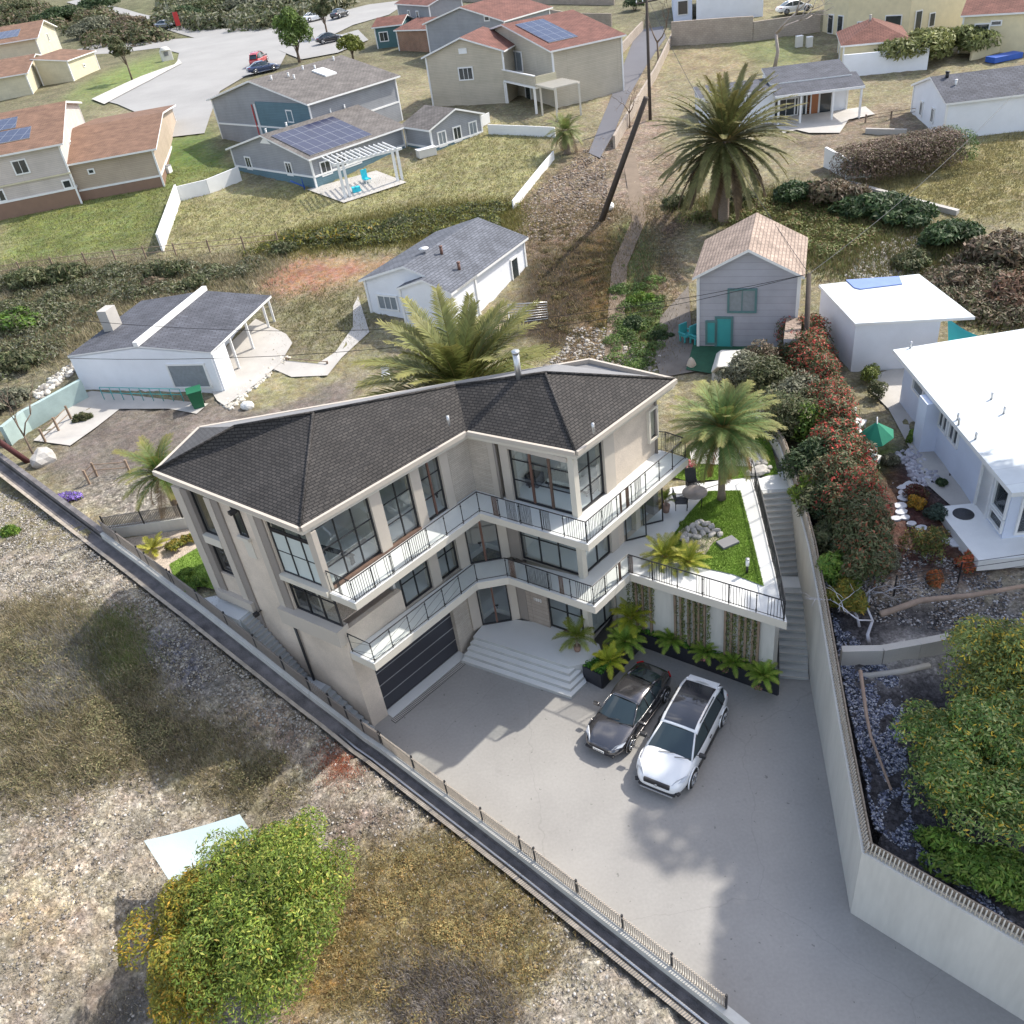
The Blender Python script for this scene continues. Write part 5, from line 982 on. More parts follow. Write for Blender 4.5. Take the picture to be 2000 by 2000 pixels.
    for x, z in zip(xs, zs_): 
        for y in (-.70, -.66, -.5, -.25, 0, .25, .5, .66, .70): Vv.append((x, y * hw, z + .03 * (1 - (y / .7) ** 2) - (.055 if abs(y) > .69 else 0) - (.015 if abs(y) == .66 else 0)))
    b.grid(Vv, [(i * 9 + j, (i + 1) * 9 + j, (i + 1) * 9 + j + 1, i * 9 + j + 1) for i in range(6) for j in range(8)], rm, True); o = b.build('roof', uv=False); o.parent = root; so_ = o.modifiers.new('thick', 'SOLIDIFY'); so_.thickness = .02
    if suv:
        b = MB(); Vp = [(x, y * hw, z + .03 * (1 - (y / .7) ** 2) + .012) for x, z in zip(xs[1:6], zs_[1:6]) for y in (-.57, -.3, 0, .3, .57)]
        b.grid(Vp, [(i * 5 + j, (i + 1) * 5 + j, (i + 1) * 5 + j + 1, i * 5 + j + 1) for i in range(4) for j in range(4)], M['panoroof'] if detail else rm, True); o = b.build('sunroof', uv=False); o.parent = root
    # pillars
    b = MB()
    for sgn in (1, -1):
        for i, w_ in ((5, .035), (0, .05)): b.tube([gp(bl[i][0], bl[i][1] * sgn, bl[i][2]), gp((bl[i][0] + tl_[i][0]) / 2, (bl[i][1] + tl_[i][1]) / 2 * sgn, (bl[i][2] + tl_[i][2]) / 2 + .015), gp(tl_[i][0], tl_[i][1] * sgn, tl_[i][2])], w_, 6, pm)
        b.tube([gp(-.12, .895 * sgn, zb), gp(-.14, .675 * sgn, H - .04)], .028, 5, M['blackplastic'])
        if suv or True: b.tube([gp(bl[2][0] - .1, .89 * sgn, zb), gp(tl_[2][0] - .05, .672 * sgn, H - .06)], .032, 5, M['blackplastic'] if suv else pm)
        b.tube([gp(q_[0], q_[1] * sgn * 1.005, q_[2] + .005) for q_ in bl[1:]], .014, 4, M['alu'] if not suv else M['blackplastic'])
    o = b.build('pillar', uv=False); o.parent = root
    # wheels
    for i, x in enumerate(ax):
        for sgn in (1, -1):
            wv = MB(); y = sgn * (hw - .13); n_ = 24
            wv.tube([(x, y - sgn * .10, R), (x, y - sgn * .09, R), (x, y + sgn * .10, R), (x, y + sgn * .125, R)], [R * .93, R, R, R * .9], n_, M['tyre']); wo = wv.build('wheel', uv=False); wo.parent = root
            rm_ = MB(); rm_.tube([(x, y + sgn * .127, R), (x, y + sgn * .130, R)], [R * .70, R * .70], n_, M['dark'])
            for k in range(5 if not suv else 10):
                a_ = k * 2 * math.pi / (5 if not suv else 10); dx, dz = math.cos(a_), math.sin(a_); rm_.tube([(x, y + sgn * .14, R), (x + dx * R * .70, y + sgn * .135, R + dz * R * .70)], .030 if not suv else .018, 4, M['rim'])
            rg = [(x + math.cos(a_) * R * .70, y + sgn * .134, R + math.sin(a_) * R * .70) for a_ in np.linspace(0, 2 * math.pi, 25)]; rm_.tube(rg, .018, 5, M['rim'], cap=False); ro = rm_.build('rim', uv=False); ro.parent = wo
            # arch lip: black liner ring just outside the body side
            la = MB(); pts = [(x + math.cos(a_) * (R + .055), sgn * (hw * .955), R + math.sin(a_) * (R + .055)) for a_ in np.linspace(-.25, math.pi + .25, 14)]; la.tube(pts, .03, 5, pm); lo = la.build('wheel_arch', uv=False); lo.parent = root
            dk = MB(); pts = [(x + math.cos(a_) * (R + .05), sgn * (hw * .955 + .012), max(.16, R + math.sin(a_) * (R + .05))) for a_ in np.linspace(-.3, math.pi + .3, 20)]; dk.poly(pts if sgn < 0 else pts[::-1], M['dark']); do_ = dk.build('wheel_well', uv=False); do_.parent = root
    # lights, grille, plate, mirrors, wipers, handles
    def patch(nm, pts, m, th=.02):
        q_ = MB(); q_.poly(pts, m); oo = q_.build(nm, uv=False); oo.parent = root; s_ = oo.modifiers.new('t', 'SOLIDIFY'); s_.thickness = th; s_.offset = 0; return oo
    zf = .66 if not suv else .76
    for sgn in (1, -1):
        patch('headlight', [(x1 - .13, sgn * .50 * hw, zf - .08), (x1 - .42, sgn * .86 * hw, zf + .0), (x1 - .66, sgn * .90 * hw, zf + .09), (x1 - .30, sgn * .62 * hw, zf + .05)][::sgn], M['headlight'], .05)
        patch('tail_light', [(x0 + .06, sgn * .60 * hw, .74), (x0 + .30, sgn * .84 * hw, .76), (x0 + .34, sgn * .84 * hw, .88), (x0 + .11, sgn * .62 * hw, .86)][::sgn], M['taillight'], .05)
        mr_ = MB(); mr_.box((gx_[5][0] - .38, sgn * (hw + .10), zb + .1), (.12, .24, .15), 0, M['blackplastic'] if suv else pm); mr_.tube([(gx_[5][0] - .38, sgn * hw * .86, zb + .03), (gx_[5][0] - .38, sgn * (hw + .05), zb + .07)], .025, 4, M['blackplastic']); oo = mr_.build('mirror', uv=False, bevel=.03); oo.parent = root
        for xx in (.0, -.95): h_ = MB(); h_.box((xx - .1, sgn * hw * .985, zb - .14), (.17, .03, .025), 0, M['blackplastic'] if suv else M['alu']); oo = h_.build('door_handle', uv=False); oo.parent = root
        sk = MB(); sk.box((0, sgn * hw * .93, .27), (L * .46, .06, .12), 0, M['blackplastic'] if suv else pm); oo = sk.build('side_skirt', uv=False, bevel=.02); oo.parent = root
        sm_ = MB()
        for xx in (-.12, .92): sm_.tube([(xx, sgn * hw * .972, zb - .10), (xx, sgn * hw * 1.0, .62), (xx, sgn * hw * .965, .34)], .006, 3, M['dark'])
        oo = sm_.build('door_seam', uv=False); oo.parent = root
    gr = MB(); gr.box((x1 - .045, 0, zf - .13), (.10, .95 * hw, .19 if suv else .10), 0, M['blackplastic']); gr.box((x1 - .06, 0, .34), (.14, 1.35 * hw, .10), 0, M['blackplastic']); oo = gr.build('grille', uv=False, bevel=.03); oo.parent = root
    if suv:
        bd = MB(); bd.tube([(x1 + .012, 0, zf - .17), (x1 + .02, 0, zf - .17)], .055, 14, M['rim']); oo = bd.build('badge', uv=False); oo.parent = root
        fn = MB(); fn.box((x1 - .02, 0, .27), (.12, 1.2 * hw, .05), 0, M['alu']); [fn.box((x1 - .14, s_ * .68 * hw, .42), (.14, .3, .07), -s_ * .45, M['blackplastic']) for s_ in (1, -1)]; oo = fn.build('bumper_trim', uv=False, bevel=.015); oo.parent = root
    if plate:
        pm_ = MB(); pm_.box((x1 + .035, .0, .47), (.02, .50, .12), 0, M['white']); po = pm_.build('number_plate', uv=False); po.parent = root
        ch = MB()
        for k, y in enumerate(np.linspace(-.18, .18, 6)):
            for dz in (-.035, 0, .035): ch.box((x1 + .048, y, .47 + dz), (.006, .038, .010), 0, M['blackplastic'])
            ch.box((x1 + .048, y - .016, .47), (.006, .009, .075), 0, M['blackplastic'])
            if k % 2: ch.box((x1 + .048, y + .016, .47), (.006, .009, .075), 0, M['blackplastic'])
        oo = ch.build('plate_text', uv=False); oo.parent = po
    wp = MB(); wx = gx_[5][0]
    for y in (-.35, .25): wp.tube([(wx + .02, y * hw, zb + .05), (wx - .10, (y + .55) * hw, zb + .10)], .012, 4, M['blackplastic'])
    oo = wp.build('wiper', uv=False); oo.parent = root
    if suv:
        sp = MB(); sp.box((x0 + .52, 0, H - .13), (.30, 1.16 * hw, .035), 0, pm, tilt=('Y', -.18)); oo = sp.build('spoiler', uv=False, bevel=.012); oo.parent = root
        rr = MB(); [rr.tube([(-1.2, s_ * .66 * hw, H + .05), (.1, s_ * .66 * hw, H + .05)], .02, 5, M['blackplastic']) for s_ in (1, -1)]; oo = rr.build('roof_rail', uv=False); oo.parent = root
    return root
P_white = paint('white_car_paint', (.78, .79, .80)); P_grey = paint('grey_car_paint', (.13, .125, .13), .75, .16); P_black = paint('black_car_paint', (.015, .016, .02)); P_red = paint('red_car_paint', (.45, .02, .02)); P_blue = paint('dark_blue_car_paint', (.03, .05, .12)); P_silver = paint('silver_car_paint', (.4, .41, .43), .6)
M['panoroof'] = mat('panorama_glass_roof', (.03, .032, .04), .06, .05, bump=0, spec=1.)
def car_at(wf, wr, side, wb, **k):
    # place from the ground points of the wheels on the seen (right-hand) side
    f, r_ = at(*wf)[:2], at(*wr)[:2]; d = f - r_; base = np.linalg.norm(d); d /= base; c = (f + r_) / 2 + np.array([-d[1], d[0]]) * side; return (float(c[0]), float(c[1]), 0.), math.atan2(d[1], d[0]), base
l_, r_, bs = car_at((1352, 1533), (1412, 1413), -1.0, 3); car('parked_car', l_, r_, 'white sports utility car with black glass roof parked on the driveway', P_white, 'suv', L=4.85, Wd=1.98, H=1.53, scale=bs / 2.97)
l_, r_, bs = car_at((1236, 1465), (1303, 1370), -.95, 3); car('parked_car', l_, r_, 'dark grey metallic coupe parked beside the dark planter', P_grey, 'sedan', plate=True, L=4.85, Wd=1.92, H=1.40, scale=bs / 2.92)
def far_car(u, v, rz, lb, pm, kind='sedan', dz=.05):
    p = GT(u, v); car('parked_car', L3(p, p[2] + dz), math.radians(rz), lb, pm, kind, group='cars parked along the far street', detail=False, L=4.6, Wd=1.85, H=1.7 if kind == 'suv' else 1.4)
far_car(508, 128, 80, 'red sports utility car parked at the end of the cul-de-sac', P_red, 'suv', .2); far_car(515, 143, 25, 'dark blue car parked in front of the red one', P_blue, 'sedan', .2); far_car(645, 85, 20, 'dark car on the driveway right of the street tree', P_black, 'sedan', .2)
far_car(615, 42, 30, 'white car at the kerb beyond the street tree', P_white, 'sedan', .2); far_car(665, 36, 60, 'black car with red lights on the upper street', P_black, 'sedan', .2); far_car(1550, 28, 5, 'white sports car beside the block wall at the top', P_white, 'sedan', .2); far_car(275, 50, -20, 'tiny dark car on the hillside road', P_black, 'sedan', .2); far_car(325, 56, -20, 'tiny silver car on the hillside road near the red banner', P_silver, 'sedan', .2)
# ---------------------------------------------------------------- neighbouring houses
def siding(name, c, h=.16): return brick(name, c, tuple(q_ * .94 for q_ in c), tuple(q_ * .72 for q_ in c), 6., h, mortar=.012, offset=0, noise=.10, bump=.3)
def shingles(name, c): return brick(name, c, tuple(q_ * .78 for q_ in c), tuple(q_ * .5 for q_ in c), .5, .22, mortar=.03, noise=.3, nscale=.9, bump=.5)
H_ = dict(brownroof=shingles('brown_shingle', (.23, .135, .09)), redroof=shingles('red_shingle', (.20, .09, .07)), grayroof=shingles('grey_shingle_roof', (.17, .155, .145)), slate=shingles('slate_shingle', (.135, .145, .17)), slate2=shingles('dark_slate_shingle', (.10, .105, .125)), tanroof=shingles('tan_shingle', (.36, .28, .23)),
          cream=siding('cream_siding', (.60, .55, .40)), beige=siding('beige_siding', (.50, .45, .36)), tansid=siding('tan_siding', (.44, .36, .28)), pinkbeige=siding('pale_siding', (.56, .50, .46)), greysid=siding('grey_siding', (.30, .31, .33)), bluesid=siding('blue_siding', (.12, .20, .24)), brownbase=mat('brown_stucco', (.24, .15, .105), .85, .08), creamst=mat('cream_stucco', (.66, .58, .38), .85, .1), lav=siding('grey_block', (.40, .40, .44), .4),
          blueg=siding('teal_siding', (.09, .17, .18)), whiteroof=brick('white_roof_coating', (.60, .64, .66), (.56, .60, .63), (.44, .47, .50), 9., 1.05, mortar=.012, noise=.12, nscale=.45, bump=.2, offset=.3), solar=brick('solar_cells', (.03, .035, .07), (.035, .04, .08), (.16, .17, .2), 1.0, 1.7, mortar=.03, noise=.05, bump=.05, offset=0, rough=.2), ww=mat('blue_white_stucco', (.60, .65, .76), .85, .06, .8, .15), brickred=brick('red_brick', (.3, .12, .07), (.24, .1, .06), (.3, .26, .2), .3, .1), block=brick('block_wall', (.40, .34, .28), (.35, .30, .25), (.27, .23, .2), .4, .2, mortar=.015, noise=.15))
def frame_from(a, b, c, zh, base=None, z=None):
    # eave corners a (front left), b (front right), c (back, either side) seen in the photo at eave height
    if z is None:
        z = 6.
        for _ in range(16): p = at(*b, z); z = .5 * z + .5 * (float(T(p[0], p[1])) + zh)
    A, B, C_ = at(*a, z)[:2], at(*b, z)[:2], at(*c, z)[:2]; u, L = unit(A, B); n = np.array([-u[1], u[0]]); W_ = float(np.dot(C_ - A, n)); return A, u, n, L, W_, z
class Block:
    """one roofed volume: local s along the front eave, t towards the back"""
    def __init__(s, root, fr, zh, wall, roof, kind='gable', axis='t', rise=1.2, over=.35, trim=None, cut=(0, 0), depth=None, base=1.5, ridge=.5, basem=None, baseh=1.):
        s.root = root; A, s.u, s.n, s.L, s.W, s.z = fr; s.A = A; s.W = depth if depth else s.W; s.over = over; s.zg = s.z - zh; s.k = 0
        trim = trim or M['white']
        o = over; z0 = s.zg - base; w = MB(); P = s.p
        c4 = [P(o, o), P(s.L - o, o), P(s.L - o, s.W - o), P(o, s.W - o)]; s.c4 = c4
        for i in range(4):
            a_, b_ = c4[i], c4[(i + 1) % 4]; w.poly([(*a_, z0), (*b_, z0), (*b_, s.z), (*a_, s.z)], wall)
        if kind == 'gable':
            if axis == 't':
                for t in (o, s.W - o): w.poly([(*P(o, t), s.z), (*P(s.L - o, t), s.z), (*P(s.L * ridge, t), s.z + rise * (1 - 2 * o / s.L) )], wall)
            else:
                for q_ in (o, s.L - o): w.poly([(*P(q_, o), s.z), (*P(q_, s.W - o), s.z), (*P(q_, s.W * ridge), s.z + rise * (1 - 2 * o / s.W))], wall)
        if kind == 'shed':
            for q_ in (o, s.L - o): w.poly([(*P(q_, o), s.z), (*P(q_, s.W - o), s.z), (*P(q_, s.W - o), s.z + rise)], wall)
            w.poly([(*P(o, s.W - o), s.z), (*P(s.L - o, s.W - o), s.z), (*P(s.L - o, s.W - o), s.z + rise), (*P(o, s.W - o), s.z + rise)], wall)
        s.addm(w, 'wall')
        if basem is not None:
            w = MB()
            for i in range(4): w.seg(c4[i], c4[(i + 1) % 4], z0, s.zg + baseh, .14, basem, 0)
            s.addm(w, 'wall_base'); w = MB()
            for i in range(4): w.seg(c4[i], c4[(i + 1) % 4], s.zg + baseh, s.zg + baseh + .16, .2, trim, 0)
            s.addm(w, 'trim_band')
        r = MB(); z = s.z; th = .16; zt_ = z + .06
        def pl(pts, up=True):
            r.poly(pts, roof); r.poly([(x, y, zz - th) for x, y, zz in pts[::-1]], trim)
            n_ = len(pts)
            for i in range(n_):
                a_, b_ = pts[i], pts[(i + 1) % n_]; r.poly([a_, (a_[0], a_[1], a_[2] - th), (b_[0], b_[1], b_[2] - th), b_], trim)
        Q = lambda q_, t, zz: (*P(q_, t), zz)
        if kind == 'gable' and axis == 't': pl([Q(0, 0, zt_), Q(s.L * ridge, 0, zt_ + rise), Q(s.L * ridge, s.W, zt_ + rise), Q(0, s.W, zt_)][::-1]); pl([Q(s.L * ridge, 0, zt_ + rise), Q(s.L, 0, zt_), Q(s.L, s.W, zt_), Q(s.L * ridge, s.W, zt_ + rise)][::-1])
        elif kind == 'gable': pl([Q(0, 0, zt_), Q(s.L, 0, zt_), Q(s.L, s.W * ridge, zt_ + rise), Q(0, s.W * ridge, zt_ + rise)]); pl([Q(0, s.W * ridge, zt_ + rise), Q(s.L, s.W * ridge, zt_ + rise), Q(s.L, s.W, zt_), Q(0, s.W, zt_)])
        elif kind == 'hip':
            i0 = min(s.L, s.W) / 2 - .01; a_, b_ = ((i0, s.W / 2), (s.L - i0, s.W / 2)) if s.L >= s.W else ((s.L / 2, i0), (s.L / 2, s.W - i0)); R1, R2 = Q(*a_, zt_ + rise), Q(*b_, zt_ + rise); c = [Q(0, 0, zt_), Q(s.L, 0, zt_), Q(s.L, s.W, zt_), Q(0, s.W, zt_)]
            if s.L >= s.W: pl([c[0], c[1], R2, R1]); pl([c[1], c[2], R2]); pl([c[2], c[3], R1, R2]); pl([c[3], c[0], R1])
            else: pl([c[0], c[1], R1]); pl([c[1], c[2], R2, R1]); pl([c[2], c[3], R2]); pl([c[3], c[0], R1, R2])
        elif kind == 'shed': pl([Q(0, 0, zt_), Q(s.L, 0, zt_), Q(s.L, s.W, zt_ + rise), Q(0, s.W, zt_ + rise)])
        else: pl([Q(0, 0, zt_), Q(s.L, 0, zt_), Q(s.L, s.W, zt_), Q(0, s.W, zt_)])
        s.roof = s.addm(r, 'roof'); s.rise = rise; s.ridge = ridge; s.kind = kind; s.axis = axis
        for c in c4: cb = MB(); cb.box((*c, (z0 + s.z) / 2), (.16, .16, s.z - z0 - .02), math.atan2(s.u[1], s.u[0]), trim); s.addm(cb, 'corner_trim')
    def p(s, q_, t): return s.A + s.u * q_ + s.n * t
    def addm(s, mb, nm, parent=None):
        o = mb.build(nm); par = parent or s.root; o.parent = par
        if par is s.root: o.matrix_parent_inverse = Matrix.Translation(-Vector(s.root.location))
        return o
    def side(s, k):
        o = s.over; c = s.c4; return {'F': (c[0], c[1]), 'R': (c[1], c[2]), 'B': (c[2], c[3]), 'L': (c[3], c[0])}[k]
    def win(s, k, f, z, w, h, nx=2, m=None, name='window', curtain=True, fm=None):
        A_, B_ = s.side(k); u, L = unit(A_, B_); nn = np.array([u[1], -u[0]]); c = A_ + u * L * f; zb = s.zg + z; ang = math.atan2(u[1], u[0]); fm = fm or M['white']; fr = MB()
        def bx(x, zz, ww, hh, d=.12): p = c + u * x + nn * .03; fr.box((p[0], p[1], zz), (ww, d, hh), ang, fm)
        bx(0, zb, w + .24, .12); bx(0, zb + h, w + .24, .12); bx(-w / 2 - .06, zb + h / 2, .12, h, .11); bx(w / 2 + .06, zb + h / 2, .12, h, .11)
        for i in range(1, nx): bx(-w / 2 + w * i / nx, zb + h / 2, .05, h, .08)
        o = s.addm(fr, name); g = MB(); p = c + nn * .02; g.box((p[0], p[1], zb + h / 2), (w, .05, h), ang, m or M['darkglass']); s.addm(g, 'pane', o)
        return o
    def door(s, k, f, w=.95, h=2.05, m=None, z=.05): return s.win(k, f, z, w, h, 1, m or M['white'], 'door')
    def onroof(s, q_, t, dz=0.):
        zt_ = s.z + .06
        if s.kind == 'gable' and s.axis == 't': x = q_ / s.L; k = x / s.ridge if x < s.ridge else (1 - x) / (1 - s.ridge)
        elif s.kind == 'gable': x = t / s.W; k = x / s.ridge if x < s.ridge else (1 - x) / (1 - s.ridge)
        elif s.kind == 'shed': k = t / s.W
        elif s.kind == 'hip': k = min(q_, s.L - q_, t, s.W - t) / (min(s.L, s.W) / 2)
        else: k = 0
        return (*s.p(q_, t), zt_ + s.rise * k * (s.kind != 'flat') + dz)
    def solar(s, q0, q1, t0, t1, nm='solar_panel'):
        b = MB(); c = [s.onroof(q0, t0, .09), s.onroof(q1, t0, .09), s.onroof(q1, t1, .09), s.onroof(q0, t1, .09)]; b.poly(c, H_['solar']); b.poly([(x, y, z - .06) for x, y, z in c[::-1]], M['frame'])
        for i in range(4): a_, b_ = c[i], c[(i + 1) % 4]; b.poly([a_, (a_[0], a_[1], a_[2] - .06), (b_[0], b_[1], b_[2] - .06), b_], M['alu'])
        s.addm(b, nm, s.roof)
    def vent(s, q_, t, r=.09, h=.35, m=None): b = MB(); p = s.onroof(q_, t, -.1); b.cyl(p, r, h + .1, 8, m or M['white']); b.cyl((p[0], p[1], p[2] + h + .1), r * 1.3, .06, 8, m or M['white']); s.addm(b, 'roof_vent', s.roof)
M['tealdark'] = mat('dull_teal_trim', (.10, .20, .20), .7, .1)
M['darkglass'] = mat('dark_window_pane', (.03, .04, .045), .08, .2, 3, 0, spec=.9); M['curtain'] = mat('pane_with_curtain', (.22, .25, .27), .3, .15, 5, 0)
def frame2(b, c, L, zh, z=None):
    # gable end seen at the right: b front right eave corner, c rear right eave corner
    if z is None:
        z = 6.
        for _ in range(16): p = at(*b, z); z = .5 * z + .5 * (float(T(p[0], p[1])) + zh)
    Bp, Cp = at(*b, z)[:2], at(*c, z)[:2]; n, W_ = unit(Bp, Cp); u = np.array([n[1], -n[0]]); return Bp - u * L, u, n, L, W_, z
def house(label, fr, cat='house'): 
    A, u, n, L, W_, z = fr; c = A + u * L / 2 + n * abs(W_) / 2; return empty('house', (float(c[0]), float(c[1]), float(T(c[0], c[1]))), label, cat)
def FR(a, b, c, zh, z=None): return frame_from(a, b, c, zh, z=z)
# white cottage in the middle
fr = FR((700, 549), (893, 567), (989, 462), 2.9); h = house('white bungalow with a slate gable roof behind the big villa, centre', fr)
B = Block(h, fr, 2.9, M['whitewall'], H_['slate'], 'gable', 't', 1.25, .3, depth=max(8, fr[4])); B.win('F', .22, .9, 1.5, 1.0, 3, M['curtain']); B.win('F', .52, .75, .6, 1.0, 2); B.win('R', .82, .2, .8, 1.9, 1, name='door'); B.vent(fr[3] * .62, 3.2, .1, .5, M['brownframe']); B.vent(fr[3] * .86, 2.2, .1, .5, M['brownframe'])
fr2 = (B.p(fr[3] * .46, -.7), fr[1], fr[2], fr[3] * .54, 3.2, fr[5]); B2_ = Block(h, fr2, 2.9, M['whitewall'], H_['slate'], 'gable', 't', .75, .15, depth=3.2); b = MB(); p = B.onroof(fr[3] * .5, 2.6, .2); b.cyl(p, .3, .06, 12, M['white'], r1=.34); B.addm(b, 'satellite_dish', B.roof)
b = MB(); q0, q1 = B.p(fr[3] - .2, fr[4] * .45), B.p(fr[3] + 1.3, fr[4] * .8); b.box((*(q0 + q1) / 2, B.zg + .12), (1.2, 2.4, .3), math.atan2(fr[1][1], fr[1][0]), M['path']); B.addm(b, 'doorstep')
# left cottage with covered patio
fr = FR((132, 697), (412, 690), (547, 588), 2.75); fr = (*fr[:4], fr[4] * 1.12, fr[5]); h = house('white cottage with slate roof and open patio on slanting posts, left of the villa', fr); A_, u, n, L, W_, z = fr
B = Block(h, (A_, u, n, L, W_, z), 2.75, M['whitewall'], H_['slate2'], 'gable', 't', .55, .12, ridge=.52)
# carve patio: replace right part of the walls by posts
for o in [q_ for q_ in bpy.data.objects if q_.parent == h and q_.name.startswith(('wall', 'corner_trim'))]: bpy.data.objects.remove(o)
w = MB(); P = B.p; z0 = B.zg - .8; xs = .76 * L; zt_ = B.z
def wl_(a, c, z1=zt_, m_=M['whitewall']): w.seg(P(*a), P(*c), z0, z1, .2, m_)
wl_((.1, .1), (L - .1, .1)); wl_((.1, .2), (.1, W_ - .1)); wl_((.1, W_ - .1), (xs, W_ - .1)); wl_((xs, 1.8), (xs, W_)); wl_((L - .1, .1), (L - .1, 1.7)); w.poly([(*P(.1, .0), zt_), (*P(L - .1, .0), zt_), (*P(L * .52, .0), zt_ + .52)], M['whitewall']); B.addm(w, 'wall')
for t in (2.6, 4.9, 7.6, W_ - .3):
    if t < W_: b = MB(); p = P(L - .15, t); b.box((p[0], p[1], B.zg + 1.25), (.14, .14, 3.0), 0, M['white']); B.addm(b, 'post')
b = MB(); c0, c1 = np.array(B.onroof(L * .52, -.1, .1)), np.array(B.onroof(L * .52, W_ + .1, .1)); b.seg(c0, c1, c0[2] - .1, c0[2] + .2, .32, M['white']); B.addm(b, 'ridge_beam')
B.over = .1; B.c4 = [P(.0, .0), P(L, .0), P(L, W_), P(0, W_)]; B.win('F', .80, .45, 2.5, 1.6, 1, M['curtain'], fm=M['white'])
b = MB(); p = P(.9, W_ * .45); b.box((p[0], p[1], B.z + .8), (.7, 1.1, 1.5), math.atan2(u[1], u[0]), M['path']); B.addm(b, 'chimney', B.roof)
# solar house
fr = FR((440, 292), (603, 313), (831, 250), 2.7); h = house('long grey and blue bungalow with a big solar array on its roof', fr); A_, u, n, L, W_, z = fr
B = Block(h, fr, 2.7, H_['greysid'], H_['grayroof'], 'gable', 't', 1.7, .4, basem=H_['bluesid'], baseh=1.0); B.win('F', .2, .95, .8, 1.15, 2); B.win('F', .72, .95, .8, 1.15, 2); B.win('R', .13, .9, 1.0, 1.2, 2); B.win('R', .3, .9, 1.0, 1.2, 2); B.win('R', .42, .9, 1.6, 1.3, 2, M['curtain']); B.solar(L * .57, L * .97, W_ * .05, W_ * .66); [B.vent(L * .45, W_ * k) for k in (.1, .3, .75, .9)]
g = MB(); g.poly([(*B.p(L * .5 - .9, .36), B.z + .9), (*B.p(L * .5 + .9, .36), B.z + .9), (*B.p(L * .5, .36), B.z + 1.5)], M['white']); B.addm(g, 'gable_vent')
fr2 = FR((838, 256), (947, 222), (800, 195), 2.7, z); B3 = Block(h, fr2, 2.7, H_['greysid'], H_['brownroof'] if False else H_['grayroof'], 'gable', 't', 1.2, .35, depth=5.0, basem=H_['bluesid'], baseh=1.0); [B3.win('F', f_, .95, .8, 1.3, 2, m_) for f_, m_ in ((.2, M['curtain']), (.5, M['darkglass']), (.82, M['curtain']))]
# its patio pergola
pg = empty('pergola', L3(GT(700, 370)), 'white pergola with square posts over the patio of the solar house', 'pergola'); b = MB()
pA, pB = GT(675, 388), GT(786, 352); zt_ = z + .0
for f_ in (0, .08, .92, 1): p = pA + (pB - pA) * f_; b = MB(); b.box((p[0], p[1], (p[2] + zt_) / 2 - .1), (.22, .22, zt_ - p[2] + .1), .3, M['white']); keep(b.build('post'), pg)
un, Lp = unit(pA[:2], pB[:2]); nn = np.array([-un[1], un[0]]); b = MB(); b.seg(pA[:2] - un * .5, pB[:2] + un * .5, zt_ - .05, zt_ + .15, .2, M['white']); keep(b.build('beam'), pg); b = MB()
for k in range(int(Lp / .45) + 2): p = pA[:2] - un * .4 + un * k * .45; b.seg(p - nn * .3, p + nn * 3.2, zt_ + .15, zt_ + .28, .06, M['white'])
keep(b.build('rafter_row'), pg)
sheet('patio', [(600, 372), (672, 398), (795, 358), (735, 335)], M['path'], .1, 2)
# two storey grey house behind it
fr = FR((402, 196), (500, 182), (818, 149), 5.2); A_, u, n, L, W_, z = fr
fr = FR((402, 196), (600, 205), (818, 149), 5.0); A_, u, n, L, W_, z = fr; h = house('two-storey grey and teal house with skylight behind the solar house', fr)
B = Block(h, fr, 5.0, H_['greysid'], H_['grayroof'], 'gable', 't', 2.0, .45, basem=H_['greysid'], baseh=2.5); B.win('F', .80, 3.2, .8, 1.1, 2); b = MB(); a_, c_ = B.p(L * .48, .40), B.p(L - .46, .40); b.seg(a_, c_, B.zg + .2, B.z, .06, H_['bluesid']); B.addm(b, 'wall_panel'); b = MB(); a_ = B.p(L * .47, .33); b.box((*a_, B.zg + 2.4), (.18, .12, 4.8), 0, M['white']); B.addm(b, 'downpipe'); b = MB(); a_ = B.p(L * .44, .35); b.box((*a_, B.zg + 3.0), (.1, .1, 3.4), 0, M['red']); B.addm(b, 'red_strip')
b = MB(); c = [B.onroof(L * .62, W_ * .52, .15), B.onroof(L * .74, W_ * .52, .15), B.onroof(L * .74, W_ * .64, .15), B.onroof(L * .62, W_ * .64, .15)]; b.poly(c, M['white']); [b.poly([c[i], (c[i][0], c[i][1], c[i][2] - .15), (c[(i + 1) % 4][0], c[(i + 1) % 4][1], c[(i + 1) % 4][2] - .15), c[(i + 1) % 4]], M['white']) for i in range(4)]; B.addm(b, 'skylight', B.roof); [B.vent(L * a_, W_ * b_) for a_, b_ in ((.58, .15), (.6, .3), (.56, .5), (.6, .58), (.65, .3), (.55, .85))]
# beige two storey house with balcony
fr = FR((905, 75), (1075, 101), (1012, 12), 5.4); A_, u, n, L, W_, z = fr; h = house('two-storey beige house with red roof, balcony and solar panels, upper centre', fr)
B = Block(h, fr, 5.4, H_['beige'], H_['redroof'], 'gable', 't', 1.9, .4, depth=max(6., min(W_, 9))); B.win('F', .6, 2.9, 2.6, 1.9, 2, M['curtain']); B.solar(L * .56, L * .9, B.W * .12, B.W * .5)
fr2 = FR((822, 114), (985, 100), (880, 60), 5.4, z); B3 = Block(h, fr2, 5.4, H_['beige'], H_['redroof'], 'gable', 't', 1.6, .4, depth=7.); B3.win('F', .5, 2.9, 1.5, 1.2, 3); B3.win('F', .5, 5.5, .7, .4, 1, M['white'])
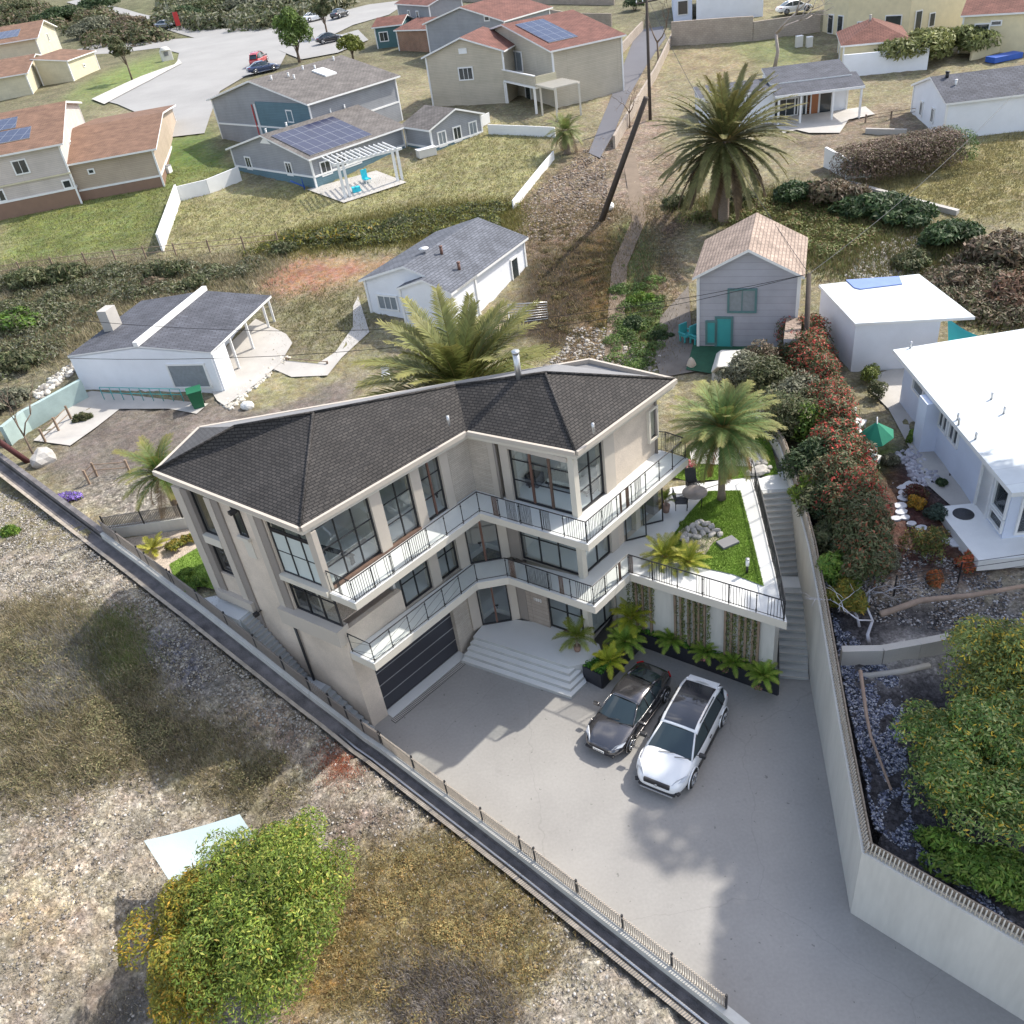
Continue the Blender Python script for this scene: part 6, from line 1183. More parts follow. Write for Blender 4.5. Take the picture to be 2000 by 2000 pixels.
# balcony and porch
pl0, pl1 = B.p(.3, .35), B.p(L + .3, .35); un, Lp = unit(pl0, pl1); b = MB(); zf = B.zg + 2.6; pts = [pl0, pl1, pl1 - n * 2.6, pl0 - n * 2.6]; b.prism(pts, zf - .2, zf, M['white']); B.addm(b, 'balcony')
b = MB(); b.seg(pl0 - n * 2.5, pl1 - n * 2.5, zf + .02, zf + .95, .1, H_['beige']); b.seg(pl0 - n * 2.55, pl1 - n * 2.55, zf + .95, zf + 1.05, .2, M['white']); b.seg(pl1 - n * .1, pl1 - n * 2.45, zf + .02, zf + .95, .1, H_['cream']); B.addm(b, 'balcony_rail')
for f_ in (.02, .33, .66, .98): b = MB(); p = pl0 + un * Lp * f_ - n * 2.5; b.box((p[0], p[1], B.zg + 1.1), (.24, .24, 2.7), 0, M['white']); B.addm(b, 'post')
for k_, f_ in ((0, .25), (1, .45), (2, .7)): B.win('F', f_, .1, 1.1, 2.0, 1, name='door')
pg = empty('pergola', L3(GT(1100, 215)), 'white slatted pergola beside the beige house garden', 'pergola'); q0 = pl1 + un * .1; b = MB(); zz = zf + .15
for k in range(9): p = q0 + un * .42 * k; b.seg(p - n * 2.6, p + n * .6, zz, zz + .12, .12, M['fascia'])
b.seg(q0 - n * 2.3, q0 + un * 3.6 - n * 2.3, zz - .18, zz, .14, M['fascia']); keep(b.build('rafter_row'), pg)
for f_, g_ in ((3.5, 2.3), (3.5, -.4), (.4, 2.3)): b = MB(); p = q0 + un * f_ - n * g_; b.box((p[0], p[1], (B.zg + zz) / 2 - .2), (.18, .18, zz - B.zg + .4), 0, M['fascia']); keep(b.build('post'), pg)
# red roofed house beyond and the little teal and brick wing
fr = FR((824, 48), (985, 42), (900, -10), 4.6); h = house('far grey house with red roof and small solar panel at the top edge', fr); B = Block(h, fr, 4.6, H_['greysid'], H_['redroof'], 'gable', 't', 1.8, .4, depth=10); B.win('F', .8, 4.7, .7, .5, 1); B.solar(B.L * .1, B.L * .35, 2, 4)
fr = FR((725, 55), (785, 48), (815, 5), 2.8); h = house('small dark teal house with brick corner beside the street', fr); B = Block(h, fr, 2.8, H_['blueg'], H_['redroof'], 'gable', 's', .9, .35, depth=6.); B.win('F', .3, .9, 1.2, 1.2, 2)
fr = FR((770, 8), (835, 12), (850, -20), 4.6); h = house('grey two-storey block with paired windows behind the teal house', fr); B = Block(h, fr, 5.2, H_['greysid'], H_['redroof'], 'gable', 's', .9, .35, depth=6.); B.win('F', .35, 3.2, .7, 1.2, 1); B.win('F', .62, 3.2, .7, 1.2, 1)
fr = FR((768, 60), (840, 58), (850, 20), 2.9); h = house('low brick walled wing with brown roof beside the teal house', fr); B = Block(h, fr, 2.9, H_['brickred'], H_['redroof'], 'shed', 's', .8, .3, depth=5.)
# large houses at the left
fr = frame2((123, 281), (160, 200), 16, 5.6); h = house('large pale house with brown roof, brown base and solar panels at the left edge', fr); B = Block(h, fr, 5.6, H_['pinkbeige'], H_['brownroof'], 'gable', 's', 1.9, .5, basem=H_['brownbase'], baseh=1.5); L, W_ = B.L, B.W
B.solar(L - 6.2, L - 3.1, W_ * .12, W_ * .25); B.solar(L - 7.6, L - 4.6, W_ * .27, W_ * .40); B.solar(L * .60, L * .72, W_ * .28, W_ * .42) if False else None; B.win('F', .74, 3.7, 1.1, 1.2, 2); B.win('F', .5, 3.7, 1.1, 1.2, 2); B.win('F', .55, 1.7, .9, 1.0, 2); B.win('F', .96, 1.7, .6, .7, 1); B.win('R', .3, 3.6, .8, .9, 1); b = MB(); [b.seg(B.p(.4, .42), B.p(L - .4, .42), B.zg + k_, B.zg + k_ + .15, .12, H_['cream']) for k_ in (2.9,)]; B.addm(b, 'trim_band')
fr = frame2((305, 291), (343, 205), 9.5, 3.6); h2 = house('brown roofed lower wing of the pale left house with brown base', fr); B = Block(h2, fr, 3.6, H_['tansid'], H_['brownroof'], 'gable', 's', 1.2, .5, basem=H_['brownbase'], baseh=1.0); B.win('F', .28, 2.4, .4, .4, 1)
fr = frame2((74, 74), (112, 52), 22, 5.3); h = house('yellow house with brown roof at the upper left corner', fr); B = Block(h, fr, 5.3, H_['cream'], H_['brownroof'], 'gable', 's', 1.9, .6); B.win('R', .55, 3.8, .9, 1.2, 2); B.solar(B.L - 7, B.L - 3.5, B.W * .12, B.W * .32)
fr = frame2((54, 143), (98, 110), 18, 2.9); h = house('lower yellow wing with brown roof and white trim, upper left', fr); B = Block(h, fr, 2.9, H_['cream'], H_['brownroof'], 'gable', 's', 1.5, .5); B.win('R', .6, 1.0, .7, 1.1, 1)
fr = FR((132, 119), (188, 99), (125, 82), 2.7); h = house('small yellow lean-to wing on the right of the upper left house', fr); B = Block(h, fr, 2.7, H_['cream'], H_['brownroof'], 'shed', 's', .9, .35, depth=6); B.win('F', .5, 1.1, .4, .4, 1)
# right side: barn, sheds, white houses
fr = FR((1352, 545), (1572, 543), (1347, 471), 4.4, ); h = house('grey gabled house with tan roof and upstairs window, right of the creek bed', fr); B = Block(h, fr, 4.4, H_['lav'], H_['tanroof'], 'gable', 't', 1.6, .3, depth=max(6, min(9, fr[4]))); B.win('F', .45, 2.3, 1.4, 1.35, 2, M['curtain'], fm=M['tealdark']); B.win('F', .27, .05, .8, 1.9, 1, M['teal'], 'door', fm=M['tealdark']); B.win('F', .14, .3, .45, 1.4, 1, M['teal'], fm=M['tealdark'])
b = MB(); p = B.p(B.L * .93, -1.2); b.prism([B.p(B.L * .86, .2), B.p(B.L, .2), B.p(B.L, -2.6), B.p(B.L * .86, -2.6)], B.zg - .3, B.zg + 2.0, H_['lav'], H_['tanroof']); B.addm(b, 'lean_to')
for o_ in (0,):
    zf = float(T(16, 42)) + 2.9; C4 = [at(1670, 632, zf), at(1905, 619, zf), at(1795, 535, zf), at(1599, 556, zf)]; c = sum(C4) / 4; h = empty('shed', L3(c, zf - 2.9), 'white flat-roofed outbuilding with peeling roof beside the berry hedge', 'shed')
    CW = [C4[0], at(1846, 622, zf), at(1750, 541, zf), C4[3]]; cw = sum(CW) / 4; b = MB(); b.prism([cw + (q_ - cw) * .95 for q_ in CW], zf - 4, zf - .15, M['whitewall']); keep(b.build('wall'), h); b = MB(); b.prism(C4, zf - .147, zf, M['white'], H_['whiteroof']); ro = b.build('roof'); keep(ro, h); b = MB(); q_ = [at(u_, v_, zf) for u_, v_ in ((1652, 548), (1756, 541), (1762, 556), (1680, 566), (1668, 563))]; b.prism(q_, zf + .003, zf + .06, mat('blue_tarp_patch', (.16, .24, .5), .7, .1)); keep(b.build('tarp'), h)
zf = 7.15; C4 = [at(1744, 683, zf), at(1977, 963, zf), at(2230, 940, zf), at(2260, 600, zf)]; cc = [np.array(q_[:2]) for q_ in C4]; c = sum(C4) / 4; h = empty('house', L3(c, 4.2), 'long white flat-roofed house with blue tinted walls at the right edge', 'house')
ins = [q_ + (c[:2] - q_) / np.linalg.norm(c[:2] - q_) * .75 for q_ in cc]; b = MB(); b.prism(ins, 3.2, zf - .2, H_['ww']); keep(b.build('wall'), h); b = MB(); b.prism(cc, zf - .197, zf, M['white'], H_['whiteroof']); rf_ = b.build('roof'); keep(rf_, h)
SW = Side(ins[0], ins[1], -1); SF = Side(ins[1], ins[2], -1)
def flatwin(sd_, t0, t1, z0, z1, nx, nm='window', m_=None, fw=.1):
    b = MB(); b.seg(sd_.p(t0), sd_.p(t1), z0, z1, .06, m_ or M['darkglass'], -.03 * -1 * sd_.o * -1); o = b.build('pane'); f = MB()
    for a_, c_, e_, g_ in ((t0 - fw, t1 + fw, z0 - fw, z0), (t0 - fw, t1 + fw, z1, z1 + fw), (t0 - fw, t0, z0, z1), (t1, t1 + fw, z0, z1)): f.seg(sd_.p(a_), sd_.p(c_), e_, g_, .12, M['white'], .03 * sd_.o)
    for k in range(1, nx): t = t0 + (t1 - t0) * k / nx; f.seg(sd_.p(t - .03), sd_.p(t + .03), z0, z1, .1, M['white'], .03 * sd_.o)
    fo = f.build(nm); keep(fo, h); o.parent = fo
LS = SW.L
flatwin(SW, LS * .40, LS * .47, 5.8, 6.6, 2); flatwin(SW, LS * .50, LS * .57, 5.8, 6.6, 2); flatwin(SW, LS * .12, LS * .22, 6.0, 6.5, 1, m_=M['curtain']); flatwin(SW, LS * .79, LS * .87, 4.4, 6.5, 1, 'door', M['white']); flatwin(SW, LS * .90, LS * .985, 5.4, 6.6, 1); flatwin(SW, LS * .90, LS * .985, 4.7, 5.15, 1); flatwin(SF, .5, 4.2, 4.7, 6.6, 2)
b = MB(); p = SW.p(LS * .36, .35); b.box((p[0], p[1], 5.3), (.9, .7, 3.2), math.atan2(SW.u[1], SW.u[0]), H_['ww']); keep(b.build('chimney_stack'), h)
for u_, v_ in ((1778, 680), (1870, 820), (1872, 830), (1905, 858), (1936, 780), (1960, 808)): b = MB(); p = at(u_, v_, zf); b.cyl((p[0], p[1], zf), .05, .35, 8, M['alu']); o = b.build('roof_vent'); o.parent = rf_
b = MB(); b.prism([SW.p(LS * .78, .05), SW.p(LS * .78, 1.6), SW.p(LS * .98, 1.5), SW.p(LS + 1.2, 1.4), SF.p(9, 1.5), SF.p(9, .0)], 3.9, 4.42, M['white']); keep(b.build('porch_slab'), h); b = MB(); p = SW.p(LS * .84, .75); b.cyl((p[0], p[1], 4.422), .42, .02, 20, M['wicker']); keep(b.build('doormat'), h)
# white porch house beyond the date palm
fr = FR((1514, 188), (1690, 167), (1644, 138), 2.7); h = house('white porch house with grey shed roof and wooden door behind the date palm', fr); A_, u, n, L, W_, z = fr; B = Block(h, (A_ + n * 2.6, u, n, L * .93, max(4, W_ - 2.6), z + .5), 3.2, M['whitewall'], H_['slate2'], 'shed', 's', .5, .2); b = MB(); b.poly([(*A_, z), (*(A_ + u * L), z), (*(A_ + u * L + n * 3.4), z + .6), (*(A_ + n * 3.4), z + .6)], H_['slate2']); b.poly([(*A_, z - .14), (*(A_ + n * 3.4), z + .46), (*(A_ + u * L + n * 3.4), z + .46), (*(A_ + u * L), z - .14)], M['white']); b.seg(A_, A_ + u * L, z - .2, z, .1, M['white']); B.addm(b, 'porch_roof')
for f_ in (.05, .30, .66, .97): b = MB(); p = A_ + u * L * f_ + n * .15; b.box((p[0], p[1], z - 1.5), (.16, .16, 3.0), 0, M['white']); B.addm(b, 'post')
B.win('F', .55, .05, 1.0, 2.0, 1, mat('varnished_door', (.35, .13, .05), .5, .1), 'door'); B.win('F', .2, .3, 2.0, 1.5, 2); B.win('F', .42, .05, 1.3, 1.9, 2); B.win('F', .72, .05, 1., 1.9, 1)
fr2 = (A_ + n * 1.0 - u * 6.5, u, n, 6.8, 5.5, z + .3); Block(h, fr2, 3.0, M['whitewall'], H_['slate2'], 'flat', over=.2, depth=5.5)
sheet('patio', [(1500, 235), (1690, 210), (1710, 226), (1600, 245), (1530, 262)], M['path'], .1, 2)
# right white house with slate roof
fr = FR((1847, 204), (2110, 172), (1780, 166), 2.9); h = house('white house with slate gable roof at the right edge above the lawn', fr); B = Block(h, fr, 2.9, M['whitewall'], H_['slate2'], 'gable', 's', 1.3, .25, depth=max(6, abs(fr[4]))); B.win('L', .65, .9, .5, 1.1, 2); B.win('L', .3, .9, .5, 1.1, 2); B.vent(B.L * .15, B.W * .3); B.vent(B.L * .12, B.W * .45, .15, .4, M['iron'])
# cream buildings at the top right
fr = FR((1560, -60), (1650, -52), (1600, -90), 8.5); 
def tower(label, px, zh, wall, roofm=None, wins=()):
    zb = [GT(u_, v_) for u_, v_ in px]; zg = min(p[2] for p in zb); P_ = [np.array(p[:2]) for p in zb]; c = sum(P_) / len(P_); root = empty('house', (c[0], c[1], zg), label, 'house'); ex = [P_[-1] + (c - P_[-1]) * 0 for _ in ()]; b = MB(); b.prism(P_, zg - 1, zg + zh, wall, roofm or M['deck']); keep(b.build('wall'), root)
    rr = MB(); rr.prism([c + (p - c) * 1.04 for p in P_], zg + zh, zg + zh + .2, M['white'], roofm or M['deck']); keep(rr.build('roof'), root)
    for i, f_, z0, w_, hh in wins:
        A1, B1_ = P_[i], P_[(i + 1) % len(P_)]; u_, L_ = unit(A1, B1_); nn_ = np.array([u_[1], -u_[0]])
        if np.dot(nn_, c - A1) > 0: nn_ = -nn_
        p = A1 + u_ * L_ * f_; g = MB(); g.box((*(p + nn_ * .05), zg + z0 + hh / 2), (w_ + .2, .12, hh + .2), math.atan2(u_[1], u_[0]), M['white']); g.box((*(p + nn_ * .08), zg + z0 + hh / 2), (w_, .12, hh), math.atan2(u_[1], u_[0]), M['darkglass']); keep(g.build('window'), root)
    return root
tower('big cream house with tall blank walls at the top right', [(1606, 62), (1652, 74), (1772, 76), (1880, 50), (1830, 5), (1640, 10)], 7.8, H_['creamst'], wins=((0, .35, .6, .8, 1.8), (0, .75, .6, .8, 1.8), (1, .25, .6, .9, 1.2), (1, .75, .4, 1.6, 1.9), (1, .3, 4.6, 1.6, 1.8), (2, .15, .5, .7, 2.0), (2, .4, .8, .6, 1.2), (0, .5, 4.3, 1.2, 2)))
fr = FR((1876, 32), (2050, 22), (1876, -20), 3.6); h = house('cream wing with red brown roof at the top right corner', fr); B = Block(h, fr, 3.6, H_['creamst'], H_['redroof'], 'gable', 's', 1.3, .3, depth=8); B.win('F', .25, 1., 1.2, 1.8, 1); B.win('F', .42, 2.6, .8, .4, 1)
fr = FR((1590, 68), (1642, 91), (1780, 77), 2.6); A1 = FR((1642, 91), (1780, 78), (1590, 68), 2.6); h = house('cream garage with a red pyramid roof near the block wall', A1); B = Block(h, A1, 2.6, H_['creamst'], H_['redroof'], 'hip', rise=1.5, over=.35, depth=max(5.5, A1[4])); B.win('L', .4, .1, .7, 1.7, 1, name='door'); B.vent(B.L * .45, B.W * .5, .12, .5, M['path'])
tower('white house block above the brown retaining wall at the top', [(1360, 44), (1490, 32), (1480, -5), (1365, 5)], 4.5, M['whitewall'], wins=())
tower('lavender and white house corner at the top, left of the alley mouth', [(1316, 46), (1352, 42), (1350, 10), (1312, 14)], 5, H_['ww'], wins=((0, .5, 1, 1.2, 1.5),))
b = MB(); a_, c_ = GT(1960, 95), GT(2060, 88); b.seg(a_, c_, a_[2] - 1, a_[2] + 3.0, 4, H_['lav'], 2.0); tag(b.build('garden_shed'), 'grey block outbuilding at the far right under the cream wing', 'shed')
# ---------------------------------------------------------------- fences and walls of the neighbours
def wall_px(name, px, h, th, m, label, cat, group=None):
    P = []
    for (u0, v0), (u1, v1) in zip(px[:-1], px[1:]):
        a, c = GT(u0, v0), GT(u1, v1); n = max(1, int(np.linalg.norm(c - a) / 3)); P += [a + (c - a) * k / n for k in range(n)]
    P.append(GT(*px[-1])); b = MB()
    for a, c in zip(P[:-1], P[1:]): za, zc = float(T(a[0], a[1])), float(T(c[0], c[1])); b.seg(a, c, za - .4, za + h, th, m, 0, zc - .4, zc + h)
    return tag(b.build(name), label, cat, group)
wf = wall_px('garden_wall', [(1003, 410), (1082, 312)], .75, .12, M['white'], 'low white picket wall ending at the utility pole', 'fence')
wall_px('garden_wall', [(318, 492), (352, 392)], 1.5, .16, M['white'], 'white solid fence running down the slope between two lawns', 'fence'); wall_px('garden_wall', [(352, 392), (410, 378), (472, 352)], 1.3, .16, M['white'], 'white solid fence joining the corner of the solar house', 'fence')
wall_px('garden_wall', [(955, 262), (1085, 268)], .9, .12, M['white'], 'white low fence in front of the beige house porch', 'fence'); wall_px('garden_wall', [(925, 255), (957, 240)], 1.0, .12, M['white'], 'short white gate fence between the two houses', 'fence')
wall_px('garden_wall', [(1130, 200), (1255, 60)], 1.1, .2, H_['block'], 'tan block wall along the left side of the alley', 'wall'); wall_px('garden_wall', [(1200, 290), (1282, 150), (1315, 80)], 1.1, .2, H_['block'], 'tan block wall along the right side of the alley', 'wall'); wall_px('garden_wall', [(1035, 35), (1120, 50), (1195, 52)], 1.6, .2, H_['block'], 'long block wall behind the upper garden lawn', 'wall')
wall_px('retaining_wall', [(1312, 90), (1470, 80)], 2.6, .3, H_['block'], 'brown block retaining wall under the white house at the top', 'wall'); wall_px('retaining_wall', [(1470, 80), (1600, 62)], 2.0, .3, H_['block'], 'shaded block wall behind the bare tree at the top', 'wall')
wall_px('garden_wall', [(1645, 150), (1810, 135)], 2.0, .25, M['whitewall'], 'pale garden wall with leafy shadows behind the porch house', 'wall'); wall_px('garden_wall', [(1895, 118), (1960, 100)], 1.6, .25, H_['creamst'], 'cream garden wall beside the blue tarpaulin', 'wall')
wall_px('garden_wall', [(1655, 362), (1760, 392), (1870, 420)], .35, .4, M['path'], 'long low concrete wall along the lower edge of the dry lawn', 'wall')
wall_px('garden_wall', [(1610, 325), (1655, 350)], 1.5, .2, M['white'], 'white wall beside the overgrown hedge, left piece', 'wall'); wall_px('garden_wall', [(1655, 350), (1700, 345)], 1.6, .2, M['white'], 'white wall beside the overgrown hedge, right piece', 'wall')
wall_px('retaining_wall', [(20, 870), (60, 838), (172, 776)], 1.3, .3, mat('pale_teal_wall', (.36, .46, .44), .85, .2, 1, .2), 'pale teal stained retaining wall left of the cottage', 'wall')
wall_px('retaining_wall', [(1640, 1300), (1720, 1292), (1790, 1280), (1850, 1268)], .7, .3, M['path'], 'pale weathered concrete wall standing in the burnt ground', 'wall')
wall_px('retaining_wall', [(860, 0), (1040, 8), (1200, 10)], 1.0, .2, H_['block'], 'thin far wall at the top edge above the garden', 'wall')
wall_px('garden_wall', [(1690, 260), (1770, 262)], .4, .3, M['path'], 'low kerb wall between porch house and white house', 'wall')
def rail_fence(px, label, h=.9, post=2.6, m=M['wood'], rails=(.85, .45), pw=.11, rw=.03):
    P = []; root = None
    for (u0, v0), (u1, v1) in zip(px[:-1], px[1:]):
        a, c = GT(u0, v0), GT(u1, v1); n = max(1, int(np.linalg.norm(c - a) / post)); P += [a + (c - a) * k / n for k in range(n)]
    P.append(GT(*px[-1])); P = [np.array([p[0], p[1], float(T(p[0], p[1]))]) for p in P]; root = empty('rail_fence', tuple(P[0]), label, 'fence')
    for p in P: b = MB(); b.box((p[0], p[1], p[2] + h / 2 - .1), (pw, pw, h + .2), 0, m); keep(b.build('post'), root)
    b = MB()
    for zz in rails:
        b.tube([p + [0, 0, zz * h] for p in P], rw, 4, m)
    keep(b.build('rail'), root)
rail_fence([(-20, 545), (170, 518), (345, 500), (545, 480)], 'dark post and rail fence below the two left lawns', 1.1)
rail_fence([(1690, 240), (1790, 225)], 'small post and wire fence beyond the porch house patio', .7, 1.6)
rail_fence([(1745, 1165), (1870, 1140), (2010, 1120)], 'wire garden fence above the burnt ground at the right', 1.1, 1.8, M['iron'], (.95, .7, .4), .05, .012); rail_fence([(90, 865), (140, 820)], 'short dark fence on the teal wall', 1.0, 1.2)
rail_fence([(560, 705), (640, 712)], 'low dark board edging in the yard of the left cottage', .25, 2., M['wood'], (.8,)); rail_fence([(175, 945), (190, 930), (255, 925)], 'leaning broken timber fence near the purple flowers', .9, 1.3)
# ---------------------------------------------------------------- poles and wires
def upole(pb, pt, h, r, label, m=M['pole'], arm=False):
    g = GT(*pb); d = ray(*pt); d = d / np.linalg.norm(d); zt = g[2] + h; top = CC + d * ((zt - CH) / d[2] if abs(d[2]) > .02 else 60)
    if np.linalg.norm((top - g)[:2]) > h * .8: top = g + np.array([0, 0, h])
    root = empty('utility_pole', L3(g), label, 'utility pole'); b = MB(); b.tube([g - [0, 0, .5], top], r, 10, m, r1=r * .75); keep(b.build('pole'), root)
    if arm: b = MB(); b.box(tuple(top - [0, 0, .5]), (2.2, .1, .12), .3, m); [b.cyl(tuple(top + [k, k * .3, -.44]), .05, .18, 6, M['white']) for k in (-1, -.4, .4, 1)]; keep(b.build('crossarm'), root)
    return g, top
g1, t1_ = upole((1170, 430), (1262, 190), 9.0, .24, 'thick leaning timber pole between the picket wall and the date palm')
g2, t2_ = upole((1270, 235), (1248, -30), 10.5, .17, 'tall thin dark utility pole left of the date palm', arm=True)
g3, t3_ = upole((1573, 730), (1580, 535), 4.6, .17, 'short grey utility pole in the berry hedge beside the grey house'); g4 = at(55, 895, 4.6)
root = empty('utility_pole', L3(g4), 'dark red timber pole leaning at the left edge of the picture', 'utility pole'); b = MB(); b.tube([g4 - [0, 0, .4], g4 + np.array([-3.4, -1.0, 6.5])], .17, 10, mat('dark_red_timber', (.11, .04, .04), .85, .2), r1=.14); keep(b.build('pole'), root)
def wire(a, c, sag, label, r=.018):
    P = [np.array(a) + (np.array(c) - a) * k / 14 - np.array([0, 0, sag * 4 * (k / 14) * (1 - k / 14)]) for k in range(15)]; b = MB(); b.tube(P, r, 3, M['iron'], smooth=False); tag(b.build('power_line'), label, 'cable')
wire(t3_, t2_, 1.0, 'thin power line from the hedge pole up to the tall thin pole'); wire(t3_, t3_ + np.array([-42., 3., .5]), 1.6, 'thin power line running left across the roofs from the hedge pole'); wire(t3_, t3_ + np.array([-42., 6., 1.6]), 1.8, 'upper of the thin lines running left from the hedge pole'); wire(t3_, t3_ + np.array([30., 28., 4.]), 1.0, 'thin power line from the hedge pole towards the right lawn'); wire(t2_, t2_ + np.array([40, 10, 1.]), 1.2, 'thin cable from the tall pole to the upper right')
# ---------------------------------------------------------------- trees, hedges, bushes
def gbush(u, v, r, h, lb, cols, n=1500, size=.1, k=12, cat='shrub', dz=-.1, **kw): p = GT(u, v); return bush(kw.pop('name', 'shrub'), L3(p, p[2] + dz), r, h, lb, cols, n, size, k, cat, **kw)
# big bush tree at the bottom left, with the pale sail beside it
p = at(515, 1772, 3.6); tree('leafy_tree', L3(p, float(T(p[0], p[1]))), 1.0, (3.1, 3.9), 5.4, 'large round green and golden tree at the bottom left, partly covering a pale sail', [(.16, .22, .03, 4), (.11, .17, .03, 3), (.28, .30, .06, 2), (.3, .22, .05, .5)], 62000, .046, 150, .2, r=.20)
p = at(360, 1815, 3.4); tree('leafy_tree', L3(p, float(T(p[0], p[1]))), .8, (1.9, 3.1), 4.4, 'golden brown leafy tree on the left side of the big green one', [(.28, .24, .03, 4), (.17, .19, .03, 4), (.42, .25, .03, 1.5)], 36000, .05, 70, .15, r=.24)
zs = 3.5; q4 = [at(281, 1642, zs), at(332, 1722, zs), at(540, 1700, zs - .3), at(468, 1590, zs)]; b = MB(); nn_ = 8; VV = []
for i in range(nn_ + 1):
    for j in range(nn_ + 1):
        a_, c_ = i / nn_, j / nn_; p = (np.array(q4[0]) * (1 - a_) + np.array(q4[1]) * a_) * (1 - c_) + (np.array(q4[3]) * (1 - a_) + np.array(q4[2]) * a_) * c_; s_ = 4 * c_ * (1 - c_) * (1 - a_); ctr = (q4[0] + q4[1] + q4[2] + q4[3]) / 4; p = p + (ctr - p) * .05 * s_ - [0, 0, .15 * 16 * a_ * (1 - a_) * c_ * (1 - c_)]; VV.append(p)
b.grid(VV, [(i * 9 + j, i * 9 + j + 1, (i + 1) * 9 + j + 1, (i + 1) * 9 + j) for i in range(8) for j in range(8)], mat('pale_sail_cloth', (.40, .48, .49), .8, .05), True); tag(b.build('shade_sail'), 'pale blue grey shade sail stretched beside the bottom left trees', 'shade sail')
# right: burnt slope trees and vine mound
p = at(1922, 1490, 4.6); tree('leafy_bush_tree', L3(p, 2.7), .3, (2.7, 3.2), 3.6, 'huge vine covered green bush with orange tips at the right edge', [(.15, .24, .05, 4), (.09, .16, .04, 3), (.34, .38, .14, 2.6), (.55, .38, .05, .8)], 52000, .05, 130, .15, r=.22)
p = at(2010, 1330, 4.6); tree('leafy_bush_tree', L3(p, 2.9), .5, (3.0, 2.6), 3.6, 'pale green vine mound with yellow tips behind the huge right bush', [(.27, .32, .10, 3), (.16, .22, .06, 3), (.6, .42, .05, 1.2)], 28000, .05, 90, .15, r=.24)
p = at(1925, 1690, 3.4); bush('shrub', L3(p, 2.7), (1.9, 1.0), 1.2, 'bright green undergrowth at the foot of the huge right bush', G_BRIGHT, 7000, .07, 20, rz=-.7, stems=False)
# unseen trees added past the right edge to throw shade over the parking space
tree('added_shade_tree', (27.4, 28.6, 3.8), 12.5, (6.2, 5.0), 8.5, 'unseen very tall broad tree added beyond the right edge to shade the parked cars', G_DARK, 13000, .34, 60, .4, r=.42)
tree('added_shade_tree', (24.6, 21.5, 3.2), 10.5, (5.2, 4.8), 7.5, 'unseen very tall tree added beyond the lower right edge to shade the driveway', G_DARK, 11000, .34, 54, .35, r=.42)
# hedge of separate shrubs along the tall wall
hedge = [(1455, 740, 1.3, 2.3, G_GREY, 'grey green shrub just above the terrace palm'), (1500, 765, 1.5, 2.6, G_OLIVE, 'olive shrub right of the terrace palm'), (1535, 835, 1.5, 2.8, G_OLIVE, 'tall grey olive shrub beside the top of the tall wall'), (1580, 850, 1.2, 2.2, G_BRIGHT, 'lime green shrub in the hedge above the stairs'), (1585, 920, 1.1, 2.2, G_DARK, 'dark green shrub beside the tall wall'), (1580, 965, .8, 1.6, [(.2, .26, .04, 3), (.12, .2, .03, 2)], 'yellow green shrub touching the top of the tall wall'),
         (1620, 900, 1.3, 2.4, G_DARK, 'dark shrub in the middle of the hedge'), (1618, 1040, .85, 1.5, G_OLIVE, 'low olive shrub behind the wall near the stair landing'), (1640, 1105, .8, 1.4, G_BRIGHT, 'fine leaved green shrub behind the tall wall'), (1655, 1150, .7, 1.1, G_YEL, 'yellow green low shrub at the edge of the burnt ground')]
hedge += [(1600, 790, 1.2, 2.2, G_OLIVE, 'olive shrub between the berry hedge and the terrace palm'), (1545, 790, 1.3, 2.4, G_GREY, 'grey shrub in the middle of the hedge top'), (1630, 985, 1.0, 1.9, G_DARK, 'dark shrub in the shade between wall and berry hedge'), (1600, 985, .9, 1.7, G_OLIVE, 'olive shrub in the hedge above the upper stair flight'), (1475, 715, 1.1, 2.0, G_BRN, 'brownish shrub in front of the covered boat'), (1665, 1070, .9, 1.4, G_DARK, 'dark low shrub under the berry hedge')]
for u, v, r, h, c, lb in hedge: p = at(u, v + 20, 4.4); bush('shrub', L3(p, 4.1 if v < 1000 else 3.8), r * 1.15, h * 1.2, lb, c, 5200, .07, 28)
red = [(1580, 660, 1.3, 2.2, 'upper end of the red berry hedge beside the pole', 1), (1600, 730, 1.4, 2.4, 'red berry shrub below the flat white outbuilding', 1), (1625, 800, 1.3, 2.3, 'red berry shrub opposite the green parasol', 1), (1640, 880, 1.3, 2.3, 'red berry shrub left of the white garden chairs', 1), (1660, 960, 1.3, 2.3, 'red tinted shrub left of the pebble path', 1), (1680, 1030, 1.2, 2.2, 'leafy shrub with a few red leaves by the stepping stones', 0), (1700, 1100, 1.1, 2.0, 'grey green shrub at the lower end of the berry hedge', 0), (1560, 700, 1.0, 1.8, 'shrub between the boat and the berry hedge', 0)]
red += [(1592, 695, 1.2, 2.3, 'berry shrub between the grey utility pole and the flat outbuilding', 1), (1614, 765, 1.3, 2.4, 'dense berry shrub beside the yellow green shrub at the walk', 1), (1636, 840, 1.3, 2.4, 'berry shrub directly left of the green parasol', 1), (1655, 920, 1.3, 2.4, 'berry shrub below the parasol chairs', 1), (1675, 995, 1.2, 2.3, 'berry shrub left of the golden orange shrub', 1), (1695, 1065, 1.1, 2.1, 'berry shrub left of the round stepping stones', 0), (1640, 960, 1.2, 2.2, 'olive shrub closing the middle of the hedge', 0)]
for u, v, r, h, lb, c in red: p = at(u - 14, v + 25, 4.4); bush('berry_shrub', L3(p, 4.2), r * 1.12, h * 1.25, lb, G_RED if c else G_OLIVE + [(.25, .08, .04, .9)], 8000, .06, 34)
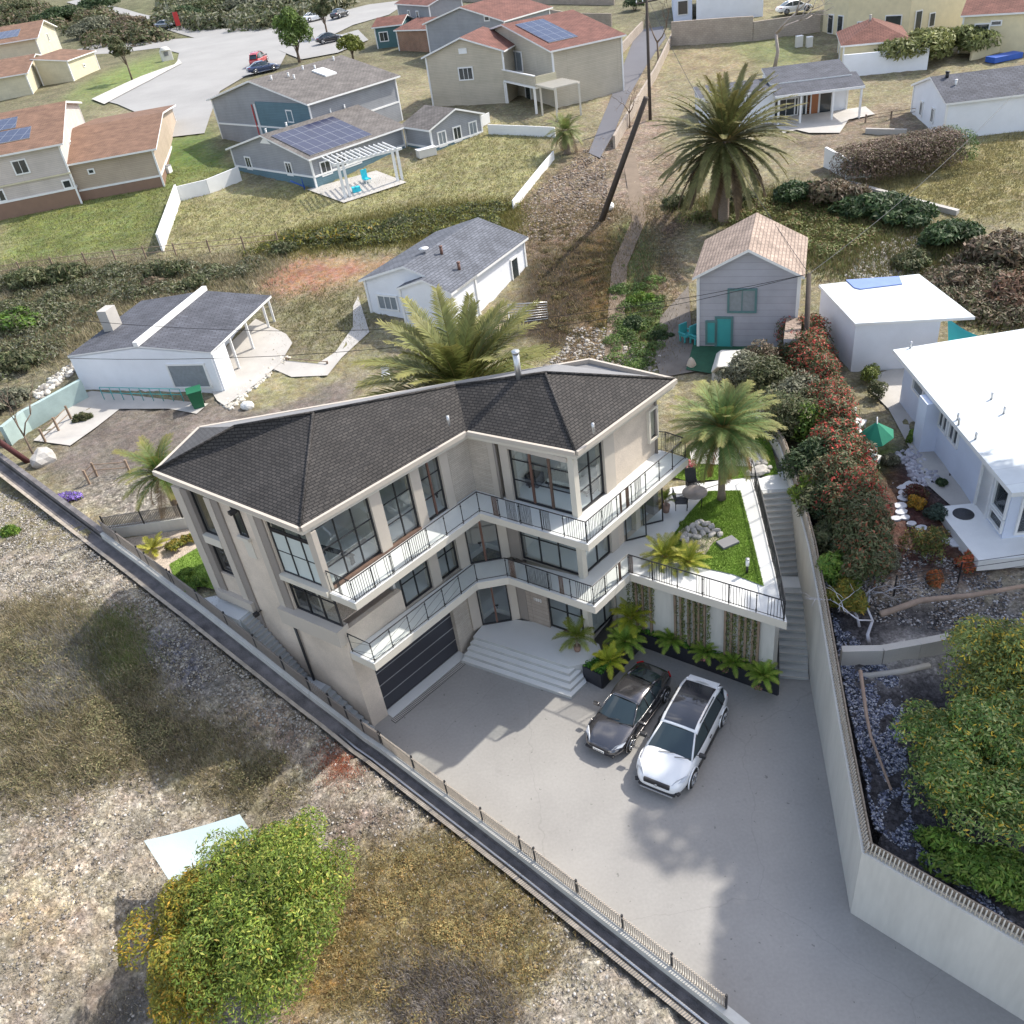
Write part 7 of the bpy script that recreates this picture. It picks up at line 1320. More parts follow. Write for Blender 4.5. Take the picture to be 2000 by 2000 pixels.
for u, v, r, h, c, lb in ((1720, 1100, .8, .9, G_GREY, 'silvery shrub beside the lower garden fence'), (1810, 1080, 1.2, 1.4, [(.13, .16, .04, 3), (.25, .15, .04, 1)], 'large green and orange shrub by the white stepping stones'), (1795, 990, .5, .7, [(.45, .24, .03, 3), (.25, .22, .04, 1)], 'golden orange shrub near the stone path'), (1830, 1015, .6, .8, [(.05, .08, .06, 3)], 'dark blue green shrub by the white porch'), (1790, 970, .6, .8, [(.12, .04, .03, 3), (.1, .09, .04, 1)], 'dark red shrub beside the garden walk'), (1890, 1105, .55, .7, [(.5, .13, .06, 3), (.16, .15, .05, 1)], 'bright coral red shrub behind the wire fence'), (1825, 1135, .5, .6, [(.42, .14, .05, 3), (.14, .12, .05, 1)], 'small orange red shrub at the fence foot'), (1785, 862, .35, .8, G_BRIGHT, 'small upright green shrub at the white house wall'), (1700, 745, .7, 1.4, [(.2, .24, .05, 3), (.1, .14, .03, 2)], 'yellow green shrub at the end of the walk'), (1715, 780, .6, 1.2, G_OLIVE, 'olive shrub beside the pale paving'), (1740, 905, .45, .7, G_GREY, 'pale flowering shrub above the pebbles'), (1840, 948, .3, .5, G_DARK, 'small dark plant at the foot of the white wall')): gbush(u, v, r, h, lb, c, 1500, .05, 12)
# mid and far shrubs
far = [(1560, 395, 2.2, 1.8, G_DARK, 'dark green shrub right of the date palm'), (1620, 405, 2.6, 2.2, G_BRN, 'brownish shrub on the right slope'), (1700, 425, 2.8, 2.2, G_DARK, 'dense green shrub mass on the right slope below the wall'), (1770, 440, 2.4, 1.9, G_DARK, 'round dark shrub on the right slope'), (1850, 480, 2.6, 1.9, G_DARK, 'dark shrub at the end of the low concrete wall'), (1950, 520, 3.0, 2.4, G_BRN, 'brown shrub above the flat white outbuilding, right'), (1870, 560, 2.0, 1.6, G_BRN, 'dry brown shrub behind the outbuilding roof'), (1985, 600, 2.3, 2.0, [(.2, .12, .08, 3), (.12, .1, .06, 2)], 'reddish brown shrub at the right edge'), (1780, 520, 1.6, 1.2, G_OLIVE, 'olive shrub near the rubble patch'),
       (1430, 400, 1.6, 1.2, G_OLIVE, 'low shrub under the date palm, right side'), (1320, 400, 1.3, .9, G_OLIVE, 'low shrub under the date palm, left side'), (1250, 590, 1.0, .8, G_BRIGHT, 'bright green plant patch beside the creek path'), (1240, 640, .9, .8, G_DARK, 'dark leafy patch lower on the creek path'), (1290, 660, .8, .5, G_DARK, 'green patch beside the stone path'),
       (60, 560, 2.4, 1.6, G_OLIVE, 'grey olive shrub below the dark rail fence at the left'), (130, 545, 2.2, 1.5, G_OLIVE, 'broad olive shrub under the rail fence'), (30, 640, 2.6, 1.5, G_BRIGHT[:2] + G_OLIVE[:1], 'greener shrub at the left edge above the stained wall'), (40, 720, 2.0, 1.4, G_OLIVE, 'olive shrub left of the teal wall'), (330, 540, 1.9, 1.4, G_OLIVE, 'olive shrub right of the white fence end'), (380, 560, 1.4, 1.0, G_OLIVE, 'small olive shrub behind the left cottage'), (300, 560, 1.3, .9, G_BRN, 'brown dry shrub behind the left cottage chimney'), (20, 790, 1.6, 1.2, G_GREY, 'grey shrub beside the teal wall end'),
       (600, 470, 2.2, .9, G_YEL + G_OLIVE, 'low yellow green shrub band above the red earth, left part'), (690, 460, 2.4, .9, G_YEL + G_OLIVE, 'low yellow green shrub band above the red earth, middle part'), (560, 490, 1.4, .8, G_OLIVE, 'low shrub at the end of the rail fence'), (780, 440, 2.0, .8, G_OLIVE, 'low shrub behind the white cottage roof'),
       (35, 30, 7, 4, G_OLIVE, 'scrubby hillside bush at the top left corner'), (110, 45, 6, 4, G_DARK, 'dark hillside bush above the yellow house'), (185, 70, 6, 3.5, G_GREY, 'grey hillside bush left of the street'), (240, 62, 5, 3, G_BRN, 'brown hillside bush near the street bend'), (290, 78, 4, 2.5, G_OLIVE, 'small hillside bush near the banner'), (440, 25, 9, 4, G_OLIVE, 'wide scrub on the far hillside, left part'), (520, 20, 9, 4, G_GREY, 'wide scrub on the far hillside, middle part'), (600, 12, 8, 4, G_DARK, 'dark scrub on the far hillside, right part'), (380, 40, 5, 3, G_DARK, 'scrub clump beside the hillside road'), (190, 20, 6, 3, G_DARK, 'scrub clump above the hillside road'),
       (1700, 60, 2.5, 4.5, [(.22, .24, .08, 3), (.15, .18, .06, 2)], 'tall pale green tree in front of the cream house'), (1790, 130, 4.0, 3.6, [(.24, .25, .09, 3), (.15, .17, .06, 2)], 'wide pale olive tree above the slate roofed house, left part'), (1870, 112, 3.6, 3.4, [(.2, .22, .08, 3), (.13, .15, .05, 2)], 'wide pale olive tree above the slate roofed house, right part'), (165, 820, .6, .6, G_OLIVE, 'tiny shrub at the cottage concrete pad'), (20, 1040, .6, .5, G_BRIGHT, 'small green plant on the pale rocks at the left edge'), (1240, 20, 2.2, 2.6, G_DARK, 'tangled dark shrub at the top of the alley')]
for u, v, r, h, c, lb in far:
    if lb.startswith('tall pale green'): continue
    gbush(u, v, (r, r * .75), h, lb, c, int(1500 + 700 * r), .09 + .022 * r, 16, stems=r < 3)
# overgrown hedge by the white wall: brown, clipped at the top
p = GT(1760, 340); root = empty('hedge', L3(p), 'big overgrown brown and green hedge on the dry lawn beside the white wall', 'hedge'); V_, Q_, C_ = leaf_cloud([(x, y, 1.3, 1.5, 1.3, 1.5) for x in np.linspace(-4, 4, 9) for y in (-.8, .8)], 26000, .07, [(.17, .12, .09, 4), (.12, .11, .05, 2), (.24, .17, .14, 1)]); V_[:, 2] = np.clip(V_[:, 2], .0, 2.75); gk = V_[:, 0] > 4.1; C_[gk] = np.array((.06, .12, .03)) * rng.uniform(.7, 1.3, (gk.sum(), 1))
o = bpy.data.objects.new('foliage', np_mesh('foliage', V_, Q_, [M['leaf']], col=C_)); COL.objects.link(o); o.parent = root; root.rotation_euler = (0, 0, .12)
clump_cover('hillside_scrub', [(0, 0), (130, 22), (330, 58), (330, 92), (190, 92), (120, 60), (0, 55)], 150, 1.5, 4.0, .55, G_OLIVE + G_BRN[:1], 26000, .32)
clump_cover('hillside_scrub', [(330, 50), (420, 62), (560, 55), (660, 20), (700, 0), (330, 0)], 190, 1.5, 4.5, .5, G_OLIVE + G_GREY[:1], 26000, .38)
clump_cover('ground_cover', [(480, 498), (560, 462), (760, 425), (900, 402), (1010, 402), (960, 450), (740, 478), (600, 490)], 240, .35, 1.0, .5, G_YEL[:2] + G_OLIVE, 30000, .075)
clump_cover('ground_cover', [(1330, 430), (1450, 400), (1560, 385), (1760, 450), (1650, 490), (1580, 520), (1480, 440)], 170, .4, 1.1, .45, [(.14, .17, .05, 3), (.2, .2, .07, 2), (.2, .12, .06, 1)], 26000, .075)
clump_cover('ground_cover', [(1800, 560), (1900, 500), (2000, 490), (2000, 650), (1900, 640)], 120, .6, 1.5, .6, G_BRN + G_OLIVE[:1], 24000, .09)
clump_cover('ground_cover', [(1195, 560), (1290, 540), (1290, 720), (1200, 730)], 70, .25, .8, .5, [(.10, .17, .035, 3), (.07, .12, .03, 2), (.16, .2, .06, 1)], 16000, .055)
clump_cover('ground_cover', [(0, 540), (330, 520), (520, 520), (420, 560), (200, 600), (120, 700), (0, 760)], 190, .4, 1.4, .5, G_OLIVE + G_GREY[:1], 30000, .09)
clump_cover('ground_cover', [(1040, 420), (1170, 440), (1200, 640), (1060, 700)], 80, .15, .45, .35, [(.16, .12, .05, 3), (.1, .1, .035, 2)], 7000, .045)
clump_cover('dry_scrub', [(0, 1200), (230, 1230), (330, 1390), (560, 1490), (560, 1570), (300, 1490), (0, 1580)], 140, .25, .8, .4, [(.2, .18, .09, 3), (.15, .15, .07, 2), (.28, .22, .13, 1)], 26000, .035)
clump_cover('dry_scrub', [(660, 1700), (900, 1640), (1090, 1860), (1000, 1990), (600, 1990)], 90, .2, .6, .35, [(.34, .27, .12, 3), (.25, .22, .09, 2), (.36, .22, .08, 1)], 16000, .03)
# street trees
p = GT(585, 122); tree('street_tree', L3(p), 1.6, (2.8, 2.8), 6.5, 'dense bright green street tree at the cul-de-sac', [(.13, .19, .04, 3), (.08, .13, .03, 3)], 6000, .17, 30, .2); p = GT(640, 72); tree('street_tree', L3(p), 2.5, 2.0, 3.5, 'smaller street tree behind the bright green one', G_OLIVE, 2500, .2, 16, .15); p = GT(690, 118); tree('street_tree', L3(p), .8, 2.2, 3.0, 'round yellow green tree in front of the teal house', [(.2, .22, .04, 3), (.13, .16, .03, 3)], 3500, .15, 18, .15)
p = GT(258, 156); tree('street_tree', L3(p), 2.8, (2.4, 2.0), 3.2, 'thin sparse tree on the roadside lawn at the upper left', G_OLIVE, 1700, .17, 12, .12, r=.3)
bare_tree('bare_tree', L3(GT(1512, 135)), 10, .42, 'bare leafless tree in front of the shaded block wall', mat('pale_bark', (.32, .28, .25), .9, .2), tr=.22); bare_tree('bare_tree', L3(at(75, 905, 4.4), 4.4), 5.6, .45, 'thin bare tree by the left edge next to the red pole', M['bark'], tr=.08, depth=4)
bare_tree('bare_tree', L3(GT(1285, 135)), 8, .5, 'tangled leafless tree in the alley at the top', M['bark'], tr=.15); bare_tree('bare_tree', L3(GT(1230, 250)), 4, .6, 'small bare bush tree in the alley near the leaning pole', M['bark'], tr=.08); gray = mat('ashen_branch', (.42, .42, .46), .9, .2)
bare_tree('dead_branch', L3(at(1700, 1250, 3.9), 3.7), 4.4, .8, 'pale dead branching plant lying across the burnt ground by the wall', gray, tr=.08, lean=(.25, .5), depth=4).scale = (1, 1, .4); bare_tree('dead_branch', L3(at(1680, 1215, 3.9), 3.7), 3.6, .85, 'ashen dead branches beside the tall wall', gray, tr=.06, lean=(-.1, .5), depth=4).scale = (1, 1, .4); bare_tree('dead_branch', L3(at(1690, 1185, 3.9), 3.8), 3.6, .85, 'white dead branches under the berry hedge end', gray, tr=.06, lean=(.2, .2), depth=4).scale = (1, 1, .4)
lg = mat('fallen_log_wood', (.30, .22, .17), .9, .25, 3, .3)
for i, (pts, r, lb) in enumerate((([(1680, 1312, 3.7), (1692, 1400, 3.4), (1700, 1440, 3.4), (1740, 1545, 3.2)], .07, 'long bare fallen branch lying on the burnt ground'), ([(1720, 1202, 4.2), (1800, 1175, 4.3), (1900, 1165, 4.3), (2010, 1145, 4.4)], .13, 'long reddish pipe or log lying along the foot of the fence'), ([(1880, 1665, 3.), (1865, 1722, 2.95)], .04, 'short pale stick on the blue black ground'))): b = MB(); b.tube([at(*q_) + [0, 0, .06] for q_ in pts], r, 7, lg if i != 2 else gray, r1=r * .6); tag(b.build('fallen_branch'), lb, 'branch')
b = MB(); b.tube([GT(1640, 1318), GT(1700, 1320), GT(1760, 1312), GT(1815, 1300)], .12, 8, M['path']); tag(b.build('concrete_edge'), 'pale curved concrete edging in front of the weathered wall', 'kerb')
# purple flowers
p = at(135, 975, 4.4); bush('flowering_shrub', L3(p, 4.2), (.85, .6), .8, 'purple flowering shrub beside the stained left wall', [(.28, .18, .6, 3), (.12, .15, .05, 2), (.4, .3, .7, 1)], 2600, .05, 12)
# ---------------------------------------------------------------- loose stuff: rubble, dry grass, debris
def rubble(name, px, n, s0, s1, m, z=None, flat=.6):
    P = [GT(u, v)[:2] for u, v in px]; pts = world_scatter(P, n); zz = T(pts[:, 0], pts[:, 1]); bm = bmesh.new(); bmesh.ops.create_icosphere(bm, subdivisions=1, radius=1); bv = np.array([v.co[:] for v in bm.verts]); bf = np.array([[v.index for v in f.verts] for f in bm.faces]); bm.free()
    s = rng.uniform(s0, s1, (n, 1, 1)) * rng.uniform(.6, 1.4, (n, 1, 3)) * [1, 1, flat]; V_ = bv[None] * (1 + rng.normal(0, .14, (n, len(bv), 1))) * s; a = rng.uniform(0, 6.28, n); ca, sa = np.cos(a)[:, None], np.sin(a)[:, None]; x, y = V_[..., 0] * ca - V_[..., 1] * sa, V_[..., 0] * sa + V_[..., 1] * ca
    V_ = np.stack([x, y, V_[..., 2]], -1) + np.column_stack([pts, zz])[:, None, :]; Fq = (bf[None] + (np.arange(n) * len(bv))[:, None, None]).reshape(-1, 3); o = bpy.data.objects.new(name, np_mesh(name, V_.reshape(-1, 3), Fq, [M['rub']], col=np.repeat(np.array(m)[rng.integers(0, len(m), n)] * rng.uniform(.7, 1.25, (n, 1)), len(bv), 0), tris=True)); COL.objects.link(o); return tag(o, kind='stuff')
m_, t_, b_ = nodes('loose_stone'); a_ = N(t_, 'ShaderNodeAttribute', attribute_name='Col'); t_.links.new(a_.outputs['Color'], b_.inputs['Base Color']); b_.inputs['Roughness'].default_value = .95; b_.inputs['Specular IOR Level'].default_value = .2; M['rub'] = m_
ST = [(.38, .35, .31), (.28, .25, .22), (.45, .43, .4), (.2, .18, .16)]
LLW = [(0, 960), (150, 1040), (700, 1440), (760, 1500), (1300, 1990), (0, 1990)]
rubble('rubble', LLW, 14000, .015, .06, ST); rubble('rubble', [(0, 960), (60, 980), (420, 1240), (700, 1460), (620, 1480), (330, 1330), (0, 1140)], 9000, .02, .07, [(.34, .32, .29), (.40, .37, .32), (.26, .24, .21), (.18, .16, .14)])
rubble('rubble', [(1020, 400), (1110, 320), (1180, 260), (1190, 430), (1100, 470), (1010, 470)], 2600, .04, .13, [(.25, .2, .16), (.18, .14, .11), (.32, .28, .24)]); rubble('rubble', [(1690, 480), (1790, 460), (1800, 530), (1740, 560), (1650, 540)], 900, .06, .22, [(.55, .52, .47), (.4, .37, .33)]); rubble('rubble', [(1215, 640), (1320, 720), (1200, 735), (1060, 720), (1120, 640)], 900, .04, .16, ST)
rubble('rubble', [(1560, 1150), (2000, 1130), (2000, 1260), (1600, 1330)], 8000, .02, .06, [(.42, .41, .42), (.24, .22, .21), (.08, .08, .09), (.16, .13, .11)], flat=.35); rubble('rubble', [(1600, 1330), (1760, 1330), (1780, 1600), (2000, 1850), (2000, 1950), (1700, 1660)], 9000, .018, .055, [(.19, .21, .29), (.09, .10, .15), (.04, .05, .07), (.36, .37, .41)], flat=.35)
rubble('rubble', [(1750, 885), (1790, 870), (1840, 945), (1790, 950)], 260, .08, .16, [(.45, .45, .5), (.35, .34, .38)]); rubble('rubble', [(430, 790), (545, 690), (565, 700), (450, 800)], 300, .1, .2, [(.6, .57, .5), (.45, .42, .36)]); rubble('rubble', [(60, 770), (150, 700), (160, 712), (80, 780)], 200, .12, .25, [(.6, .58, .52), (.3, .28, .25)])
rubble('fallen_leaves', [(900, 1440), (1000, 1450), (1030, 1530), (960, 1570), (890, 1520)], 260, .018, .04, [(.3, .16, .07), (.4, .3, .2), (.15, .08, .05)], flat=.25); rubble('fallen_leaves', [(880, 1480), (1100, 1500), (1300, 1700), (1200, 1700)], 60, .01, .018, [(.3, .2, .1)], flat=.25)
def scrub(name, px, n, h, cols, w=.012, lean=.5):
    P = [GT(u, v)[:2] for u, v in px]; return grass(name, P, 0, n, h, cols, w, zf=lambda x, y: T(x, y))
DRY = ((.34, .28, .18), (.27, .22, .14), (.2, .17, .1), (.38, .34, .26)); OLV = ((.26, .225, .13), (.30, .25, .15), (.2, .19, .10), (.34, .29, .2)); GLD = ((.38, .31, .16), (.31, .27, .13), (.36, .25, .11))
scrub('dry_grass', LLW, 60000, .12, DRY, .012); scrub('dry_scrub', [(0, 1180), (130, 1170), (260, 1230), (330, 1380), (560, 1480), (590, 1560), (480, 1600), (300, 1500), (150, 1560), (0, 1590)], 34000, .26, OLV, .014); scrub('dry_scrub', [(640, 1680), (900, 1620), (1060, 1750), (1110, 1870), (1000, 1995), (560, 1995), (620, 1850)], 26000, .2, GLD, .012)
scrub('green_scrub', [(170, 1215), (240, 1210), (280, 1300), (190, 1340)], 6000, .25, ((.14, .19, .05), (.18, .2, .07))); scrub('grey_scrub', [(70, 1240), (170, 1230), (190, 1350), (90, 1400), (40, 1330)], 9000, .3, ((.28, .27, .25), (.2, .19, .17), (.34, .33, .32)))
scrub('orange_scrub', [(630, 1478), (655, 1465), (690, 1500), (660, 1525)], 2500, .1, ((.5, .17, .1), (.45, .2, .12))); scrub('grey_scrub', [(760, 1900), (900, 1880), (1010, 1995), (780, 1995)], 12000, .2, ((.34, .31, .29), (.25, .22, .2)))
scrub('slope_grass', [(0, 520), (560, 500), (520, 560), (300, 640), (120, 720), (0, 700)], 26000, .35, OLV, .03); scrub('slope_grass', [(480, 500), (560, 460), (760, 420), (900, 400), (1010, 400), (1000, 470), (740, 480), (600, 490)], 30000, .3, ((.18, .17, .05), (.14, .14, .045), (.24, .2, .07)), .03)
scrub('slope_grass', [(1300, 400), (1560, 370), (1780, 440), (1900, 500), (2000, 480), (2000, 640), (1900, 630), (1790, 560), (1580, 530), (1450, 440)], 34000, .35, ((.16, .17, .06), (.11, .13, .045), (.22, .17, .09)), .03); scrub('slope_grass', [(1040, 400), (1300, 400), (1320, 700), (1060, 720)], 16000, .2, ((.22, .16, .08), (.14, .12, .05), (.28, .2, .12)), .025)
scrub('meadow_grass', [(360, 400), (800, 330), (960, 240), (1080, 260), (1060, 330), (1000, 410), (740, 430), (345, 500)], 40000, .12, ((.28, .25, .12), (.2, .2, .08), (.33, .3, .16)), .03); scrub('meadow_grass', [(1650, 350), (1880, 290), (2000, 250), (2000, 430), (1880, 420), (1760, 385)], 26000, .12, ((.3, .26, .12), (.24, .22, .1)), .03); scrub('meadow_grass', [(0, 395), (300, 330), (430, 330), (350, 480), (0, 520)], 22000, .12, ((.16, .19, .06), (.2, .2, .08)), .03)
scrub('yard_grass', [(545, 575), (690, 560), (720, 640), (640, 690), (560, 650)], 8000, .12, ((.22, .2, .1), (.17, .17, .07)), .025)
# ---------------------------------------------------------------- small things in the neighbours' yards
def thing_box(name, px, size, rz, m, label, cat, dz=0, lid=None):
    p = GT(*px); root = empty(name, L3(p), label, cat, None, rz); b = MB(); b.box((0, 0, size[2] / 2 + dz), size, 0, m); o = b.build('body', bevel=.02); o.parent = root
    if lid: b = MB(); b.box((0, 0, size[2] + dz + .03), (size[0] * 1.06, size[1] * 1.06, .06), 0, lid); o = b.build('lid', bevel=.015); o.parent = root
    return root
p = GT(390, 795); root = empty('wheelie_bin', L3(p), 'green wheeled rubbish bin at the corner of the left cottage', 'bin', None, .3); b = MB(); V_ = [(-.32, -.34, .08), (.32, -.34, .08), (.32, .34, .08), (-.32, .34, .08), (-.42, -.46, 1.15), (.42, -.46, 1.15), (.42, .46, 1.15), (-.42, .46, 1.15)]; b.grid(V_, [(3, 2, 1, 0), (4, 5, 6, 7), (0, 1, 5, 4), (1, 2, 6, 5), (2, 3, 7, 6), (3, 0, 4, 7)], M['green']); o = b.build('bin_body', bevel=.03); o.parent = root
b = MB(); b.box((0, 0, 1.2), (.92, .98, .08), 0, M['green']); b.box((0, .5, 1.16), (.7, .1, .08), 0, M['green']); o = b.build('lid', bevel=.02); o.parent = root; b = MB(); [b.tube([(s_, .36, .13), (s_ + .06, .36, .13)], .13, 12, M['tyre']) for s_ in (-.4, .34)]; o = b.build('wheel'); o.parent = root
thing_box('storage_box', (1443, 662), (1.7, .7, .9), 0, M['fabric'], 'large deck storage box with grey lid in front of the grey house', 'storage box', lid=M['deck'])
for u, v, lb in ((1340, 668, 'teal garden armchair on the stone patio of the grey house'), (1360, 672, 'second teal garden chair nearer the grey house door')):
    p = GT(u, v); root = empty('garden_chair', L3(p, p[2] + .1), lb, 'chair', 'teal chairs at the grey house', .5); 
    for nm, c, s_ in (('seat', (0, 0, .38), (.6, .55, .06)), ('backrest', (0, .28, .7), (.6, .08, .7)), ('armrest', (-.33, 0, .6), (.1, .6, .05)), ('armrest', (.33, 0, .6), (.1, .6, .05)), ('leg', (-.28, -.2, .19), (.08, .08, .38)), ('leg', (.28, -.2, .19), (.08, .08, .38)), ('leg', (-.28, .2, .19), (.08, .08, .38)), ('leg', (.28, .2, .19), (.08, .08, .38))): b = MB(); b.box(c, s_, 0, M['teal']); o = b.build(nm); o.parent = root
# covered boat, and small skiff standing by the wall
zt = 5.9; root = empty('covered_boat', L3(at(1440, 725, 4.6)), 'boat under a white cover in front of the grey house', 'boat'); pts = [at(1388, 728, 4.9), at(1497, 728, 4.9), at(1493, 688, 4.9), at(1400, 688, 4.9)]; tp = [at(1400, 717, 5.7), at(1487, 717, 5.7), at(1478, 683, 5.7), at(1407, 683, 5.7)]; b = MB(); b.grid(pts + tp, [(0, 1, 5, 4), (1, 2, 6, 5), (2, 3, 7, 6), (3, 0, 4, 7), (4, 5, 6, 7)], M['fabric']); 
keep(b.build('cover', bevel=.12), root); b = MB(); b.prism([p_ + (sum(pts) / 4 - p_) * .04 for p_ in pts], 4.3, 4.9, M['white']); keep(b.build('hull'), root); b = MB(); c = sum(tp) / 4; [b.tube([c + [k * .22 - .4, -.2 + .1 * k, .04], c + [k * .22 - .2, .25, .04]], .03, 4, M['iron']) for k in range(4)]; keep(b.build('rope'), root)
p = GT(1503, 662); root = empty('outboard_boat', L3(p), 'small white boat with upright engine beside the grey house wall', 'boat'); b = MB(); b.tube([(-.9, 0, .9), (-.4, 0, .8), (.5, 0, .85), (.9, 0, .95)], [.15, .42, .42, .2], 10, M['white']); o = b.build('hull'); o.parent = root; b = MB(); b.box((.2, .3, 1.7), (.35, .3, 1.0), 0, M['white']); o = b.build('engine', bevel=.05); o.parent = root; b = MB(); b.box((0, 0, .3), (1.2, .12, .12), .3, M['iron']); b.box((0, 0, .3), (.12, 1.4, .12), .3, M['iron']); o = b.build('trailer'); o.parent = root
# parasol, chairs, aqua sail, gate, etc
p = GT(1712, 900); root = empty('parasol', L3(p), 'tilted green half folded parasol beside the berry hedge', 'parasol'); b = MB(); b.tube([(0, 0, 0), (-.1, .3, 2.2)], .03, 6, M['white']); o = b.build('pole'); o.parent = root; b = MB(); n_ = 8; top = (-.1, .3, 1.95); rg = [(-.1 + .85 * math.cos(k * math.pi / 4), .3 + .85 * math.sin(k * math.pi / 4) , 1.15 + .25 * math.cos(k * math.pi / 4)) for k in range(8)]; [b.poly([top, rg[k], rg[(k + 1) % 8]], mat('green_canvas', (.015, .2, .12), .8, .1) if k == 0 else None or bpy.data.materials['green_canvas']) for k in range(8)]; o = b.build('canopy'); o.parent = root
for i, (u, v) in enumerate(((1675, 838), (1685, 862), (1692, 888), (1702, 908))):
    p = GT(u, v); root = empty('garden_chair', L3(p), ['white garden chair in the row beside the green parasol, farthest', 'white garden chair in the row, second from the far end', 'white garden chair in the row, second from the near end', 'white garden chair in the row, nearest the pebbles'][i], 'chair', 'white chairs beside the parasol', .8)
    for nm, c, s_ in (('seat', (0, 0, .4), (.6, .6, .08)), ('backrest', (0, .3, .75), (.6, .08, .6)), ('leg', (-.25, -.25, .2), (.06, .06, .4)), ('leg', (.25, -.25, .2), (.06, .06, .4)), ('leg', (-.25, .25, .2), (.06, .06, .4)), ('leg', (.25, .25, .2), (.06, .06, .4))): b = MB(); b.box(c, s_, 0, M['white']); o = b.build(nm); o.parent = root
z = 6.6; q4 = [at(1851, 621, 7.0), at(1920, 660, 6.3), at(1852, 667, 5.2)]; b = MB(); n_ = 8; VV = []; 
for i in range(n_ + 1):
    for j in range(n_ + 1 - i): a_, c_ = i / n_, j / n_; e_ = 1 - a_ - c_; p = q4[0] * e_ + q4[1] * a_ + q4[2] * c_; ctr = sum(q4) / 3; VV.append(p + (ctr - p) * .5 * (a_ * e_ * 2.2))
ix = {}; k = 0
for i in range(n_ + 1):
    for j in range(n_ + 1 - i): ix[i, j] = k; k += 1
fs = []
for i in range(n_):
    for j in range(n_ - i):
        fs.append((ix[i, j], ix[i + 1, j], ix[i, j + 1]))
        if j < n_ - i - 1: fs.append((ix[i + 1, j], ix[i + 1, j + 1], ix[i, j + 1]))
b.grid(VV, fs, M['aqua'], True); tag(b.build('shade_sail'), 'bright aqua triangular shade sail between the white outbuilding and the flat roof', 'shade sail')
g = [at(992, 595, 5.8), at(1068, 590, 5.8), at(1070, 622, 4.9), at(995, 632, 4.9)]; root = empty('metal_gate', L3(g[3]), 'silver barred metal gate standing in the muddy yard', 'gate'); b = MB(); b.tube([g[0], g[1], g[2], g[3], g[0]], .04, 5, M['alu']); keep(b.build('gate_frame'), root); b = MB()
for k in range(1, 7): a_ = k / 7; b.tube([g[0] + (g[3] - g[0]) * a_, g[1] + (g[2] - g[1]) * a_], .025, 4, M['alu'])
keep(b.build('bar'), root)
# stepping stones: one thing each
sp = mat('pale_stepping_stone', (.55, .56, .6), .8, .15)
for i, (u, v, r) in enumerate([(1765, 948, .48), (1768, 963, .3), (1765, 973, .3), (1758, 988, .28), (1760, 1000, .26), (1750, 1013, .22), (1768, 1011, .2), (1780, 1023, .2), (1799, 1032, .25), (1852, 1056, .24), (1867, 1063, .26), (1885, 1073, .26), (1906, 1080, .26), (1924, 1091, .26), (1945, 1098, .27), (1965, 1098, .27), (1982, 1094, .27), (1998, 1089, .25)]):
    p = GT(u, v); b = MB(); pts = [(r * math.cos(a_) * rng.uniform(.9, 1.1), r * .8 * math.sin(a_) * rng.uniform(.9, 1.1)) for a_ in np.linspace(0, 2 * math.pi, 11)[:-1]]; b.prism(pts, -.06, .05, sp); o = b.build('stepping_stone', loc=L3(p)); tag(o, 'pale irregular stepping stone in the dark mulch beside the flat-roofed house' if i < 9 else 'pale round stepping stone in the curved row around the white porch', 'stepping stone', 'irregular stepping stones' if i < 9 else 'round stepping stones')
# patio items at the solar house
p = GT(718, 358); root = empty('lounge_chair', L3(p), 'turquoise patio lounge chair under the pergola', 'chair', None, .6); b = MB(); b.box((0, 0, .4), (.6, .6, .08), 0, M['aqua']); b.box((0, .32, .8), (.6, .08, .8), 0, M['aqua']); o = b.build('seat'); o.parent = root; b = MB(); [b.box((sx, sy, .2), (.06, .06, .4), 0, M['white']) for sx in (-.25, .25) for sy in (-.25, .25)]; o = b.build('leg'); o.parent = root
thing_box('storage_box', (697, 376), (.7, .5, .45), .3, M['aqua'], 'small turquoise box on the patio by the pergola posts', 'box', lid=M['aqua']); thing_box('storage_box', (834, 305), (1.8, .9, .7), .35, M['fabric'], 'pale covered bench against the blue wall of the solar house', 'box', lid=M['white']); thing_box('cooler_box', (295, 342), (1.3, .7, .8), .3, M['fabric'], 'white chest beside the brown walled wing', 'box', lid=M['white']); thing_box('cooler_box', (325, 338), (1.2, .7, .7), -.3, M['white'], 'white covered grill beside the white chest', 'box', lid=M['deck'])
p = GT(585, 372); root = empty('play_set', L3(p), 'small blue play slide on the patio of the solar house', 'toy slide'); b = MB(); b.box((0, 0, .6), (1.4, .4, .06), .2, M['blue'], tilt=('Y', .6)); o = b.build('slide'); o.parent = root; b = MB(); b.tube([(.5, -.2, 0), (.45, 0, 1.0), (.5, .2, 0)], .03, 5, M['blue']); o = b.build('frame'); o.parent = root
thing_box('tarpaulin_pile', (1960, 117), (3.2, 1.3, .5), .2, M['blue'], 'bright blue tarpaulin over a pile behind the slate roofed house', 'tarpaulin'); thing_box('utility_box', (1560, 92), (.7, .6, 1.1), 0, M['fabric'], 'pale utility box on the grass near the pyramid roofed garage, left', 'utility box', lid=M['white']); thing_box('utility_box', (1580, 92), (.6, .6, 1.0), 0, M['fabric'], 'pale utility box on the grass near the pyramid roofed garage, right', 'utility box', lid=M['white'])
p = GT(347, 62); root = empty('banner', L3(p), 'red feather banner beside the far street', 'banner'); b = MB(); b.tube([(0, 0, 0), (0, 0, 3.6)], .05, 5, M['iron']); o = b.build('pole'); o.parent = root; b = MB(); b.seg((.0, 0), (1.0, .1), 1.0, 3.4, .05, M['red']); o = b.build('flag'); o.parent = root
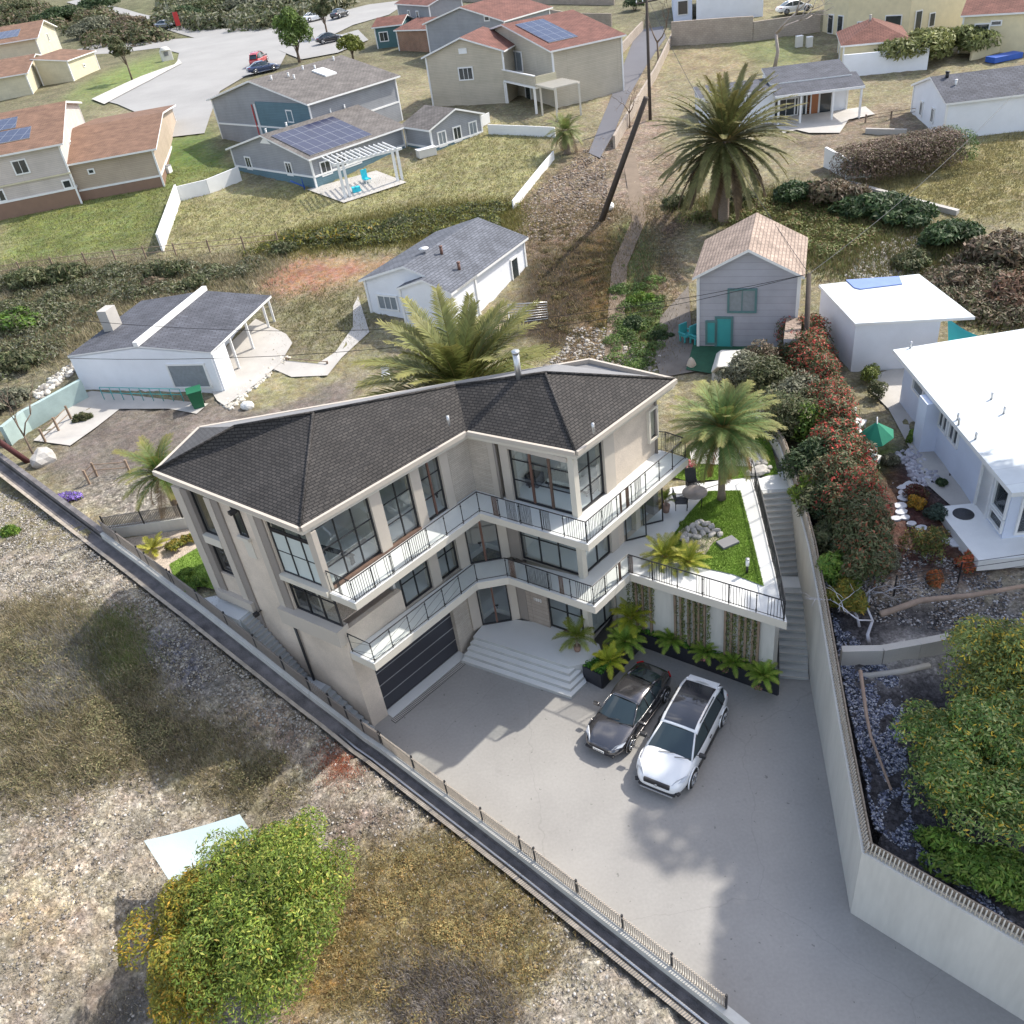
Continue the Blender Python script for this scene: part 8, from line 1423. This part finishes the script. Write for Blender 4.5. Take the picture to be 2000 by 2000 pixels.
p = GT(328, 118); root = empty('street_sign', L3(p), 'pale rounded monument sign on the corner of the roadside lawn', 'sign'); b = MB(); b.box((0, 0, .7), (1.9, .5, 1.6), .5, M['fabric']); b.tube([(0, 0, 1.5), (0, 0, 2.0)], [.9, .5], 10, M['fabric']); o = b.build('stone_face', bevel=.1); o.parent = root; b = MB(); b.box((.1, -.3, 1.0), (.7, .06, .6), .5, M['deck']); o = b.build('emblem'); o.parent = root
p = GT(484, 797); tag(rock('garden_rock', L3(p, p[2] + .15), (.42, .36, .28), m=mat('white_rock', (.65, .65, .63), .9, .2)), 'single white painted rock in the yard in front of the left cottage', 'rock'); p = GT(1190, 408); tag(rock('garden_rock', L3(p, p[2] + .2), (.55, .4, .35), m=bpy.data.materials['white_rock']), 'pale boulder beside the foot of the leaning pole', 'rock'); p = at(75, 895, 4.4); tag(rock('boulder', (float(p[0]) + .6, float(p[1]) - .6, 4.6), (.8, .7, .6)), 'large grey boulder at the foot of the red pole', 'rock')
tag(rock('boulder', L3(GT(1350, 715)), (.45, .3, .5), m=mat('tan_boulder', (.5, .42, .33), .9, .2)), 'tan upright boulder beside the covered boat', 'rock')
p = GT(756, 742); root = empty('garden_chair', L3(p), 'small white plastic chair in the yard behind the villa roof', 'chair'); 
for nm, c, s_ in (('seat', (0, 0, .4), (.5, .5, .05)), ('backrest', (0, .25, .75), (.5, .05, .65)), ('leg', (-.2, 0, .2), (.05, .5, .4)), ('leg', (.2, 0, .2), (.05, .5, .4))): b = MB(); b.box(c, s_, 0, M['white']); o = b.build(nm); o.parent = root
b = MB(); pp = [at(u, v, 4.9) for u, v in ((52, 680), (98, 640), (225, 640), (135, 690))]; b.prism(pp, 3.8, 4.9, M['path']); tag(b.build('concrete_platform'), 'old concrete platform with a rusty hatch behind the left cottage', 'platform'); b = MB(); pp = [at(u, v, 5.2) for u, v in ((95, 637), (120, 620), (175, 620), (140, 640))]; b.prism(pp, 4.91, 5.2, mat('rusty_metal', (.25, .08, .05), .8, .3)); tag(b.build('metal_hatch'), 'rusty red metal hatch on the concrete platform', 'hatch')
b = MB(); a_, c_ = GT(205, 782), GT(360, 786); un, Lp = unit(a_[:2], c_[:2]); zz = a_[2]
for s_ in (.55, .95): b.tube([a_ + [0, 0, s_], c_ + [0, 0, s_]], .025, 5, M['teal'])
for k in range(9): p = a_ + (c_ - a_) * k / 8; b.tube([p, p + [0, 0, .95]], .025, 5, M['teal'])
tag(b.build('low_railing'), 'low teal railing along the front wall of the left cottage', 'railing')
print('objects', len(bpy.data.objects), 'faces', sum(len(m.polygons) for m in bpy.data.meshes))
